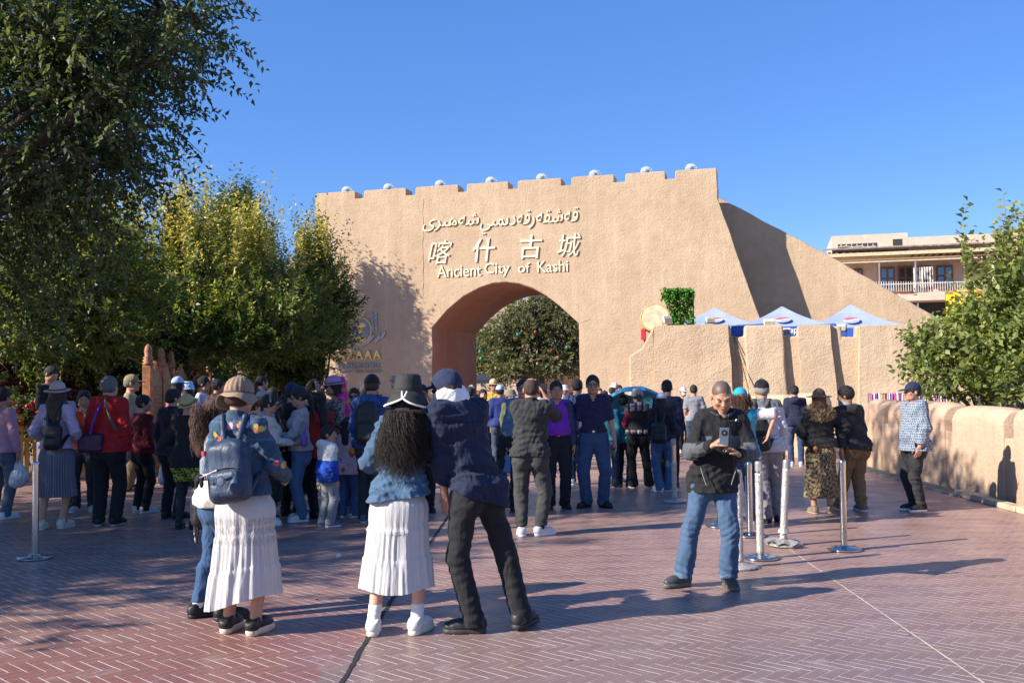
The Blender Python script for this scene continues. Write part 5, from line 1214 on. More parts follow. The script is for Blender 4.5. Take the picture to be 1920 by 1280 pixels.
    def glasses(s, dark=False):
        bm = bmesh.new()
        for sg in (-1, 1):
            pts = [s.hp((sg * .033 + .024 * math.cos(a), -.104 + .006 * abs(math.cos(a)), -.002 + .018 * math.sin(a))) for a in np.linspace(0, 2 * math.pi, 15)]
            tube(bm, pts, .0022 * s.hs * 1.3, 5, False)
            tube(bm, [s.hp((sg * .057, -.098, .004)), s.hp((sg * .079, -.02, .006)), s.hp((sg * .080, .02, .0))], .002 * s.hs * 1.3, 5)
        tube(bm, [s.hp((-.010, -.106, .002)), s.hp((.010, -.106, .002))], .002 * s.hs * 1.3, 5)
        g = obj("glasses", bm, M_BLACK, s.root)
        bm = bmesh.new()
        for sg in (-1, 1):
            vs = [bm.verts.new(s.hp((sg * .033 + .023 * math.cos(a), -.1045 + .006 * abs(math.cos(a)), -.002 + .017 * math.sin(a)))) for a in np.linspace(0, 2 * math.pi, 14, False)]; bm.faces.new(vs)
        if dark: obj("lens", bm, M_BLACK, g)
        else: bm.free()
    # ---- hair
    def hair(s, style='short', col=BLK, length=0.0, parting=True, seed=0, amp=.006):
        S = Solid(.02); q, h, M = s.hp, s.hs, s.Rh; w = lambda a: wrinkle(a, (60, 60, 18), seed)
        t = {'shaved': .0012, 'short': .012, 'bald': .006}.get(style, .016)
        S.ell(q((0, .014, .030)), (np.array((.074, .092, .087)) + t) * h, M, k=.01)
        if style in ('short', 'shaved', 'bald'): S.ell(q((0, .045, -.01)), np.array((.066 + t * .6, .058 + t, .06)) * h, M, k=.02)
        # keep the face free: cut a slanting plane from the hairline down to the nape
        S.ell(q((0, -.105, -.045)), np.array((.088, .092, .105)) * h, M, k=.006, sub=True)
        for sg in (-1, 1):
            if style in ('short', 'shaved', 'bald'): S.ell(q((sg * .088, -.004, -.030)), np.array((.022, .040, .045)) * h, M, k=.006, sub=True)
        if style == 'bald': S.ell(q((0, -.005, .105)), np.array((.058, .075, .05)) * h, M, k=.01, sub=True)
        if style in ('short', 'shaved', 'bald'): S.cut(q((0, .08, -.055)), -(s.Rh @ np.array([0, -.25, 1.0])))
        if style in ('long', 'wavy', 'curly', 'bob'):
            L = length or .35; bk = .050; down = np.array([0, 0, -1.0]); c0 = q((0, .04, -.02)); wd = {'curly': .085, 'wavy': .075}.get(style, .066)
            e0 = s.T((0, .115 + .02 * s.fat, 1.30))
            S.cone(c0, c0 * .5 + e0 * .5 + np.array([0, 0, .02]), wd * h, wd * 1.05 * h, k=.03, ky=.75); S.cone(c0 * .5 + e0 * .5 + np.array([0, 0, .02]), e0 + down * max(.0, L - .25) * s.u, wd * 1.05 * h, wd * .75 * h, ky=.55, k=.03)
            for sg in (-1, 1):
                S.cone(q((sg * .070, .012, .01)), q((sg * .074, .022, -.10)), .026 * h, .024 * h, k=.02)
                if style != 'bob': S.cone(q((sg * .072, .022, -.10)), s.T((sg * .085, .09, 1.28)), .026 * h, .022 * h, k=.02)
        if style == 'pony':
            S.ell(q((0, .112, .025)), np.array((.026, .03, .026)) * h, M, k=.01); S.cone(q((0, .12, .02)), q((0, .135, -.10)), .028 * h, .034 * h, k=.015); S.cone(q((0, .135, -.10)), q((0, .11, -.10 - (length or .2))), .034 * h, .012 * h, k=.015)
        if getattr(s, 'hatted', False): S.cut(q((0, 0, .030)), s.Rh @ np.array([0, 0, 1.0]))
        if style == 'bun': S.ell(q((0, .105, -.015)), np.array((.036, .032, .034)) * h, M, k=.01)
        if style == 'mop':
            r = np.random.default_rng(seed)
            for _ in range(26): d = unit(r.normal(size=3) + np.array([0, .15, .8])); S.ell(q(np.array((0, .014, .045)) + d * np.array((.074, .09, .075))), np.array((.022, .022, .018)) * h, k=.010)
        a = {'shaved': .0006, 'curly': .013, 'wavy': .009, 'mop': .006}.get(style, .0045)
        S.noise.append(wrinkle(a, (70, 70, 30) if style == 'curly' else (75, 75, 20), seed))
        return s.emit("hair", S, M_SKIN if style == 'shaved' else M_HAIR, col, min(s.res, .010))
    # ---- hats
    def hat(s, kind, col, col2=None, tilt=(0, 0), back=False, mat=None, brim=.06):
        S = Solid(.012); h = s.hs; M = s.Rh @ rotm(*tilt); q = lambda p: s.Hc + M @ (np.array(p, float) * h); sg = 1 if back else -1; c2 = col2 or col
        up = M @ np.array([0, 0, 1.0]); rs = min(s.res, .010)
        if kind == 'cap':
            S.ell(q((0, .012, .034)), np.array((.086, .104, .096)) * h, M); S.cut(q((0, 0, .024)), -up)
            V1 = S; B = Solid(.008)
            B.ell(q((0, sg * .105, .026)), np.array((.075, .082, .010)) * h, M @ rotm(10 * -sg), k=.01); B.ell(q((0, sg * .10, .005)), np.array((.075, .075, .016)) * h, M @ rotm(10 * -sg), k=.004, sub=True) if False else None
            ht = s.emit("cap", V1, mat or M_CLOTH, col, rs); b = s.emit("visor", B, mat or M_CLOTH, c2, min(rs, .006), ht)
            bm = bmesh.new(); ball(bm, Vector(q((0, .012, .131))), .006 * h, 8); obj("button", bm, M_BLACK, ht); return ht
        if kind == 'bucket':
            S.cone(q((0, .012, .085)), q((0, .012, .03)), .080 * h, .096 * h, k=.01); S.cone(q((0, .012, .03)), q((0, .012, -.02)), .10 * h, (.098 + brim) * h, k=.01); S.cut(q((0, 0, .126)), up); S.cut(q((0, 0, -.012)), -up)
        if kind in ('straw', 'brim'):
            S.ell(q((0, .012, .050)), np.array((.086, .102, .095)) * h, M); S.cut(q((0, 0, .025)), -up)
            B = Solid(.008); B.ell(q((0, .010, .027)), np.array((.098 + brim, .118 + brim, .012)) * h, M)
            nz = wrinkle(.006, (8, 8, 0), int(brim * 1000)); B.noise.append(nz)
            ht = s.emit("hat", S, mat or M_KNIT, col, rs); s.emit("brim", B, mat or M_KNIT, c2, min(rs, .007), ht)
            bm = bmesh.new(); pts = [q((.089 * math.cos(a), .012 + .105 * math.sin(a), .041)) for a in np.linspace(0, 2 * math.pi, 25)]; tube(bm, pts, .011 * h, 6, False); obj("hat_band", bm, M_BAND, ht); return ht
        if kind == 'beanie': S.ell(q((0, .012, .038)), np.array((.084, .102, .095)) * h, M); S.cut(q((0, 0, .015)), -up)
        return s.emit("hat", S, mat or M_CLOTH, col, rs)
    # ---- clothes
    def top(s, nm, col, mat=None, o=.016, hem=.82, sleeves=1.0, fold=.006, collar=None, flare=0.0, hood=False, seed=1, hemcut=None, so=None):
        """sleeves: 1 full, .45 short, 0 none (fraction of the arm covered)"""
        S = Solid(.02); u = s.u; s.trunk(S, o); so = o * .75 if so is None else so
        if hem < .95:
            r0 = (.152 + o + flare) * u * (s.fat * .6 + .4); S.cone(s.T((0, 0, .98)), s.T((0, 0, hem - .03)), (.148 + o) * u * (s.fat * .6 + .4), r0, ky=.72 + o, k=.04)
            for i in (0, 1): S.cone(s.hipj[i] + np.array([0, .045 * u, .03 * u]), s.hipj[i] + np.array([0, .042 * u, (hem - .90) * u]), (.088 * (s.fat * .5 + .5) + o + .012) * u, k=.05)
        for i in (0, 1):
            if sleeves <= 0:
                S.cone(s.sh[i] * .8 + s.T((0, 0, 1.37)) * .2, s.sh[i], (.058 + o) * u, k=.03); continue
            e, w = s.elb[i], s.wri[i]
            if sleeves < .6:
                t = sleeves / .53; p = s.sh[i] + (e - s.sh[i]) * t; S.cone(s.sh[i], p, (.056 + so) * u, (.058 + so) * u, k=.03)
                S.noise.append(lambda P, p=p, d=nrm(e - s.sh[i]): np.where((np.linalg.norm(P - p, axis=1) < .14 * u), np.maximum(0, (P - p) @ d) * 1.5, 0))
            else:
                f = .9 if s.sex == 'f' else 1.0; t = (sleeves - .53) / .47; w2 = e + (w - e) * min(t, 1.0)
                S.cone(s.sh[i], e, (.056 * f + so) * u, (.046 * f + so) * u, k=.03); S.cone(e, w2, (.046 * f + so) * u, (.034 * f + so * .8) * u, k=.02)
                S.noise.append(lambda P, p=w2 + nrm(w - e) * .0, d=nrm(w - e): np.where((np.linalg.norm(P - p, axis=1) < .075 * u), np.maximum(0, (P - p) @ d) * 1.6, 0))
        if hood: S.ell(s.T((0, .115 + .02 * s.fat, 1.40)), np.array((.115, .075, .085)) * u, k=.03)
        if fold:
            if s.res > .0095: fold = fold * (.75 if s.res < .011 else .5)
            S.noise.append(wrinkle(fold * 1.1, (15, 15, 40), seed)); S.noise.append(wrinkle(fold * .6, (48, 48, 28), seed + 5)); S.noise.append(wrinkle(fold * .28, (95, 95, 70), seed + 9)); ph = seed * 1.7; tw_ = 1 if seed % 2 else -1
            S.noise.append(lambda P: fold * .9 * (np.abs(np.sin(P[:, 2] / u * 52 + tw_ * P[:, 0] / u * 15 + 1.2 * np.sin(P[:, 0] / u * 17 + ph) + ph)) - .6) * np.exp(-((P[:, 2] / u - max(hem + .13, .98)) / .13) ** 2))
            for i in (0, 1):
                if sleeves > .6:
                    def ef(P, e=s.elb[i], a=nrm(s.wri[i] - s.sh[i]), w=s.wri[i], q=i):
                        d = P - e; d2 = P - w; t = d @ a; t2 = d2 @ a
                        return -fold * .9 * (np.abs(np.sin(t / u * 62 + 2.0 * np.sin(d[:, 0] / u * 18 + ph + q) + ph)) - .6) * np.exp(-((d ** 2).sum(1) / (.105 * u) ** 2)) - fold * .55 * (np.abs(np.sin(t2 / u * 60 + np.sin(d2[:, 1] / u * 25 + ph))) - .6) * np.exp(-((d2 ** 2).sum(1) / (.10 * u) ** 2))
                    S.noise.append(ef)
        if collar:
            n0 = s.T((0, .012, 1.43)); S.cone(n0 - np.array([0, 0, .03 * u]), n0 + np.array([0, .004, collar * u]), .080 * u * (.9 if s.sex == 'f' else 1), .073 * u * (.9 if s.sex == 'f' else 1), ky=.95, k=.015)
        hz = hem * u; S.cut((0, 0, hz), hemcut or (0, 0, -1))
        zc = (.004 + (collar or .0)) * u
        S.cut(s.T((0, .012, 1.43)) + np.array([0, 0, zc]), (0, -.35, 1))
        if not collar or collar < .06: S.ell(s.T((0, -.085, 1.455)), np.array((.055, .07, .075)) * u, k=.01, sub=True)
        return s.emit(nm, S, mat or M_CLOTH, col)
    def trousers(s, col, mat=None, o=.012, ko=.018, ho=.026, hem=.035, fold=.006, seed=2, nm="trousers", waist=1.0):
        S = Solid(.02); s.legs(S, o, ko, ho, .016); u = s.u
        if waist > .95: S.cone(np.array((0, 0, .92 * u)) + s.hipoff, s.T((0, 0, waist)), (.145 + o) * u * (s.fat * .6 + .4), (.135 + o) * u * s.fat, ky=.72, k=.03)
        if ho > .018:
            for i in (0, 1): S.cone(s.ank[i], s.ank[i] - np.array([0, -.005, .05 * u]), (.034 + ho) * u, (.036 + ho) * u, k=.01)
        S.noise.append(wrinkle(fold * 1.0, (16, 16, 36), seed)); S.noise.append(wrinkle(fold * .45, (55, 55, 40), seed + 3)); kz = s.knee[0][2]
        for i in (0, 1):
            def kf(P, k=s.knee[i], q=i): d = P - k; return -fold * (np.abs(np.sin(d[:, 2] / u * 58 + (1 - 2 * q) * d[:, 0] / u * 22 + 1.3 * np.sin(d[:, 0] / u * 20 + seed))) - .6) * np.exp(-((d ** 2).sum(1) / (.12 * u) ** 2))
            S.noise.append(kf)
        S.noise.append(lambda P: -fold * .8 * (np.abs(np.sin(P[:, 2] / u * 42 + np.abs(P[:, 0]) / u * 30 + seed)) - .6) * np.exp(-((P[:, 2] / u - .82) / .07) ** 2))
        def ankle(P): return -.5 * fold * (np.sin(P[:, 2] / u * 95 + P[:, 0] * 30) + .3) * np.exp(-((P[:, 2] / u - .13) / .085) ** 2)
        S.noise.append(ankle); S.cut((0, 0, hem * u), (0, 0, -1)); S.cut((0, 0, waist * u), (0, 0, 1))
        return s.emit(nm, S, mat or M_CLOTH, col)
    def shoes(s, col=BLACK, sole=WHT, chunky=0.0, res=None):
        u = s.u
        for i in (0, 1):
            d, a = s.toed[i], s.ank[i]; z0 = a[2] - .085 * u; heel = np.array([a[0], a[1], z0]) - d * .035 * u; Mz = rotm(0, math.degrees(math.atan2(d[0], -d[1])))
            S = Solid(.018); c = chunky
            S.cone(heel + np.array([0, 0, (.045 + c) * u]), heel + np.array([0, 0, (.075 + c) * u]), (.040 + c * .3) * u, .040 * u); S.cone(heel + np.array([0, 0, (.045 + c) * u]), heel + d * .15 * u + np.array([0, 0, (.036 + c * .6) * u]), .040 * u, .043 * u); S.cone(heel + d * .12 * u + np.array([0, 0, (.042 + c) * u]), heel + d * .19 * u + np.array([0, 0, (.036 + c * .5) * u]), .042 * u, .034 * u)
            S.cone(heel + np.array([0, 0, .06 * u]), a + np.array([0, 0, .02 * u]), .040 * u, .040 * u)
            S.cut((0, 0, z0 + .006), (0, 0, -1)); S.cut(a + np.array([0, 0, .022 * u]) - d * .04, -d * .5 + np.array([0, 0, 1.0]))
            up = s.emit("shoe", S, M_LEATH, col, res or min(s.res, .009))
            B = Solid(.01); th = (.022 + c) * u
            B.cone(heel + np.array([0, 0, th * .5]), heel + d * .19 * u + np.array([0, 0, th * .5]), .043 * u, .040 * u, k=.01); B.ell(heel + d * .13 * u + np.array([0, 0, th * .5]), np.array((.050, .10, th * 1.2)) * np.array((u, u, 1)), Mz, k=.01)
            B.cut((0, 0, z0 + th), (0, 0, 1)); B.cut((0, 0, z0 + .001), (0, 0, -1)); s.emit("sole", B, M_LEATH, sole, res or min(s.res, .008), up)
    def socks(s, col=WHT, h_=.17):
        u = s.u
        for i in (0, 1):
            S = Solid(.01); d = nrm(s.knee[i] - s.ank[i]); S.cone(s.ank[i] - d * .03 * u, s.ank[i] + d * (h_ - .085) * u, .041 * u, .045 * u)
            S.noise.append(wrinkle(.003, (10, 10, 60), 3)); S.cut((0, 0, .07 * u), (0, 0, -1)); S.cut((0, 0, h_ * u), (0, 0, 1)); s.emit("sock", S, M_KNIT, col)
    def belt(s, z=1.0, col=BLACK):
        bm = bmesh.new(); u = s.u; r = (.157) * u * s.fat; c = s.T((0, 0, z)); pts = [c + np.array((r * math.cos(a), r * .76 * math.sin(a), 0)) for a in np.linspace(0, 2 * math.pi, 33)]
        for dz in (-.010, 0, .010): tube(bm, [p + np.array([0, 0, dz * u]) for p in pts], .008 * u, 6, False)
        b = obj("belt", bm, M_BLACK, s.root); bm = bmesh.new(); box(bm, Vector(c + np.array((0, -r * .76 - .010, 0))), (.030 * u, .010, .024 * u)); obj("buckle", bm, M_STEEL, b)
    def skirt(s, col, z1, z0, w0, w1, folds=18, amp=.03, mat=None, tiers=(), nm="skirt", hem=None, n=160, ky=.85, pleat=False, seed=0, colf=None, hang=(0, 0)):
        r = np.random.default_rng(seed); u = s.u; m = 46; V = []; ph = r.uniform(0, 6.28, 6); cl_ = []
        for j in range(m + 1):
            t = j / m
            for k in range(n):
                a = 2 * math.pi * k / n; zb = (z0 + (hem(a) if hem else 0)); z = z1 + (zb - z1) * t
                rad = w0 + (w1 - w0) * t ** .8; e = 0
                zz = z * 1.0; hb = math.exp(-((z - .84) / .13) ** 2) * .034; rad += hb * min(1, t * 7)
                tt = t; ampk = amp * (.12 + .9 * t)
                if pleat: e = ampk * ((a * folds / (2 * math.pi)) % 1 - .5) * 1.2 + .15 * ampk * math.sin(a * 3 + ph[0])
                else:
                    for q, fq in enumerate((folds, folds * .63, folds * 1.7, folds * 2.9)): e += ampk * (.5, .45, .28, .12)[q] * (.55 + .45 * math.sin(2 * a + ph[5] + q)) * math.sin(a * round(fq) + .9 * math.sin(3 * a + ph[q] * 2) + ph[q] + 1.6 * math.sin(t * 3 + ph[4]) * (.3 + .2 * q) + .8 * math.sin(2 * a + t * 4))
                for tz in tiers:
                    if t > tz: e += .010 + amp * .22 * math.sin(a * folds * 2 + 9 * tz) * min(1, (t - tz) * 12)
                    if abs(t - tz) < .014: e += .008
                c = s.T((0, 0, z)) if z > .86 else np.array([s.hipoff[0] * max(0, z / .86), s.hipoff[1], z * u]) + np.array([hang[0], hang[1], 0]) * u * (1 - z / .9)
                V.append((c[0] + (rad + e) * u * math.cos(a), c[1] + (rad + e) * ky * u * math.sin(a), z * u)); cl_.append((a, t))
        F = [(j * n + k, (j + 1) * n + k, (j + 1) * n + (k + 1) % n, j * n + (k + 1) % n) for j in range(m) for k in range(n)]
        V = np.array(V); cc = colf(V, np.array(cl_)) if colf else np.broadcast_to(np.array(col), (len(V), 3))
        return obj(nm, pymesh(nm, V, F, cc, True), mat or M_CLOTH, s.root)
    def flaps(s, col, mat=None, r0=.076, r1=.098, hgt=.062, gap=.75, drop=.02):
        """open stand-up collar: a flared band round the neck with a gap in front"""
        V, F = [], []; n = 36; c0 = s.T((0, .008, 1.415))
        for j in range(4):
            f = j / 3
            for k in range(n + 1):
                a = -math.pi / 2 + gap / 2 + (2 * math.pi - gap) * k / n; e = abs(2 * k / n - 1) ** 3; rr = r0 + (r1 - r0) * f + .02 * e * f
                V.append(c0 + np.array((rr * math.cos(a), .95 * rr * math.sin(a), hgt * f * (1 - .15 * e) - drop * e - .012 * (1 - math.sin(a))  )) * s.u)
        for j in range(3):
            for k in range(n): q = j * (n + 1) + k; F.append((q, q + 1, q + n + 2, q + n + 1))
        o = obj("collar", pymesh("collar", V, F, np.broadcast_to(np.array(col), (len(V), 3)), True), mat or M_CLOTH, s.root); m = o.modifiers.new("s", 'SOLIDIFY'); m.thickness = .012 * s.u; m.offset = 0; return o
    def curls(s, n=1300, col=(.020, .015, .013), z=(1.44, 1.50), L=(.22, .46), rad=.105, spread=.55, seed=9, arc=1.35, push=.045):
        V, F, cc = [], [], []; r = np.random.default_rng(seed); base = 0
        for k in range(n):
            a = r.uniform(-arc, arc); z0 = r.uniform(*z); ln = r.uniform(*L) * (1 - .15 * abs(a)); rd = rad + .03 * r.random(); wx, ph, fr = r.uniform(.003, .016), r.uniform(0, 6.28), r.uniform(26, 62); m = 22; wdt = r.uniform(.0012, .0032)
            for j in range(m + 1):
                t_ = j / m; zz = z0 - ln * t_; sp = 1 + spread * t_; c = s.T((0, .012, zz)); c[0] += (s.Hc[0] - s.T((0, 0, 1.6))[0]) * (1 - t_); x = math.sin(a) * rd * sp * .95 + wx * math.sin(fr * zz + ph) * (1 + t_); y = .03 + math.cos(a) * (rd + push * min(1, t_ * 3)) + wx * math.cos(fr * zz + ph)
                P0 = c + np.array((x, y, 0)) * s.u; ww = wdt * (1 - .75 * t_ ** 3)
                for sx, sy in ((-1, -.4), (0, .8), (1, -.4)): V.append(P0 + np.array((sx * ww * math.cos(a) + sy * ww * math.sin(a), sy * ww * math.cos(a), 0)))
            for j in range(m):
                for q in range(3): F.append((base + j * 3 + q, base + j * 3 + (q + 1) % 3, base + (j + 1) * 3 + (q + 1) % 3, base + (j + 1) * 3 + q))
            base += 3 * (m + 1); cc += [np.array(col) * r.uniform(.6, 2.2)] * (3 * (m + 1))
        return obj("hair_strands", pymesh("hair_strands", V, F, np.array(cc), True), M_HAIR, s.root)
    def world(s, p): return s.root.matrix_world @ Vector(p)
    def thing(s, nm, label, cat, p, group=None):
        """top-level thing carried by this person, its origin at person-space point p, axes as the person's"""
        Mz = Matrix.Rotation(R(s.yaw), 3, 'Z'); return empty(nm, s.P + Mz @ Vector(p), label, cat, group, R(s.yaw))
def M_simple(): pass
M_EYE = plain("eye_dark", (.012, .009, .008), .2); M_EYEW = plain("eye_white", (.45, .42, .39), .3); M_BROW = plain("brow", (.015, .012, .011), .7); M_LIP = plain("lip", (.25, .085, .07), .5); M_TEETH = plain("teeth", (.6, .55, .5), .4); M_BAND = plain("hat_ribbon", (.10, .055, .045), .7)
def band(z_, *cols):
    """colour by height: band((.5,c0),(.8,c1),c2)"""
    pass
def solid_thing(t, nm, S, mat, col, res, parent=None):
    V, F = S.build(res); c = col(V) if callable(col) else np.broadcast_to(np.array(col, np.float32), (len(V), 3)); return obj(nm, pymesh(nm, V, F, c, True), mat, parent or t)
def backpack(p, label, col, size=(.15, .085, .21), z=1.17, mat=None, strap=True, dx=0.0, off=.13, pocket=True, res=None, tilt=0.0, dz=0.0):
    """pack on the back: coordinates of the person with the origin between the shoulders"""
    u = p.u; c = p.T((dx, off + size[1] + .03 * p.fat, z)); t = p.thing("backpack", label, "backpack", c); M = rotm(6, 0, tilt); S = Solid(.02); res = res or p.res; sx, sy, sz = [k * u for k in size]
    S.box((0, 0, 0), (sx, sy, sz), .06 * u, M); S.ell((0, 0, sz * .75), (sx * .8, sy * .8, sz * .4), M, k=.03); S.noise.append(wrinkle(.006, (9, 9, 14), 4))
    b = solid_thing(t, "bag_body", S, mat or M_NYLON, col, res)
    if pocket:
        S = Solid(.015); S.box(M @ np.array((0, sy * .92, -sz * .38)), (sx * .82, sy * .42, sz * .46), .045 * u, M); S.noise.append(wrinkle(.004, (9, 9, 14), 6)); solid_thing(t, "front_pocket", S, mat or M_NYLON, tuple(k * 1.1 for k in col), res)
        bm = bmesh.new(); tube(bm, [Vector(M @ np.array((sx * .78 * math.sin(a), sy * 1.12, sz * (.02 + .13 * math.cos(a))))) for a in np.linspace(-1.5, 1.5, 9)], .004 * u, 5); obj("zip", bm, M_BLACK, t)
    if strap:
        for i, sg in ((0, -1), (1, 1)):
            S = Solid(.008); pts = [np.array((sg * .05 * u, -.02 * u, sz * .92)), p.T((sg * .085, .06, 1.455)) - c, p.T((sg * .095, -.03, 1.455)) - c, p.T((sg * .105, -.13 - .05 * (p.fat - 1), 1.33)) - c, p.T((sg * .13, -.13 - .05 * (p.fat - 1), 1.18)) - c, p.T((sg * .140, .03, 1.08)) - c, np.array((sg * sx * .9, 0, -sz * .75))]
            for a, b_ in zip(pts, pts[1:]): S.cone(a, b_, .021 * u, k=.01)
            solid_thing(t, "strap", S, mat or M_NYLON, tuple(k * .9 for k in col), max(res, .007))
    return t
def handbag(p, label, pos, size, col, mat=None, cat="bag", strap_to=None, name="handbag", strap_col=None, yawd=0):
    """bag with its top centre at the person-space point pos; strap_to: list of person-space points the strap runs over"""
    u = p.u; t = p.thing(name, label, cat, np.array(pos)); S = Solid(.02); S.box((0, 0, -size[2]), size, min(size) * .75, rotm(0, yawd), k=.02); S.noise.append(wrinkle(.005, (12, 12, 16), 9)); solid_thing(t, "bag_body", S, mat or M_NYLON, col, min(p.res, .009))
    if strap_to:
        S = Solid(.006); pts = [np.array(q, float) - np.array(pos) for q in strap_to]
        for a, b in zip(pts, pts[1:]): S.cone(a, b, .014 * u, k=.008)
        solid_thing(t, "strap", S, mat or M_NYLON, strap_col or col, .008)
    return t
def phone(p, label, c, nrm_, up, col=(.10, .14, .2), s=1.0):
    """flat phone held at person-space point c"""
    t = p.thing("phone", label, "phone", c); n = Vector(nrm_).normalized(); v = Vector(up); v = (v - n * v.dot(n)).normalized(); x = v.cross(n); M = Matrix((x, v, n)).transposed()
    bm = bmesh.new(); box(bm, Vector((0, 0, 0)), (.074 * s, .155 * s, .009), M); o = bevel(obj("phone_body", bm, plain("phone_shell", col, .25), t), .003, 2)
    bm = bmesh.new(); box(bm, n * .0052, (.066 * s, .142 * s, .001), M); obj("screen", bm, M_BLACK, t); return t, M
# ================================================================ the four people in front
def spots(V, items, base, s=None):
    """embroidered flowers: (centre, radius, colour) painted on the cloth itself"""
    c = np.tile(np.array(base, np.float32), (len(V), 1))
    for ctr, rad, colr in items:
        m = np.linalg.norm(V - np.array(ctr), axis=1) < rad; c[m] = colr
    return c
FR = .0075
# --- woman in the brown bucket hat
p = Person("person in brown bucket hat, embroidered denim jacket and long white lace skirt, seen from behind", 460, 1184, 713, yaw=166, sex='f', fat=1.01, res=FR, lean=(.035, .02), hands=((-.17, -.25, 1.02), (.20, -.25, 1.02)), feet=((-.10, .02), (.11, 0)), head=(4, -8, -5), skin=SKIN, toe=(8, 4), grip=(45, 45))
p.bare = True; p.body(); 
p.hatted = True; p.hair('short', BRN, seed=3)
def denim_f(V):
    u = p.u; b = np.array((.036, .070, .120)); c = np.tile(b.astype(np.float32), (len(V), 1)); back = V[:, 1] > 0
    x, z = (V[:, 0]) / u, V[:, 2] / u
    for sx in (-.118, .118):   # stitched seams
        m = back & (np.abs(x - .03 - sx - (z - 1.2) * .12 * np.sign(sx)) < .007) & (z < 1.29); c[m] *= 1.75
    m = back & (np.abs(z - 1.30) < .006); c[m] *= 1.6
    m = np.abs(z - 1.425) < .006; c[m] *= 1.5
    rr = np.random.default_rng(5)
    fl = [(.055, 1.395, .026, (.62, .36, .38)), (-.03, 1.40, .028, (.66, .26, .08)), (-.03, 1.40, .012, (.35, .03, .02)), (-.075, 1.405, .020, (.55, .38, .50)), (.02, 1.365, .014, (.02, .03, .07)), (-.05, 1.365, .014, (.02, .03, .07)), (.0, 1.375, .013, (.015, .02, .05)), (.085, 1.36, .014, (.02, .03, .07)), (-.02, 1.345, .015, (.5, .3, .06)),
          (-.145, 1.37, .024, (.62, .22, .08)), (-.165, 1.375, .017, (.62, .42, .08)), (-.13, 1.395, .013, (.5, .4, .06)), (.16, 1.335, .020, (.5, .38, .05)), (.135, 1.305, .022, (.6, .12, .10)), (.15, 1.315, .012, (.02, .03, .06)), (-.10, 1.37, .011, (.02, .03, .07))]
    for fx, fz, r_, colr in fl: m = back & ((x - fx) ** 2 + (z - fz) ** 2 < r_ ** 2 * (1 + .35 * np.sin(9 * np.arctan2(z - fz, x - fx)))); c[m] = colr
    e = p.elb[0]
    for q in range(7):
        d = rr.normal(size=3) * .025; m = (np.linalg.norm(V - e - np.array((-.05, 0.03, .02)) - d, axis=1) < .022); c[m] = ((.6, .3, .06), (.5, .1, .1), (.35, .12, .3))[q % 3]
    m = z < 1.02; c[m] *= .8
    return c
p.top("denim_jacket", denim_f, M_DENIM, o=.018, hem=.93, fold=.009, collar=.05, seed=11, so=.024, flare=.015)
def lace(V, at_):
    z = V[:, 2] / p.u; a = at_[:, 0]; c = np.tile(np.array((.56, .545, .54), np.float32), (len(V), 1))
    m = (z < .79) & (z > .60); u1, v1 = (a * 6.2) % 1 - .5, ((z - .60) / .063) % 1 - .5; r_ = np.hypot(u1, v1); hole = (np.abs(r_ - .33) < .10) | (r_ < .1); c[m & hole] *= .62
    return c
p.skirt(None, .97, .215, .148, .240, folds=19, amp=.020, mat=M_GAUZE, tiers=(.42, .72), hem=lambda a: -.055 * math.cos(a) * .9 - .02 * math.sin(2 * a), seed=2, colf=lace, n=220, nm="lace_skirt", hang=(.02, 0))
p.shoes(BLACK, (.60, .47, .36), chunky=.028)
# drooping corduroy hat
S = Solid(.012); h = p.hs; M = p.Rh @ rotm(6, 0, 8); q = lambda v: p.Hc + M @ (np.array(v, float) * h)
S.ell(q((0, .014, .045)), np.array((.092, .106, .098)) * h, M); S.cut(q((0, 0, .014)), -(M @ np.array([0, 0, 1.0])))
S.noise.append(lambda P: .0025 * np.sin(np.arctan2(((P - p.Hc) @ M)[:, 1], ((P - p.Hc) @ M)[:, 0]) * 22))
def cord(V):
    L = (V - p.Hc) @ M / h; a = np.arctan2(L[:, 1], L[:, 0]); c = np.tile(np.array((.30, .20, .135), np.float32), (len(V), 1)); m = (np.sin(L[:, 2] * 420) > .55); c[m] *= .72; m = np.abs(np.sin(a * 9)) < .16; c[m] *= .55; return c
hat = p.emit("hat", S, M_KNIT, cord, .006)
V, F = [], []; n = 120
for j in range(9):
    t_ = j / 8
    for k in range(n):
        a = 2 * math.pi * k / n; rad = .092 + .042 * t_ + .010 * math.sin(3 * a + .6) * t_; z = .022 - .062 * t_ ** 1.1 - .030 * t_ * math.cos(2 * a + .8) - .01 * t_ * math.sin(5 * a) + .02 * t_ * math.cos(a - 2.6)
        V.append(q((rad * math.cos(a), .012 + 1.08 * rad * math.sin(a), z)))
for j in range(8):
    for k in range(n): F.append((j * n + k, j * n + (k + 1) % n, (j + 1) * n + (k + 1) % n, (j + 1) * n + k))
cc = np.repeat(np.array([(.33, .235, .16) if j % 2 else (.24, .165, .11) for j in range(9)]), n, 0)
o = obj("brim", pymesh("brim", V, F, cc, True), M_KNIT, hat); o.modifiers.new("s", 'SOLIDIFY').thickness = .004
bm = bmesh.new(); tube(bm, [q((.091 * math.cos(a), .014 + .105 * math.sin(a), .022)) for a in np.linspace(0, 2 * math.pi, 30)], .009, 6, False); obj("hat_band", bm, M_BAND, hat)
PK = backpack(p, "navy nylon backpack on the back of the woman in the embroidered denim jacket", (.020, .038, .075), size=(.142, .075, .20), z=1.095, dx=-.03, off=.125, res=.007, tilt=9)
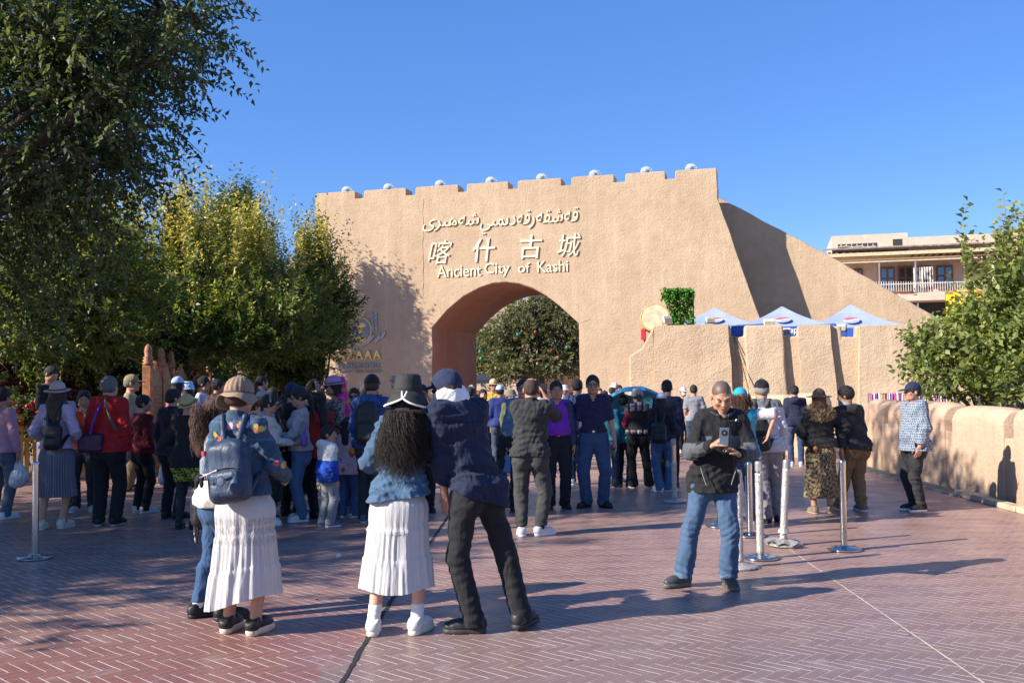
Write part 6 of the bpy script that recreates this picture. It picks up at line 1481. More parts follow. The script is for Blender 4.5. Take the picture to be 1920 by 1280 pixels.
bm = bmesh.new(); u = p.u; MM = rotm(6, 0, 9); lathe(bm, [(.034, 0), (.036, .004), (.030, .008), (.026, .005), (.024, .008), (.006, .009)], 20, Vector(MM @ np.array((-.02, .155, -.06))), Matrix((MM @ np.array([[1, 0, 0], [0, 0, 1], [0, -1, 0.]])).tolist())); obj("badge", bm, plain("navy_rubber", (.05, .08, .14), .5), PK)
bm = bmesh.new(); lathe(bm, [(.02, -.08), (.028, -.07), (.028, .05), (.012, .075), (.012, .085)], 12, Vector((.165, .03, .03))); bo = obj("water_bottle", bm, M_DOME, PK); bm = bmesh.new(); lathe(bm, [(.018, .082), (.018, .11)], 12, Vector((.165, .03, .03))); obj("bottle_cap", bm, M_RED, bo)
bm = bmesh.new(); ball(bm, Vector((.15, .11, -.03)), (.035, .025, .03), 8); ball(bm, Vector((.185, .11, -.015)), (.018, .018, .018), 8); ball(bm, Vector((.13, .12, -.06)), (.014, .014, .03), 8); ball(bm, Vector((.165, .12, -.06)), (.014, .014, .03), 8); obj("furry_charm", bm, plain("dark_fur", (.02, .015, .018), .95), PK)
bm = bmesh.new(); tube(bm, [Vector((.12 - .03 * k, .155 + .004 * (k % 2), -.02 + .012 * k)) for k in range(5)], .007, 6); obj("zip_pull", bm, M_STEEL, PK)
# --- woman with curly hair hidden behind her
p = Person("person with curly brown hair, cream jacket and black sneakers mostly hidden behind the brown hat", 408, 1158, 742, yaw=118, sex='f', res=.009, hands=((-.12, -.2, 1.05), (.14, -.28, 1.05)), feet=((-.10, -.06), (.10, .10)), toe=(5, 10), grip=(40, 40))
p.body(); p.hair('curly', (.065, .030, .022), .22, seed=8); p.curls(420, (.07, .033, .024), (1.50, 1.66), (.16, .30), .10, .35, 4, 1.9, .03); p.top("jacket", (.50, .44, .38), M_CLOTH, o=.026, hem=.86, collar=.03, seed=12); p.trousers(JEAN, M_DENIM, ho=.02, hem=.12); p.socks(); p.shoes(BLACK, BLACK, .012)
handbag(p, "black shoulder bag with a hanging looped strap beside the white lace skirt", (.235, .04, .92), (.07, .10, .15), (.018, .017, .018), strap_to=[(.235, .04, .92), (.20, .02, 1.2), (.15, .0, 1.45), (.20, -.04, 1.2), (.235, -.04, .92)])
tp = C.objects["handbag"]; bm = bmesh.new(); tube(bm, [Vector((.06 + .055 * math.sin(a) + .02, .05, -.30 + .13 * math.cos(a))) for a in np.linspace(0, 6.1, 24)], .008, 6); tube(bm, [Vector((.07 + .03 * math.sin(a), .06, -.27 + .10 * math.cos(a))) for a in np.linspace(0, 6.1, 20)], .008, 6); obj("loose_strap", bm, M_BLACK, tp)
# --- woman in the black bucket hat with long curls
p = Person("person in black bucket hat with white piping, long black curls and white tiered skirt", 742, 1186, 711, yaw=181, sex='f', fat=.98, res=FR, lean=(-.075, .0), hip=(-.03, 0), hands=((-.17, -.27, 1.22), (.10, -.27, 1.10)), feet=((-.145, .0), (.145, .01)), head=(6, 0, -6), toe=(26, 2), grip=(35, 35), skin=SKIN_P)
p.bare = True; p.hatted = True; p.body(); p.hair('long', BLK, .30, seed=4)
def chamb(V):
    c = np.tile(np.array((.046, .088, .150), np.float32), (len(V), 1)); c[V[:, 2] / p.u < 1.06] *= 1.25; c[np.abs(V[:, 2] / p.u - 1.345) < .005] *= .6; return c
p.top("denim_shirt", chamb, M_DENIM, o=.024, hem=.90, fold=.011, collar=.03, seed=21, so=.022, flare=.012, hemcut=(-.12, 0, -1))
p.skirt((.57, .56, .55), .97, .305, .138, .232, folds=18, amp=.018, mat=M_GAUZE, tiers=(.40, .70), seed=5, n=220, nm="tiered_skirt", hem=lambda a: .012 * math.sin(3 * a), hang=(.005, 0))
p.socks(WHT, .20); p.shoes((.66, .63, .56), (.62, .59, .51), chunky=.022)
p.curls()
# hat: crown and two overlapping brim leaves with piping
h = p.hs; M = p.Rh @ rotm(-4, 0, 4); q = lambda v: Vector(p.Hc + M @ (np.array(v, float) * h))
bm = bmesh.new(); n = 48; prof = [(.02, .150), (.07, .148), (.084, .138), (.092, .10), (.098, .055), (.103, .028)]
rings = [[bm.verts.new(q((rr * math.cos(2 * math.pi * k / n) * .96, .012 + rr * 1.12 * math.sin(2 * math.pi * k / n), z + .002 * math.sin(k * 1.7)))) for k in range(n)] for rr, z in prof]
for A, B in zip(rings, rings[1:]):
    for k in range(n): bm.faces.new((A[k], B[k], B[(k + 1) % n], A[(k + 1) % n]))
bm.faces.new(rings[0]); M_HATB = plain("black_cotton", (.022, .021, .022), .8, bumpk=.4, scale=20); hat = smooth(obj("hat", bm, M_HATB, p.root))
def brimleaf(a0, a1, extra, lift):
    bm = bmesh.new(); rows = []; m = 40
    for k in range(m + 1):
        t_ = k / m; a = a0 + (a1 - a0) * t_; e = math.sin(math.pi * min(1, max(0, t_))) ** .45; rows.append([bm.verts.new(q(((.102 + lift + (.055 * e) * f) * math.cos(a) * .98, .012 + (.102 + lift + .055 * e * f) * 1.12 * math.sin(a), .030 - (.082 + extra) * e * f ** .9))) for f in (0, .33, .66, 1)])
    for A, B in zip(rows, rows[1:]):
        for s4 in range(3): bm.faces.new((A[s4], A[s4 + 1], B[s4 + 1], B[s4]))
    edge = [r_[3].co.copy() for r_ in rows]; o = smooth(obj("brim", bm, M_HATB, hat)); o.modifiers.new("s", 'SOLIDIFY').thickness = .003
    bm = bmesh.new(); tube(bm, edge, .0065, 6); obj("piping", bm, M_WHITE, o)
brimleaf(-2.3, 1.62, .018, 0.0); brimleaf(1.30, 4.1, .018, .004)
bm = bmesh.new(); tube(bm, [q((.099 * math.cos(a) * .97, .012 + .112 * math.sin(a), .048)) for a in np.linspace(0, 2 * math.pi, 40)], .004, 5, False); obj("hat_band", bm, M_HATB, hat)
w_, d_h, th_, pn_ = p.hf[0]; phone(p, "dark phone held up between the black bucket hat woman and the navy jacket man", w_ + d_h * .10 + np.array([0, -.035, .035]), (0, -1, .15), (0, 0, 1), (.02, .025, .035))
# --- man in the navy cap bending towards her
p = Person("person in navy cap, white neck gaiter and navy jacket bending to the left", 928, 1181, 695, yaw=220, fat=.92, res=FR, H=1.80, lean=(.125, -.115), hip=(.085, -.072), feet=((-.135, .07), (.135, -.07)), hands=((.06, -.42, 1.28), (.245, -.17, .69)), head=(16, 4, 12), toe=(72, 48), grip=(35, 30), skin=SKIN)
dz = p.H - (at(835, 695, p.P.y).z); p.Hc[2] -= dz; p.Hc += np.array((.035, -.03, 0))
p.hatted = True; p.body(); p.hair('short', BRN, seed=6)
p.trousers(BLACK, M_CLOTH, o=.014, ko=.020, ho=.030, fold=.0055, seed=31, hem=.04)
def nav(V):
    c = np.tile(np.array((.011, .017, .042), np.float32), (len(V), 1)); c[np.abs(V[:, 2] / p.u - 1.31) < .004] *= .5; return c
p.top("jacket", nav, M_CLOTH, o=.020, hem=.80, fold=.012, collar=.012, seed=32, so=.018, flare=.0, hemcut=(.28, -.25, -1))
p.hat('cap', (.016, .026, .062), tilt=(-14, 0)); p.shoes((.02, .02, .022), (.035, .035, .035), .008)
S = Solid(.012); q = p.hp; n0 = p.T((0, .0, 1.43)); S.cone(q((0, .012, -.030)), q((0, .015, -.11)), .102 * p.hs, .084 * p.hs, k=.02); S.cone(q((0, .015, -.10)), n0 + np.array([0, .0, .02]), .082 * p.hs, .088 * p.hs, k=.02); S.cone(q((0, -.05, -.03)), q((0, -.04, -.09)), .060 * p.hs, .058 * p.hs, k=.02); S.cut(q((0, 0, .006)), p.Rh @ np.array([0, -.12, 1.0])); S.noise.append(wrinkle(.004, (14, 14, 26), 4)); p.emit("neck_gaiter", S, M_CLOTH, (.74, .73, .72))
# --- man with the phone
p = Person("person with shaved head in black and grey jacket looking down at a phone", 1325, 1101, 718, yaw=2, fat=.99, res=.0065, H=1.63, lean=(.105, -.02), hip=(.075, 0), feet=((-.185, .03), (.185, -.02)), hands=((-.005, -.30, 1.185), (.215, -.29, 1.115)), head=(27, -4, -2), toe=(66, 6), grip=((48, (.75, -.25, .55)), (30, (-.75, -.25, .55))), pole=((-.8, .25, -1.2), (.8, .25, -1.2)), skin=(.44, .235, .15))
p.body(); p.hair('shaved', (.125, .085, .066), seed=2); p.features(BLK, closed=True)
p.trousers((.055, .100, .175), M_DENIM, o=.016, ko=.026, ho=.038, fold=.009, seed=41, hem=.075)
for i in (0, 1):
    S = Solid(.01); S.cone(p.ank[i] + np.array([0, 0, .02]), p.ank[i] - np.array([0, 0, .02]), .076 * p.u, .076 * p.u); S.cut((0, 0, .072), (0, 0, -1)); S.cut((0, 0, .118), (0, 0, 1)); p.emit("turn_up", S, M_DENIM, (.10, .16, .24))
def jk(V):
    u = p.u; x = (V[:, 0] - p.T((0, 0, 1.2))[0]) / u; z = V[:, 2] / u; c = np.tile(np.array((.012, .012, .0135), np.float32), (len(V), 1)); g = np.array((.085, .092, .10))
    fr = V[:, 1] < -.02; ch = fr & (z > 1.14) & (z < 1.255) & (np.abs(x) > .075) & (np.abs(x) < .16) & (V[:, 1] > -.21); c[ch] = g
    for i in (0, 1):
        m = (np.linalg.norm(np.cross(V - p.sh[i], nrm(p.elb[i] - p.sh[i])), axis=1) < .12 * u) & (V[:, 1] < p.sh[i][1] - .030) & (z < 1.20) & (z > 1.05) & (np.abs(x) > .185); c[m] = g
        t_ = ((V - p.elb[i]) @ nrm(p.wri[i] - p.elb[i])); dd = np.linalg.norm(np.cross(V - p.elb[i], nrm(p.wri[i] - p.elb[i])), axis=1); m = (dd < .09 * u) & (t_ > .05) & (t_ < .19) & (z < p.elb[i][2] / u + .11) & (V[:, 1] < p.elb[i][1] - .02); c[m & ((V[:, 2] - p.elb[i][2] - t_ * .45) < .0)] = g * .8
    m = fr & (np.abs(x) < .006) & (z < 1.36); c[m] = (.006, .006, .007); return c
p.top("jacket", jk, M_CLOTH, o=.024, hem=.785, fold=.011, collar=.05, seed=42, so=.018, flare=.02)
p.flaps((.013, .013, .0145), M_NYLON, .078, .108, .075, .55, .03); inner = p.flaps((.030, .030, .033), M_CLOTH, .066, .076, .055, .35, .02); inner.name = 'shirt_collar'
bm = bmesh.new(); t0 = p.T((.085, -.165, 1.385)); ball(bm, Vector(t0), (.007, .004, .011), 6, Matrix.Rotation(R(30), 3, 'Y')); obj("logo_patch", bm, M_WHITE, p.root)
for sg in (-1, 1):
    bm = bmesh.new(); tube(bm, [p.T((sg * (.150 - .012 * k), -.135 - .012 * k, 1.00 - .035 * k)) for k in range(5)], .0035, 5); obj("pocket_zip", bm, M_GREYM, p.root)
bm = bmesh.new(); tube(bm, [p.T((.02, -.185, .82 + .1 * k)) for k in range(1)] + [p.T((.0, -.205, z)) for z in np.linspace(.80, 1.24, 6)], .0035, 5); 
bm.free()
p.shoes((.055, .055, .055), (.10, .10, .10), .012, .006)
c = (p.wri[0] + p.wri[1]) / 2 + np.array([-.025, -.075, .105]); t, MP = phone(p, "grey blue phone with round camera held by the shaved man in the grey panelled jacket", c, (.1, .95, .25), (0, -.3, 1), (.13, .18, .24), .95)
bm = bmesh.new(); nb2 = -(MP @ Vector((0, 0, 1))); cc_ = MP @ Vector((0, .035, 0)) + nb2 * .0048; MT = Matrix((MP @ Vector((1, 0, 0)), MP @ Vector((0, 1, 0)), nb2)).transposed(); lathe(bm, [(.023, 0), (.023, .002), (.019, .003), (.0185, .0015)], 28, cc_, MT); ci = obj("camera_ring", bm, M_BLACK, t); bm = bmesh.new(); lathe(bm, [(.008, .001), (.008, .0035)], 16, cc_, MT); obj("camera_lens", bm, M_GREYM, ci)
# ================================================================ everybody else, from left to right
def mk(label, x, y=None, top=720, yaw=180, hair=('short', BLK), up=('jacket', BLACK, {}), low=('trousers', BLACK, {}), shoe=(BLACK, BLACK), hat=None, feat=None, glasses=None, **kw):
    kw.setdefault('res', .0105); smile = kw.pop('smile', False); bare = kw.pop('bare', False)
    p = Person(label, x, y, top, yaw, **kw)
    if bare: p.bare = True
    p.hatted = hat is not None
    p.body()
    if hair: p.hair(hair[0], hair[1], *(hair[2:3]), seed=int(x) % 97)
    n, c, k = up; k = dict(k); k.setdefault('seed', int(x) % 89); p.top(n, c, k.pop('mat', M_CLOTH), **k)
    if low:
        n, c, k = low; k = dict(k)
        if n == 'skirt': p.skirt(c, *k.pop('dim'), **k)
        else: k.setdefault('seed', int(x) % 83); p.trousers(c, k.pop('mat', M_CLOTH), nm=n, **k)
    if shoe: p.shoes(shoe[0], shoe[1], shoe[2] if len(shoe) > 2 else 0.0)
    if hat: kk = dict(hat[2]) if len(hat) > 2 else {}; p.hat(hat[0], hat[1], **kk)
    if feat is not None: p.features(feat, smile)
    if glasses is not None: p.glasses(glasses)
    return p
J = lambda c, **k: ('jacket', c, k); SH = lambda c, **k: ('shirt', c, k); TR = lambda c, **k: ('trousers', c, k); JN = lambda c=JEAN, **k: ('jeans', c, dict(mat=M_DENIM, **k))
LIL = (.42, .34, .46); PINK = (.50, .25, .32); REDJ = (.34, .012, .016); MAR = (.12, .008, .014)
# ---- left group
p = mk("person in pink jacket at the very left edge carrying a white plastic bag", 2, 972, 727, 165, ('pony', BLK), J(PINK, hem=.86, o=.02), TR((.10, .12, .15)), (WHT, WHT), sex='f', arm_out=(.06, .12), hands=(None, (-.24, -.03, .80)) if False else ((-.24, -.03, .82), None))
S = Solid(.03); w0 = p.wri[0] + np.array([0, -.02, -.10]); t = p.thing("plastic_bag", "full white plastic carrier bag hanging from the hand at the left edge", "bag", w0)
S.ell((0, 0, -.21), (.13, .09, .12)); S.ell((.03, 0, -.27), (.11, .09, .07)); S.cone((0, 0, .04), (0, 0, -.12), .014, .06); S.cone((0, 0, .04), (.05, 0, -.08), .012, .02); S.noise.append(wrinkle(.016, (26, 26, 14), 3)); S.noise.append(wrinkle(.010, (60, 60, 40), 8)); M_BAG = plain("plastic_film_white", (.62, .60, .62), .3, var=.15, bumpk=.6, scale=9); solid_thing(t, "bag_body", S, M_BAG, WHT, .009)
p = mk("person in pink straw hat, lilac jacket and long grey pleated skirt, seen from behind", 106, 989, 717, 176, ('wavy', BRN, .34), J(LIL, hem=.93, o=.024, mat=M_KNIT, fold=.007), ('skirt', None, dict(dim=(.97, .37, .145, .225), folds=44, amp=.022, pleat=True, n=264, nm="pleated_skirt", seed=3, colf=lambda V, at_: np.array((.135, .135, .165)) * (.55 + .9 * ((at_[:, :1] * 44 / (2 * math.pi)) % 1)))), ((.58, .52, .42), (.6, .55, .45)), ('straw', (.50, .36, .35), dict(brim=.055, tilt=(-8, 8))), sex='f', bare=True, hands=((-.22, -.12, 1.0), (.20, -.16, 1.02)), feet=((-.09, .0), (.10, .12)), res=.009)
backpack(p, "small black leather backpack on the woman in the pink straw hat", (.016, .015, .017), size=(.105, .06, .15), z=1.07, dx=-.06, off=.12, mat=M_LEATH, res=.009)
p = mk("person in black jacket with bowed head standing high behind the pink straw hat", 95, None, 687, 60, ('short', BLK), J((.016, .016, .018), hem=.82), TR(BLACK), d=15.6, z0=.26, head=(28, 10, 0), fat=1.05, hands=((-.1, -.25, 1.05), (.12, -.25, 1.05)))
p = mk("person in orange red jacket covering the mouth with one hand", 157, 958, 733, 12, ('bob', BLK, .2), J((.50, .06, .02), hem=.88), TR((.03, .03, .04)), ((.5, .48, .46), WHT), sex='f', feat=BLK, hands=((-.20, -.02, .84), (.05, -.20, 1.40)), head=(8, 8, 6))
p = mk("person in pale grey cloth hat between the pink straw hat and the orange jacket", 130, None, 753, 120, ('short', BLK), J((.03, .03, .035)), TR(BLACK), hat=('bucket', (.40, .36, .33), dict(brim=.03)), d=13.6, sex='f')
p = mk("person with thin grey hair in a bright red jacket and black trousers, seen from behind", 203, 984, 706, 176, ('short', (.13, .13, .14)), J(REDJ, hem=.84, o=.03, fold=.010, collar=.035, flare=.02), TR((.013, .013, .015), o=.02, ko=.028, ho=.036), (BLACK, (.4, .38, .36)), fat=1.08, hands=((.22, .02, .84) if False else None, None), arm_out=(.06, .08), res=.009)
handbag(p, "dark purple shoulder bag with violet strap on the red jacket man", (.13, .17, 1.10), (.15, .055, .11), (.05, .012, .045), strap_to=[(.13, .19, 1.08), (.09, .205, 1.22), (.055, .195, 1.33), (.03, .12, 1.45), (.01, .03, 1.49)], name="shoulder_bag", strap_col=(.10, .025, .30))
t = C.objects["shoulder_bag"]; S = Solid(.006); pts = [p.T(v) - np.array((.13, .17, 1.10)) for v in ((-.01, .10, 1.47), (-.06, .19, 1.36), (-.12, .205, 1.22), (-.175, .17, 1.08))]
for a, b in zip(pts, pts[1:]): S.cone(a, b, .014)
tt = p.thing("bag_strap", "dark green strap slung across the back of the red jacket", "strap", (.13, .17, 1.10)); solid_thing(tt, "webbing", S, M_NYLON, (.045, .09, .05), .008)
p = mk("person in khaki cap and khaki vest looking right beside the wooden board", 246, None, 703, 105, ('short', GRY), J((.30, .25, .16), hem=.85), TR(KHA), hat=('cap', (.25, .19, .10)), d=15.8, feat=BLK)
p = mk("person with short black hair and dark maroon jacket looking to the right", 268, 960, 742, 145, ('mop', BLK), J(MAR, hem=.86, o=.024, hood=False, fold=.009), TR((.014, .014, .016)), ((.6, .6, .6), WHT), sex='f', fat=1.08, head=(0, -38, 0))
p = mk("person in pink top and pale blue cap with a dark shoulder strap by the board", 333, None, 707, 150, ('bob', BLK, .2), SH((.34, .12, .13)), TR(BLACK), hat=('cap', (.35, .47, .68), dict(back=False)), d=16.5, sex='f')
p = mk("person in light blue sun hat just right of the pale blue cap", 352, None, 716, 165, ('bob', BLK, .2), SH((.40, .45, .60)), TR(BLACK), hat=('bucket', (.42, .52, .72), dict(brim=.03)), d=16.9, sex='f')
p = mk("person in black suit with a clear bag in the left hand, seen from behind", 325, 971, 730, 158, ('short', BLK), J((.013, .014, .02), hem=.83, o=.03, collar=.03, flare=.02), TR((.011, .011, .014), o=.02, ko=.026, ho=.032), (BLACK, BLACK), fat=1.06, head=(0, -30, 0), arm_out=(.05, .08))
w0 = p.wri[1] + np.array([.01, -.02, -.11]); t = p.thing("plastic_bag", "thin clear plastic bag hanging from the hand of the black suit man", "bag", w0); S = Solid(.02); S.cone((0, 0, 0), (0, 0, -.10), .012, .045); S.ell((0, 0, -.19), (.055, .05, .11)); S.noise.append(wrinkle(.010, (12, 12, 12), 5)); solid_thing(t, "bag_body", S, M_BAG, WHT, .008)
def lime(V): r = np.sin(V[:, 0] * 90 + 3 * np.sin(V[:, 2] * 60)) * np.sin(V[:, 2] * 85 + 2 * np.sin(V[:, 0] * 50)); c = np.where((r > .1)[:, None], np.array((.42, .52, .05)), np.array((.05, .06, .015))); return c
p = mk("person in black top, lime patterned shorts and dark leggings beside the black suit", 352, 990, 741, 172, None, J((.013, .013, .014), hem=.78, o=.026), TR((.022, .024, .03), o=.006, ko=.006, ho=.004), ((.013, .012, .012), BLACK, .01), ('straw', (.46, .35, .15), dict(brim=.03, tilt=(-25, 0))), sex='f', fat=1.04, hands=((-.16, -.2, 1.1), (.16, -.2, 1.1)))
S = Solid(.03); p.legs(S, .035, .03, .03); S.cut((0, 0, .60 * p.u), (0, 0, -1)); S.cut((0, 0, .85 * p.u), (0, 0, 1)); p.emit("shorts", S, M_CLOTH, lime)
p = mk("person in black baseball cap with white straps facing right by the last board", 380, None, 706, 95, ('pony', BLK), SH((.42, .42, .52)), TR(BLACK), hat=('cap', (.014, .014, .016)), d=17.3, sex='f', feat=BLK)
p = mk("person in dark red jacket with black hair right of the black cap", 407, None, 712, 120, ('mop', BLK), J((.20, .02, .02)), TR(BLACK), d=17.8, sex='f')
p = mk("person in dark maroon quilted jacket behind the brown bucket hat", 470, None, 742, 150, ('bun', BLK), J((.06, .008, .012), o=.03), TR(BLACK), d=10.4, sex='f')
p = mk("person in blue shirt with patterned hair scarf between the trees' trunks", 466, None, 716, 170, ('bun', (.10, .10, .11)), SH((.05, .13, .34)), TR(BLACK), d=15.8, sex='f')
p = mk("person with black hair half hidden under the forked elm", 490, None, 704, 130, ('short', BLK), SH((.03, .03, .035)), TR(BLACK), d=19.0, feat=BLK)
p = mk("person in wide tan sun hat just right of the brown bucket hat", 447, None, 733, 175, ('bob', BLK, .2), SH((.05, .12, .30)), TR(BLACK), hat=('brim', (.34, .26, .13), dict(brim=.05)), d=13.8, sex='f')
p = mk("person in white and black hooded jacket behind the striped headband", 492, None, 735, 150, ('bob', BLK, .2), J((.46, .45, .46), hood=True), TR(BLACK), hat=('brim', (.30, .29, .28), dict(brim=.05)), d=12.2, sex='f')
p = mk("person with glasses and striped headband in cream jacket laughing towards the right", 504, 983, 741, 108, ('bun', BLK), J((.52, .46, .39), hem=.90, o=.024, fold=.009), TR((.013, .013, .014), o=.022, ko=.03, ho=.045), (WHT, WHT, .008), sex='f', feat=BLK, smile=2, glasses=False, hands=((-.08, -.30, 1.06), (.14, -.36, 1.13)), head=(12, -5, 0), res=.009)
bm = bmesh.new(); tube(bm, [p.hp((.083 * math.cos(a), .0 + .02 * math.sin(a), .045 + .082 * math.sin(a))) for a in np.linspace(-.2, 3.34, 18)], .014 * p.hs, 6); obj("headband", bm, plain("striped_band", (.36, .31, .22), .8, var=.5, scale=60), p.root)
p = mk("person in navy cap holding a camera high, dark clothes, behind the two laughing women", 548, None, 719, 150, ('short', BLK), J((.014, .014, .016), o=.03), TR(BLACK), hat=('cap', (.018, .028, .08)), d=12.6, hands=((-.14, -.34, 1.62), (.05, -.34, 1.64)))
cm = p.thing("camera", "small black camera held up above the navy cap", "camera", (p.wri[0] + p.wri[1]) / 2 + np.array((0, -.08, .06))); bm = bmesh.new(); box(bm, (0, 0, 0), (.13, .05, .08)); bevel(obj("camera_body", bm, M_BLACK, cm), .01); bm = bmesh.new(); lathe(bm, [(.03, 0), (.032, .04), (.028, .05)], 16, (0, -.025, 0), Matrix.Rotation(R(90), 3, 'X')); obj("lens", bm, M_BLACK, cm)
p = mk("person with long ponytail and glasses in light grey jacket and jeans, smiling to the left", 563, 976, 727, -78, ('pony', BLK, .25), J((.34, .32, .335), hem=.90, o=.028, fold=.010, flare=.015), JN((.07, .135, .24), o=.016, ko=.024, ho=.03), ((.60, .58, .54), WHT, .01), sex='f', feat=BLK, smile=2, glasses=False, hands=((-.06, -.27, .98), (.12, -.30, 1.0)), head=(14, 6, 0), res=.009)
handbag(p, "small violet bag at the hip of the smiling woman in the grey jacket", (.20, .05, 1.06), (.06, .035, .075), (.22, .08, .34), name="handbag", strap_to=[(.20, .05, 1.04), (.19, .06, 1.12)])
def boyc(V):
    z = V[:, 2] / p.u; c = np.tile(np.array((.012, .06, .40), np.float32), (len(V), 1)); c[z > 1.12] = (.42, .62, .48); wl = z > 1.12 + .12 * (V[:, 0] / p.u < .02) * 0; c[(z > 1.12) & (V[:, 1] > .02)] = (.62, .64, .64); c[z > 1.27] = (.64, .65, .64); c[(z < .90)] *= .6; return c
p = Person("small child in blue, white and mint hoodie and grey trousers looking right", 616, 986, 798, 130, res=.0075, kid=True, head=(0, -42, 0), feet=((-.10, 0), (.10, .03)), skin=SKIN); p.body(); p.hair('short', BLK, seed=3); p.top("hoodie", boyc, M_CLOTH, o=.034, hem=.76, hood=True, fold=.009, so=.026, flare=.02); p.trousers((.20, .22, .24), M_CLOTH, o=.024, ko=.034, ho=.04); p.shoes((.10, .12, .22), WHT, .006)
def paint(V):
    r = np.random.default_rng(3); c = np.tile(np.array((.52, .36, .40), np.float32), (len(V), 1))
    for k in range(46):
        q = np.array((r.uniform(-.2, .2), r.uniform(-.16, .16), r.uniform(.7, 1.3))) * p.u; m = np.linalg.norm((V - q) * np.array((1, .8, .7)), axis=1) < .035; c[m] = ((.60, .34, .02), (.50, .06, .05), (.04, .10, .36), (.60, .42, .05))[k % 4]
    return c
p = Person("small child with long black hair in a colourful splashed jacket and jeans", 654, 969, 783, 165, res=.008, kid=True, sex='f'); p.body(); p.hair('bob', BLK, .2, seed=5); p.top("jacket", paint, M_CLOTH, o=.040, hem=.74, fold=.008, so=.03, flare=.03); p.trousers((.05, .085, .20), M_DENIM, o=.024, ko=.034, ho=.045); p.shoes(WHT, WHT, .006)
p = mk("person with long black hair in a red cardigan behind the grey jacket", 600, None, 735, -150, ('long', BLK, .3), J((.34, .02, .02)), TR(BLACK), d=12.4, sex='f', yaw=0) if False else mk("person with long black hair in a red cardigan behind the grey jacket", 599, None, 735, -140, ('long', BLK, .3), J((.34, .02, .02)), TR(BLACK), d=12.4, sex='f')
def leo(V): r = np.sin(V[:, 0] * 130 + 4 * np.sin(V[:, 2] * 70)) * np.sin(V[:, 2] * 120 + 3 * np.sin(V[:, 1] * 60)); return np.where((r > 0)[:, None], np.array((.36, .30, .27)), np.array((.03, .025, .025)))
p = mk("person in mauve sun hat and leopard blouse with a long magenta scarf, facing left", 627, None, 707, -70, ('bob', BLK, .2), ('blouse', leo, dict(o=.022)), TR(BLACK), hat=('straw', (.42, .22, .36), dict(brim=.075, tilt=(6, -8))), d=12.9, sex='f', glasses=True, feat=BLK, hands=((-.12, -.1, .9), (.16, -.2, 1.06)))
def mag(V): r = np.sin(V[:, 2] * 40 + V[:, 0] * 25); return np.where((r > .75)[:, None], np.array((.60, .16, .06)), np.array((.55, .015, .20)))
S = Solid(.03); 
for a, b, r_ in (((.0, .10, 1.52), (.02, .15, 1.25), .06), ((.02, .15, 1.25), (.05, .17, .92), .075), ((.08, .05, 1.45), (.15, .08, 1.1), .05), ((.15, .08, 1.1), (.15, .10, .88), .05), ((0, .09, 1.66), (0, .12, 1.5), .05)): S.cone(p.T(a), p.T(b), r_ * p.u)
S.noise.append(wrinkle(.012, (24, 24, 5), 7)); p.emit("scarf", S, M_NYLON, mag)
p = mk("person with dark glasses in black jacket smiling at the camera under the blue board", 664, None, 728, 4, ('short', BLK), J((.016, .017, .022), o=.02, collar=.03), TR(BLACK), d=13.6, feat=BLK, smile=2, glasses=True)
p = mk("person in black cap and blue hooded jacket raising a phone, seen from behind", 699, 978, 703, 174, ('short', BRN), J((.025, .065, .19), o=.03, hood=True, hem=.86, fold=.010), TR((.04, .042, .045), o=.018, ko=.022, ho=.03), ((.10, .12, .14), WHT), ('cap', (.013, .013, .015)), fat=1.08, hands=((-.22, -.28, 1.52), None), res=.009, feet=((-.06, .1), (.10, 0)))
backpack(p, "black backpack with pale tag on the man in the blue hooded jacket", (.018, .018, .019), size=(.125, .07, .235), z=1.14, off=.14, res=.009)
phone(p, "phone raised in the hand of the blue hooded jacket man", p.wri[0] + np.array((.03, -.06, .10)), (0, -1, 0), (0, 0, 1), (.25, .25, .27))
mk("person in white shirt and pale cap beside the black cap", 685, None, 722, 150, ('short', BLK), SH((.5, .5, .5)), TR(BLACK), hat=('cap', (.05, .05, .05)), d=15.4)
mk("person with camera raised to the face between the bucket hat and the navy cap", 790, None, 722, 10, ('short', BLK), SH((.06, .09, .17)), TR(BLACK), d=12.8, feat=BLK, hands=((-.10, -.22, 1.52), (.10, -.22, 1.50)))
# ---- middle
p = mk("person in grey track jacket and grey trousers with white sneakers photographing, seen from behind", 996, 1004, 709, 178, ('bald', BRN), J((.030, .031, .032), o=.026, hem=.86, collar=.045, fold=.010, so=.022), TR((.045, .045, .045), o=.020, ko=.028, ho=.028, hem=.11), ((.62, .62, .62), WHT, .012), fat=1.06, hands=((-.17, -.30, 1.50), (-.02, -.30, 1.46)), feet=((-.10, -.02), (.10, .0)), toe=(55, 8), res=.0085, lean=(-.02, 0)) if True else None
S = Solid(.01)
for i in (0, 1):
    S = Solid(.01); S.cone(p.ank[i] + np.array([0, 0, .06]), p.ank[i], .044 * p.u); S.cut((0, 0, .07), (0, 0, -1)); p.emit("sock", S, M_KNIT, BLACK)
phone(p, "phone held up by the man in the grey track jacket", (p.wri[0] + p.wri[1]) / 2 + np.array((-.06, -.08, .08)), (0, -1, 0), (0, 0, 1), (.03, .03, .035), 1.05)
p = mk("person in blue grey shirt and black trousers with glasses half hidden behind the photographer", 948, 957, 712, -8, ('short', BLK), SH((.10, .15, .23), o=.016, hem=.96, collar=.03), TR((.014, .015, .02), o=.02, ko=.026, ho=.034), (BLACK, BLACK), fat=1.10, glasses=False, feat=BLK, hip=(.10, 0), lean=(.20, 0), arm_out=(.07, .06), res=.009)
handbag(p, "yellow and blue paper bag in the hand of the blue grey shirt man", p.wri[0] + np.array((0, -.03, -.12)), (.06, .03, .12), (.05, .16, .34), cat="bag", name="paper_bag")
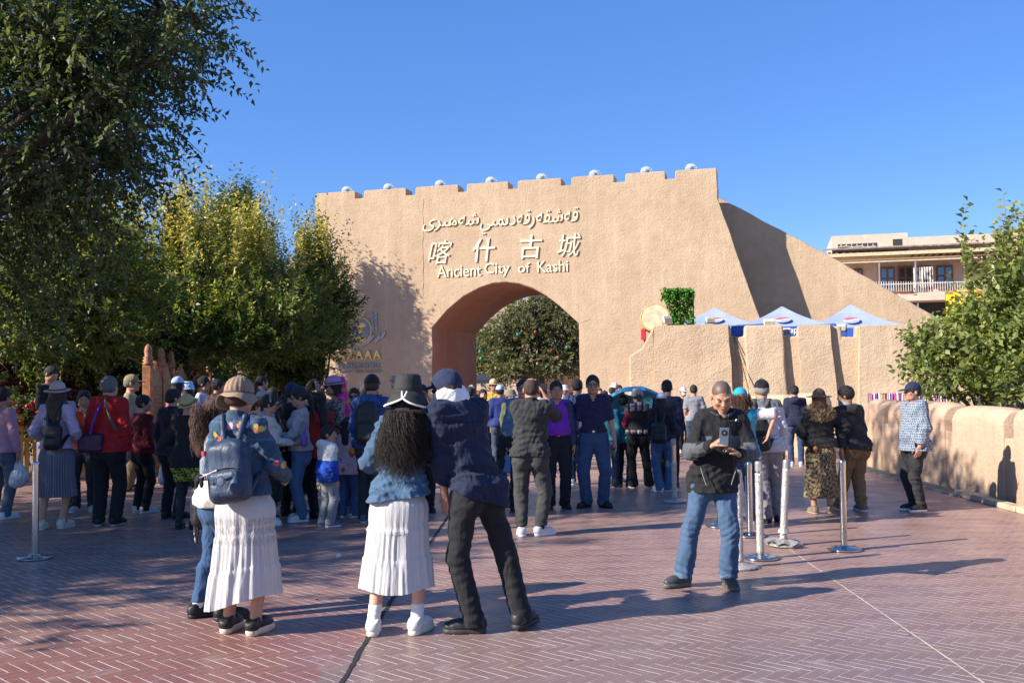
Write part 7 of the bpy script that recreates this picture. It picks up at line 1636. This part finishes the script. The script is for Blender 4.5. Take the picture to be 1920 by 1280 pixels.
p = mk("person in purple polo under an open navy jacket with black belt, facing the camera", 1046, 953, 715, 6, ('short', BLK), SH((.20, .025, .36), o=.014, hem=.98, sleeves=.45, collar=.02, fold=.004), TR((.012, .013, .022), o=.024, ko=.030, ho=.038), (BLACK, BLACK), fat=1.24, feat=BLK, res=.0085, arm_out=(.06, .07))
p.belt(.985)
S = Solid(.02); u = p.u
for i, sg in ((0, -1), (1, 1)):
    S.cone(p.sh[i], p.elb[i], .078 * u, .066 * u, k=.03); S.cone(p.elb[i], p.wri[i], .066 * u, .055 * u, k=.02); S.cone(p.T((sg * .10, .02, 1.36)), p.T((sg * .155, .02, .90)), .10 * u, .09 * u, ky=.9, k=.05); S.cone(p.T((sg * .05, .04, 1.43)), p.sh[i], .05 * u, .06 * u, k=.04)
S.cone(p.T((0, .08, 1.33)), p.T((0, .10, .92)), .14 * u, .15 * u, ky=.5, k=.05); S.box(p.T((0, -.20, 1.10)), (.088 * u, .20 * u, .40 * u), .04, k=.015, sub=True); S.noise.append(wrinkle(.008, (8, 8, 18), 9)); S.cut((0, 0, .86 * u), (0, 0, -1))
for i in (0, 1): pass
S.cut(p.T((0, .03, 1.455)), (0, -.4, 1)); S.noise.append(lambda P: np.where(P[:, 2] < p.wri[0][2] + .02, np.where(np.abs(P[:, 0]) > .24 * u, .05, 0), 0)); p.emit("open_jacket", S, M_NYLON, (.013, .024, .075))
p = mk("person in navy polo and blue jeans with glasses, standing straight and facing the camera", 1115, 951, 704, -4, ('short', BLK), SH((.022, .020, .055), o=.020, hem=.985, sleeves=.46, collar=.03, fold=.009), JN((.035, .072, .15), o=.020, ko=.030, ho=.042), (BLACK, BLACK), fat=1.10, feat=BLK, smile=True, glasses=False, res=.0075, arm_out=(.11, .12), feet=((-.10, .02), (.11, 0)), toe=(38, 35))
p.belt(.985); bm = bmesh.new(); 
for sg in (-1, 1): tube(bm, [p.T((sg * .022 + .018 * math.cos(a), -.158, 1.31 + .016 * math.sin(a))) for a in np.linspace(0, 6.28, 12)], .006, 5, False)
t = p.thing("sunglasses", "dark sunglasses hooked in the collar of the navy polo", "sunglasses", (0, 0, 0)); ob_ = obj("frame", bm, M_BLACK, t)
def strp(V): a = np.arctan2(V[:, 1], V[:, 0] - 0); s_ = np.sin(V[:, 0] * 260); return np.where((s_ > .6)[:, None], np.array((.10, .14, .26)), np.array((.014, .02, .055)))
p = mk("person in navy pinstriped shirt seen from behind between the two facing men", 1085, 908, 711, 170, ('short', BLK), SH(strp, o=.024, hem=.86), JN((.03, .05, .09)), ((.4, .45, .42), WHT), fat=1.12)
def plaid(V):
    z = V[:, 2] / p.u; x = V[:, 0] / p.u; c = np.tile(np.array((.014, .014, .015), np.float32), (len(V), 1)); m = (z < 1.00) | (z > 1.32); pl = np.tile(np.array((.28, .20, .17), np.float32), (len(V), 1)); pl[(np.abs((x * 9) % 1 - .5) < .12) | (np.abs((z * 11) % 1 - .5) < .12)] = (.03, .02, .025); pl[(np.abs((x * 9 + .3) % 1 - .5) < .06)] = (.55, .5, .48); c[m] = pl[m]; return c
p = mk("person in black vest with plaid hem, red sleeves and grey hat, seen from behind", 1198, 914, 729, 182, ('pony', BLK, .1), SH((.24, .012, .03), o=.018, hem=.94), TR((.012, .012, .013), o=.014, ko=.022, ho=.05), (BLACK, (.5, .48, .45)), ('bucket', (.30, .28, .27), dict(brim=.01, tilt=(0, 0))), sex='f', fat=1.08, feet=((-.17, 0), (.10, 0)), hands=((-.15, -.2, 1.0), (.15, -.2, 1.0)))
p.top("vest", plaid, M_CLOTH, o=.036, hem=.93, sleeves=0, hood=True, seed=4)
p = mk("person in teal jacket holding the open blue umbrella behind the plaid vest", 1168, None, 742, 150, ('bun', BLK), J((.02, .22, .27), o=.026), TR((.03, .03, .035)), d=15.6, sex='f', hands=((-.10, -.26, 1.42), None))
w0 = p.wri[0] + np.array((.02, -.05, .05)); t = p.thing("umbrella", "bright blue umbrella tilted away beside the grey hat and red sleeves", "umbrella", w0); MU = Matrix(rotm(24, 0, 14).tolist()); bm = bmesh.new(); n = 8; rings = []
for k in range(6):
    f = k / 5; rr = .50 * math.sin(f * 1.25) / math.sin(1.25); z = .34 * math.cos(f * 1.25); ring = []
    for m in range(n * 4):
        a = 2 * math.pi * m / (n * 4); sc = 1 - .09 * f * (math.sin(math.pi * ((m % 4) / 4)) ** 1); ring.append(bm.verts.new(MU @ Vector((rr * sc * math.cos(a), rr * sc * math.sin(a), z - .06))))
    rings.append(ring)
for A, B in zip(rings, rings[1:]):
    for m in range(n * 4): bm.faces.new((A[m], A[(m + 1) % (n * 4)], B[(m + 1) % (n * 4)], B[m])) if A[m].co != A[(m + 1) % (n * 4)].co else None
bmesh.ops.remove_doubles(bm, verts=bm.verts[:], dist=1e-4); o = obj("canopy", bm, plain("sky_blue_nylon", (.06, .34, .50), .5), t); o.modifiers.new("s", 'SOLIDIFY').thickness = .003
bm = bmesh.new(); tube(bm, [MU @ Vector((0, 0, .34)), MU @ Vector((0, 0, -.25))], .008, 6); obj("shaft", bm, M_STEEL, t)
p = mk("person in white cap with very long black hair, black jacket and jeans, seen from behind", 1243, 921, 737, 176, ('long', BLK, .42), J((.016, .016, .02), o=.034, hem=.88, fold=.008, so=.03, flare=.02), JN((.065, .13, .24), o=.020, ko=.032, ho=.04), ((.62, .62, .62), WHT, .012), ('cap', (.50, .52, .60)), sex='f', toe=(70, 40), feet=((-.08, 0), (.06, .05)))
backpack(p, "black backpack with a pink patch on the long haired woman in the white cap", (.014, .014, .016), size=(.13, .07, .17), z=1.02, dx=.07, off=.15, res=.0105)
tp = [o for o in C.objects if o.name.startswith("backpack")][-1] if False else None
mk("person with black hair standing right behind the white cap woman", 1250, None, 713, 170, ('short', BLK), J((.02, .025, .05), o=.024), TR(BLACK), d=15.4)
p = mk("person in white cap and white face mask with all black clothes near the rampart", 1283, 848, 726, 5, ('short', BLK), J((.016, .016, .017), o=.03, hem=.86), TR(BLACK, o=.02, ko=.04, ho=.05), ((.5, .5, .5), WHT), ('cap', (.62, .62, .62)), res=.014)
S = Solid(.01); S.ell(p.hp((0, -.07, -.05)), np.array((.055, .045, .045)) * p.hs, p.Rh); p.emit("face_mask", S, M_CLOTH, (.7, .7, .7))
p = mk("person in grey T-shirt and dark jeans standing by the rampart, seen from behind", 1303, 858, 722, 172, ('short', BLK), SH((.21, .215, .24), o=.022, hem=.86, sleeves=.46, fold=.010), JN((.03, .055, .10)), ((.08, .14, .3), WHT), fat=1.06, res=.012, hands=(None, (.2, -.2, 1.05)) if False else ((-.14, -.22, 1.1), None))
# ---- right
p = mk("person in turquoise cap and vest with white sleeves and curly hair behind the phone man", 1393, 990, 728, 176, ('bob', (.07, .035, .02), .12), SH((.62, .58, .62), o=.018, hem=.92, sleeves=.5), TR((.02, .04, .11), o=.016, ko=.02, ho=.025), (WHT, WHT), ('cap', (.015, .28, .40), dict(tilt=(10, 10))), sex='f', fat=1.12, hands=((-.33, .05, 1.16), (.14, -.2, 1.05)), pole=((-1, .2, .3), None))
p.curls(300, (.075, .038, .024), (1.56, 1.64), (.10, .19), .085, .35, 7, 1.9, .02)
p.top("vest", (.015, .26, .38), M_NYLON, o=.034, hem=.86, sleeves=0, seed=6)
def whi(V): c = np.tile(np.array((.46, .45, .47), np.float32), (len(V), 1)); x, z = V[:, 0] / p.u, V[:, 2] / p.u; c[(np.abs(x + (z - 1.28) * -.9 - .02) < .022) & (V[:, 1] > 0) & (z > 1.2)] = (.42, .02, .03); c[z > 1.455] = (.12, .12, .13); return c
p = mk("person in black cap, pale jacket and grey trousers behind the leaning post", 1437, 977, 712, 176, ('short', (.28, .25, .23)), J(whi, o=.030, hem=.84, collar=.03, fold=.010), TR((.20, .19, .20), o=.026, ko=.034, ho=.034, hem=.06, fold=.010), (BLACK, BLACK), ('cap', (.016, .016, .017), dict(tilt=(-6, 0))), fat=1.10, res=.0085, arm_out=(.10, .07), feet=((-.13, .0), (.02, .15)), lean=(.02, 0))
backpack(p, "black backpack slung low on the man in the pale jacket and black cap", (.014, .014, .015), size=(.12, .07, .20), z=1.05, dx=.10, off=.145, res=.010, tilt=6)
p = mk("person in navy hoodie and blue jeans by the rampart, seen from behind", 1493, 873, 723, 168, ('short', BLK), ('hoodie', (.014, .020, .045), dict(o=.034, hem=.86, hood=True, fold=.008)), JN((.035, .06, .12)), ((.5, .5, .5), WHT), fat=1.06, res=.012)
def flor(V): r = np.sin(V[:, 0] * 62 + 2.5 * np.sin(V[:, 2] * 31 + V[:, 0] * 20)) * np.sin(V[:, 2] * 52 + 2.5 * np.sin(V[:, 0] * 40 + V[:, 1] * 30)); r2 = np.sin(V[:, 0] * 120 + V[:, 2] * 90 + 3 * np.sin(V[:, 1] * 60)); return np.where(((np.abs(r) < .22) | (r2 > .86))[:, None], np.array((.022, .017, .014)), np.array((.29, .215, .115)))
p = mk("person in wide brown felt hat, fur collared black jacket and long patterned skirt", 1541, 961, 731, 176, ('long', (.12, .06, .03), .2), J((.018, .018, .02), o=.036, hem=.92, fold=.012, so=.03, flare=.02), ('skirt', None, dict(dim=(.97, .22, .15, .235), folds=10, amp=.024, seed=8, colf=lambda V, at_: flor(V), n=200, nm="patterned_skirt")), ((.20, .15, .10), (.35, .27, .17)), ('straw', (.085, .050, .034), dict(brim=.075, mat=M_CLOTH)), sex='f', fat=1.14, res=.0085, hands=((-.24, -.16, 1.22), (.18, -.22, 1.05)), feet=((-.11, 0), (.12, .05)), bare=True)
S = Solid(.02)
for a in np.linspace(0, 2 * math.pi, 24, False): S.ell(p.T((.125 * math.cos(a), .03 + .115 * math.sin(a), 1.39 - .035 * math.sin(a))), np.array((.045, .045, .05)) * p.u)
fc = p.emit("fur_collar", S, M_KNIT, (.30, .19, .10), .0085)
rf = np.random.default_rng(4); n = 2600; a = rf.uniform(0, 2 * math.pi, n); ph = rf.uniform(-1.2, 2.2, n); ring = np.stack([.125 * np.cos(a), .03 + .115 * np.sin(a), 1.39 - .035 * np.sin(a)], 1) * p.u + p.T((0, 0, 1.39)) - np.array((0, 0, 1.39 * p.u))
nd = np.stack([np.cos(a) * np.cos(ph), np.sin(a) * np.cos(ph), np.sin(ph)], 1); V, F, c = leaves(ring + nd * .040, nd + rf.normal(size=(n, 3)) * .45 + np.array((0, 0, -.35)), rf.uniform(.035, .07, n), .009, np.array((.42, .28, .15)) * rf.uniform(.35, 1.35, (n, 1)))
obj("fur_tufts", pymesh("fur_tufts", V, F, c), M_KNIT, fc)
bm = bmesh.new(); ball(bm, Vector(p.T((.11, .19, .90))), (.028, .02, .032), 8); obj("orange_charm", bm, plain("orange_felt", (.5, .15, .02), .8), p.root)
phone(p, "phone held out by the woman in the brown felt hat", p.wri[0] + np.array((-.03, -.06, .10)), (0, -1, .1), (0, 0, 1), (.02, .02, .022), 1.1)
p = mk("person with tousled black hair in black hooded jacket and khaki trousers leaning left", 1607, 958, 725, 205, ('mop', BLK), J((.020, .021, .024), o=.034, hem=.84, hood=True, fold=.011, hemcut=(.12, 0, -1), flare=.03), TR((.17, .115, .055), o=.024, ko=.032, ho=.04, fold=.012), ((.05, .09, .22), WHT, .006), res=.0085, lean=(.10, -.04), head=(8, 30, 0), feet=((-.06, 0), (.10, -.24)), hands=(None, (.27, .02, .80)), fat=1.04)
S = Solid(.02); S.cone(p.hp((0, -.03, -.07)), p.T((0, -.02, 1.43)), .065 * p.hs, .085 * p.hs); S.noise.append(wrinkle(.006, (20, 20, 20), 3)); p.emit("scarf", S, M_CLOTH, (.30, .33, .38))
def seig(V):
    z = V[:, 2] / p.u; x = (V[:, 0] * .8 + V[:, 1] * .8) / p.u; a = np.abs(((z * 30 + .8 * np.abs(((x * 22) % 1) - .5)) % 1) - .5); b = np.sin(x * 190 + np.floor(z * 30) * 2.1); return np.where(((a < .20) | (b > .45))[:, None], np.array((.27, .31, .36)), np.array((.028, .055, .11)))
p = mk("person in navy cap and blue white patterned jacket facing left by the parapet", 1716, 958, 717, -82, ('short', BLK), J(seig, o=.036, hem=.80, collar=.03, fold=.009, so=.032, flare=.035, sleeves=.93), TR((.024, .025, .028), o=.016, ko=.024, ho=.024, fold=.009), ((.02, .02, .022), (.74, .73, .72), .014), ('cap', (.016, .022, .055)), res=.0075, fat=1.10, feat=BLK, arm_out=(.05, .05), feet=((-.07, .0), (.07, .02)), lean=(0, .02))
# ---- far crowd in and before the arch
far = [(925, 712, 21, 20, 'm', (.55, .40, .03), ('straw', (.50, .38, .20)), "person in yellow jacket and straw hat in the arch crowd"), (905, 730, 20, 8, 'f', (.60, .44, .10), None, "person in yellow top facing the camera at the left of the arch"),
  (937, 722, 19, 175, 'm', (.02, .035, .16), ('cap', (.36, .42, .55)), "person in blue with a pale cap turned away under the straw hat"), (958, 731, 18, 15, 'f', (.10, .11, .05), ('bucket', (.16, .15, .11)), "person in dark green hat and coat in front of the arch"),
  (881, 726, 18, 170, 'm', (.25, .06, .06), None, "person with cropped brown hair and red collar left of the yellow top"), (884, 722, 26, 0, 'f', (.06, .06, .07), ('cap', (.45, .43, .40)), "person in beige cap at the foot of the left arch jamb"),
  (868, 730, 22, 120, 'f', (.03, .05, .05), None, "person with dark hair against the left arch jamb"), (978, 720, 27, 160, 'f', (.30, .30, .36), ('cap', (.25, .36, .60)), "person in blue and white cap right of the green hat"),
  (1058, 722, 24, 0, 'f', (.45, .45, .46), ('bucket', (.62, .62, .62)), "person in small white sun hat beneath the arch tree"), (1079, 722, 20, 178, 'f', (.42, .50, .58), ('beanie', (.62, .58, .50)), "person in cream knitted hat right of the arch"),
  (1068, 736, 19, 0, 'f', (.35, .25, .2), None, "person with brown hair behind the purple polo"), (1133, 733, 21, 150, 'f', (.10, .04, .16), ('cap', (.02, .02, .022)), "person in black cap and violet top right of the navy polo"),
  (1147, 726, 24, 170, 'f', (.52, .50, .52), None, "person with long brown hair in a white blouse by the rampart stair"), (1152, 718, 25, 175, 'f', (.5, .5, .5), ('bucket', (.66, .63, .58)), "person in white bucket hat against the sunlit rampart stair"),
  (1160, 722, 23, 10, 'm', (.48, .48, .5), None, "person in white shirt with dark hair left of the blue umbrella"), (1386, 722, 23, 175, 'm', (.04, .04, .05), None, "person with dark hair in grey far behind the turquoise cap") if False else (1124, 728, 27, 8, 'f', (.3, .12, .12), None, "person in dusty red far behind the navy polo"),
  (570, 732, 17, 150, 'm', (.45, .45, .47), ('cap', (.10, .10, .10)), "person in white with a grey cap under the small dark tree"), (578, 742, 15, 100, 'f', (.03, .03, .035), None, "person with dark hair left of the red cardigan"),
  (556, 738, 18, 20, 'm', (.40, .16, .04), ('cap', (.45, .18, .03)), "person in orange cap far left of the mauve hat"), (676, 727, 19, 165, 'm', (.02, .02, .025), None, "person in black against the gate wall left of the black cap"),
  (646, 733, 20, 0, 'f', (.03, .03, .04), None, "person with dark hair in front of the blue notice board"), (437, 716, 19, 150, 'm', (.02, .025, .03), None, "person in dark clothes under the forked elm, left of its trunk"),
  (511, 727, 18, 165, 'f', (.03, .03, .035), None, "person with black hair under the forked elm, right of its trunk"), (478, 722, 20, 175, 'm', (.06, .14, .35), None, "person in blue jacket at the foot of the forked elm"),
  (421, 722, 21, 60, 'f', (.04, .035, .04), ('cap', (.03, .03, .035)), "person in dark cap between the last board and the forked elm"), (300, 735, 20, 60, 'f', (.40, .05, .10), None, "person in pink behind the maroon jacket near the board"),
  (533, 741, 14, 165, 'm', (.03, .03, .035), None, "person in black close behind the laughing woman with glasses"), (613, 748, 16, 30, 'f', (.05, .05, .06), None, "person with dark hair peeping out left of the mauve hat"),
  (856, 724, 20, 150, 'f', (.05, .08, .10), ('bucket', (.30, .30, .32)), "person in grey sun hat just right of the white neck gaiter"), (775, 733, 17, 170, 'm', (.02, .02, .03), None, "person with black hair between the two front hats"),
  (1140, 741, 15.5, 165, 'f', (.015, .16, .20), None, "person in teal with dark hair left of the blue umbrella"), (1020, 724, 22, 5, 'f', (.4, .4, .42), ('cap', (.18, .28, .5)), "person in blue cap between the photographer and the purple polo"),
  (1222, 742, 22, 90, 'f', (.05, .05, .06), None, "person in dark clothes before the sunlit rampart corner"), (948, 740, 24, 0, 'm', (.55, .42, .06), None, "person in yellow deep in the arch behind the blue cap")]
for q, (x, tp, d, yw, sx, c, ht, lab) in enumerate(far):
    st = ('bob', BLK, .2) if sx == 'f' and q % 3 else ('short', BLK)
    mk(lab, x, None, tp, yw + (q * 37) % 25 - 12, st, J(c, o=.022, hem=.86), TR([BLACK, NAVY, (.04, .06, .10), CHAR][q % 4]), (CHAR, (.4, .4, .4)), ht and (ht[0], ht[1], dict(brim=.05) if ht[0] in ('straw', 'bucket') else {}), feat=BLK if abs(yw) < 30 else None, d=d, sex=sx, res=.015 if d > 17 else .012, fat=1.0 + .05 * (q % 3), skin=[SKIN, SKIN_P, SKIN_D][q % 3])
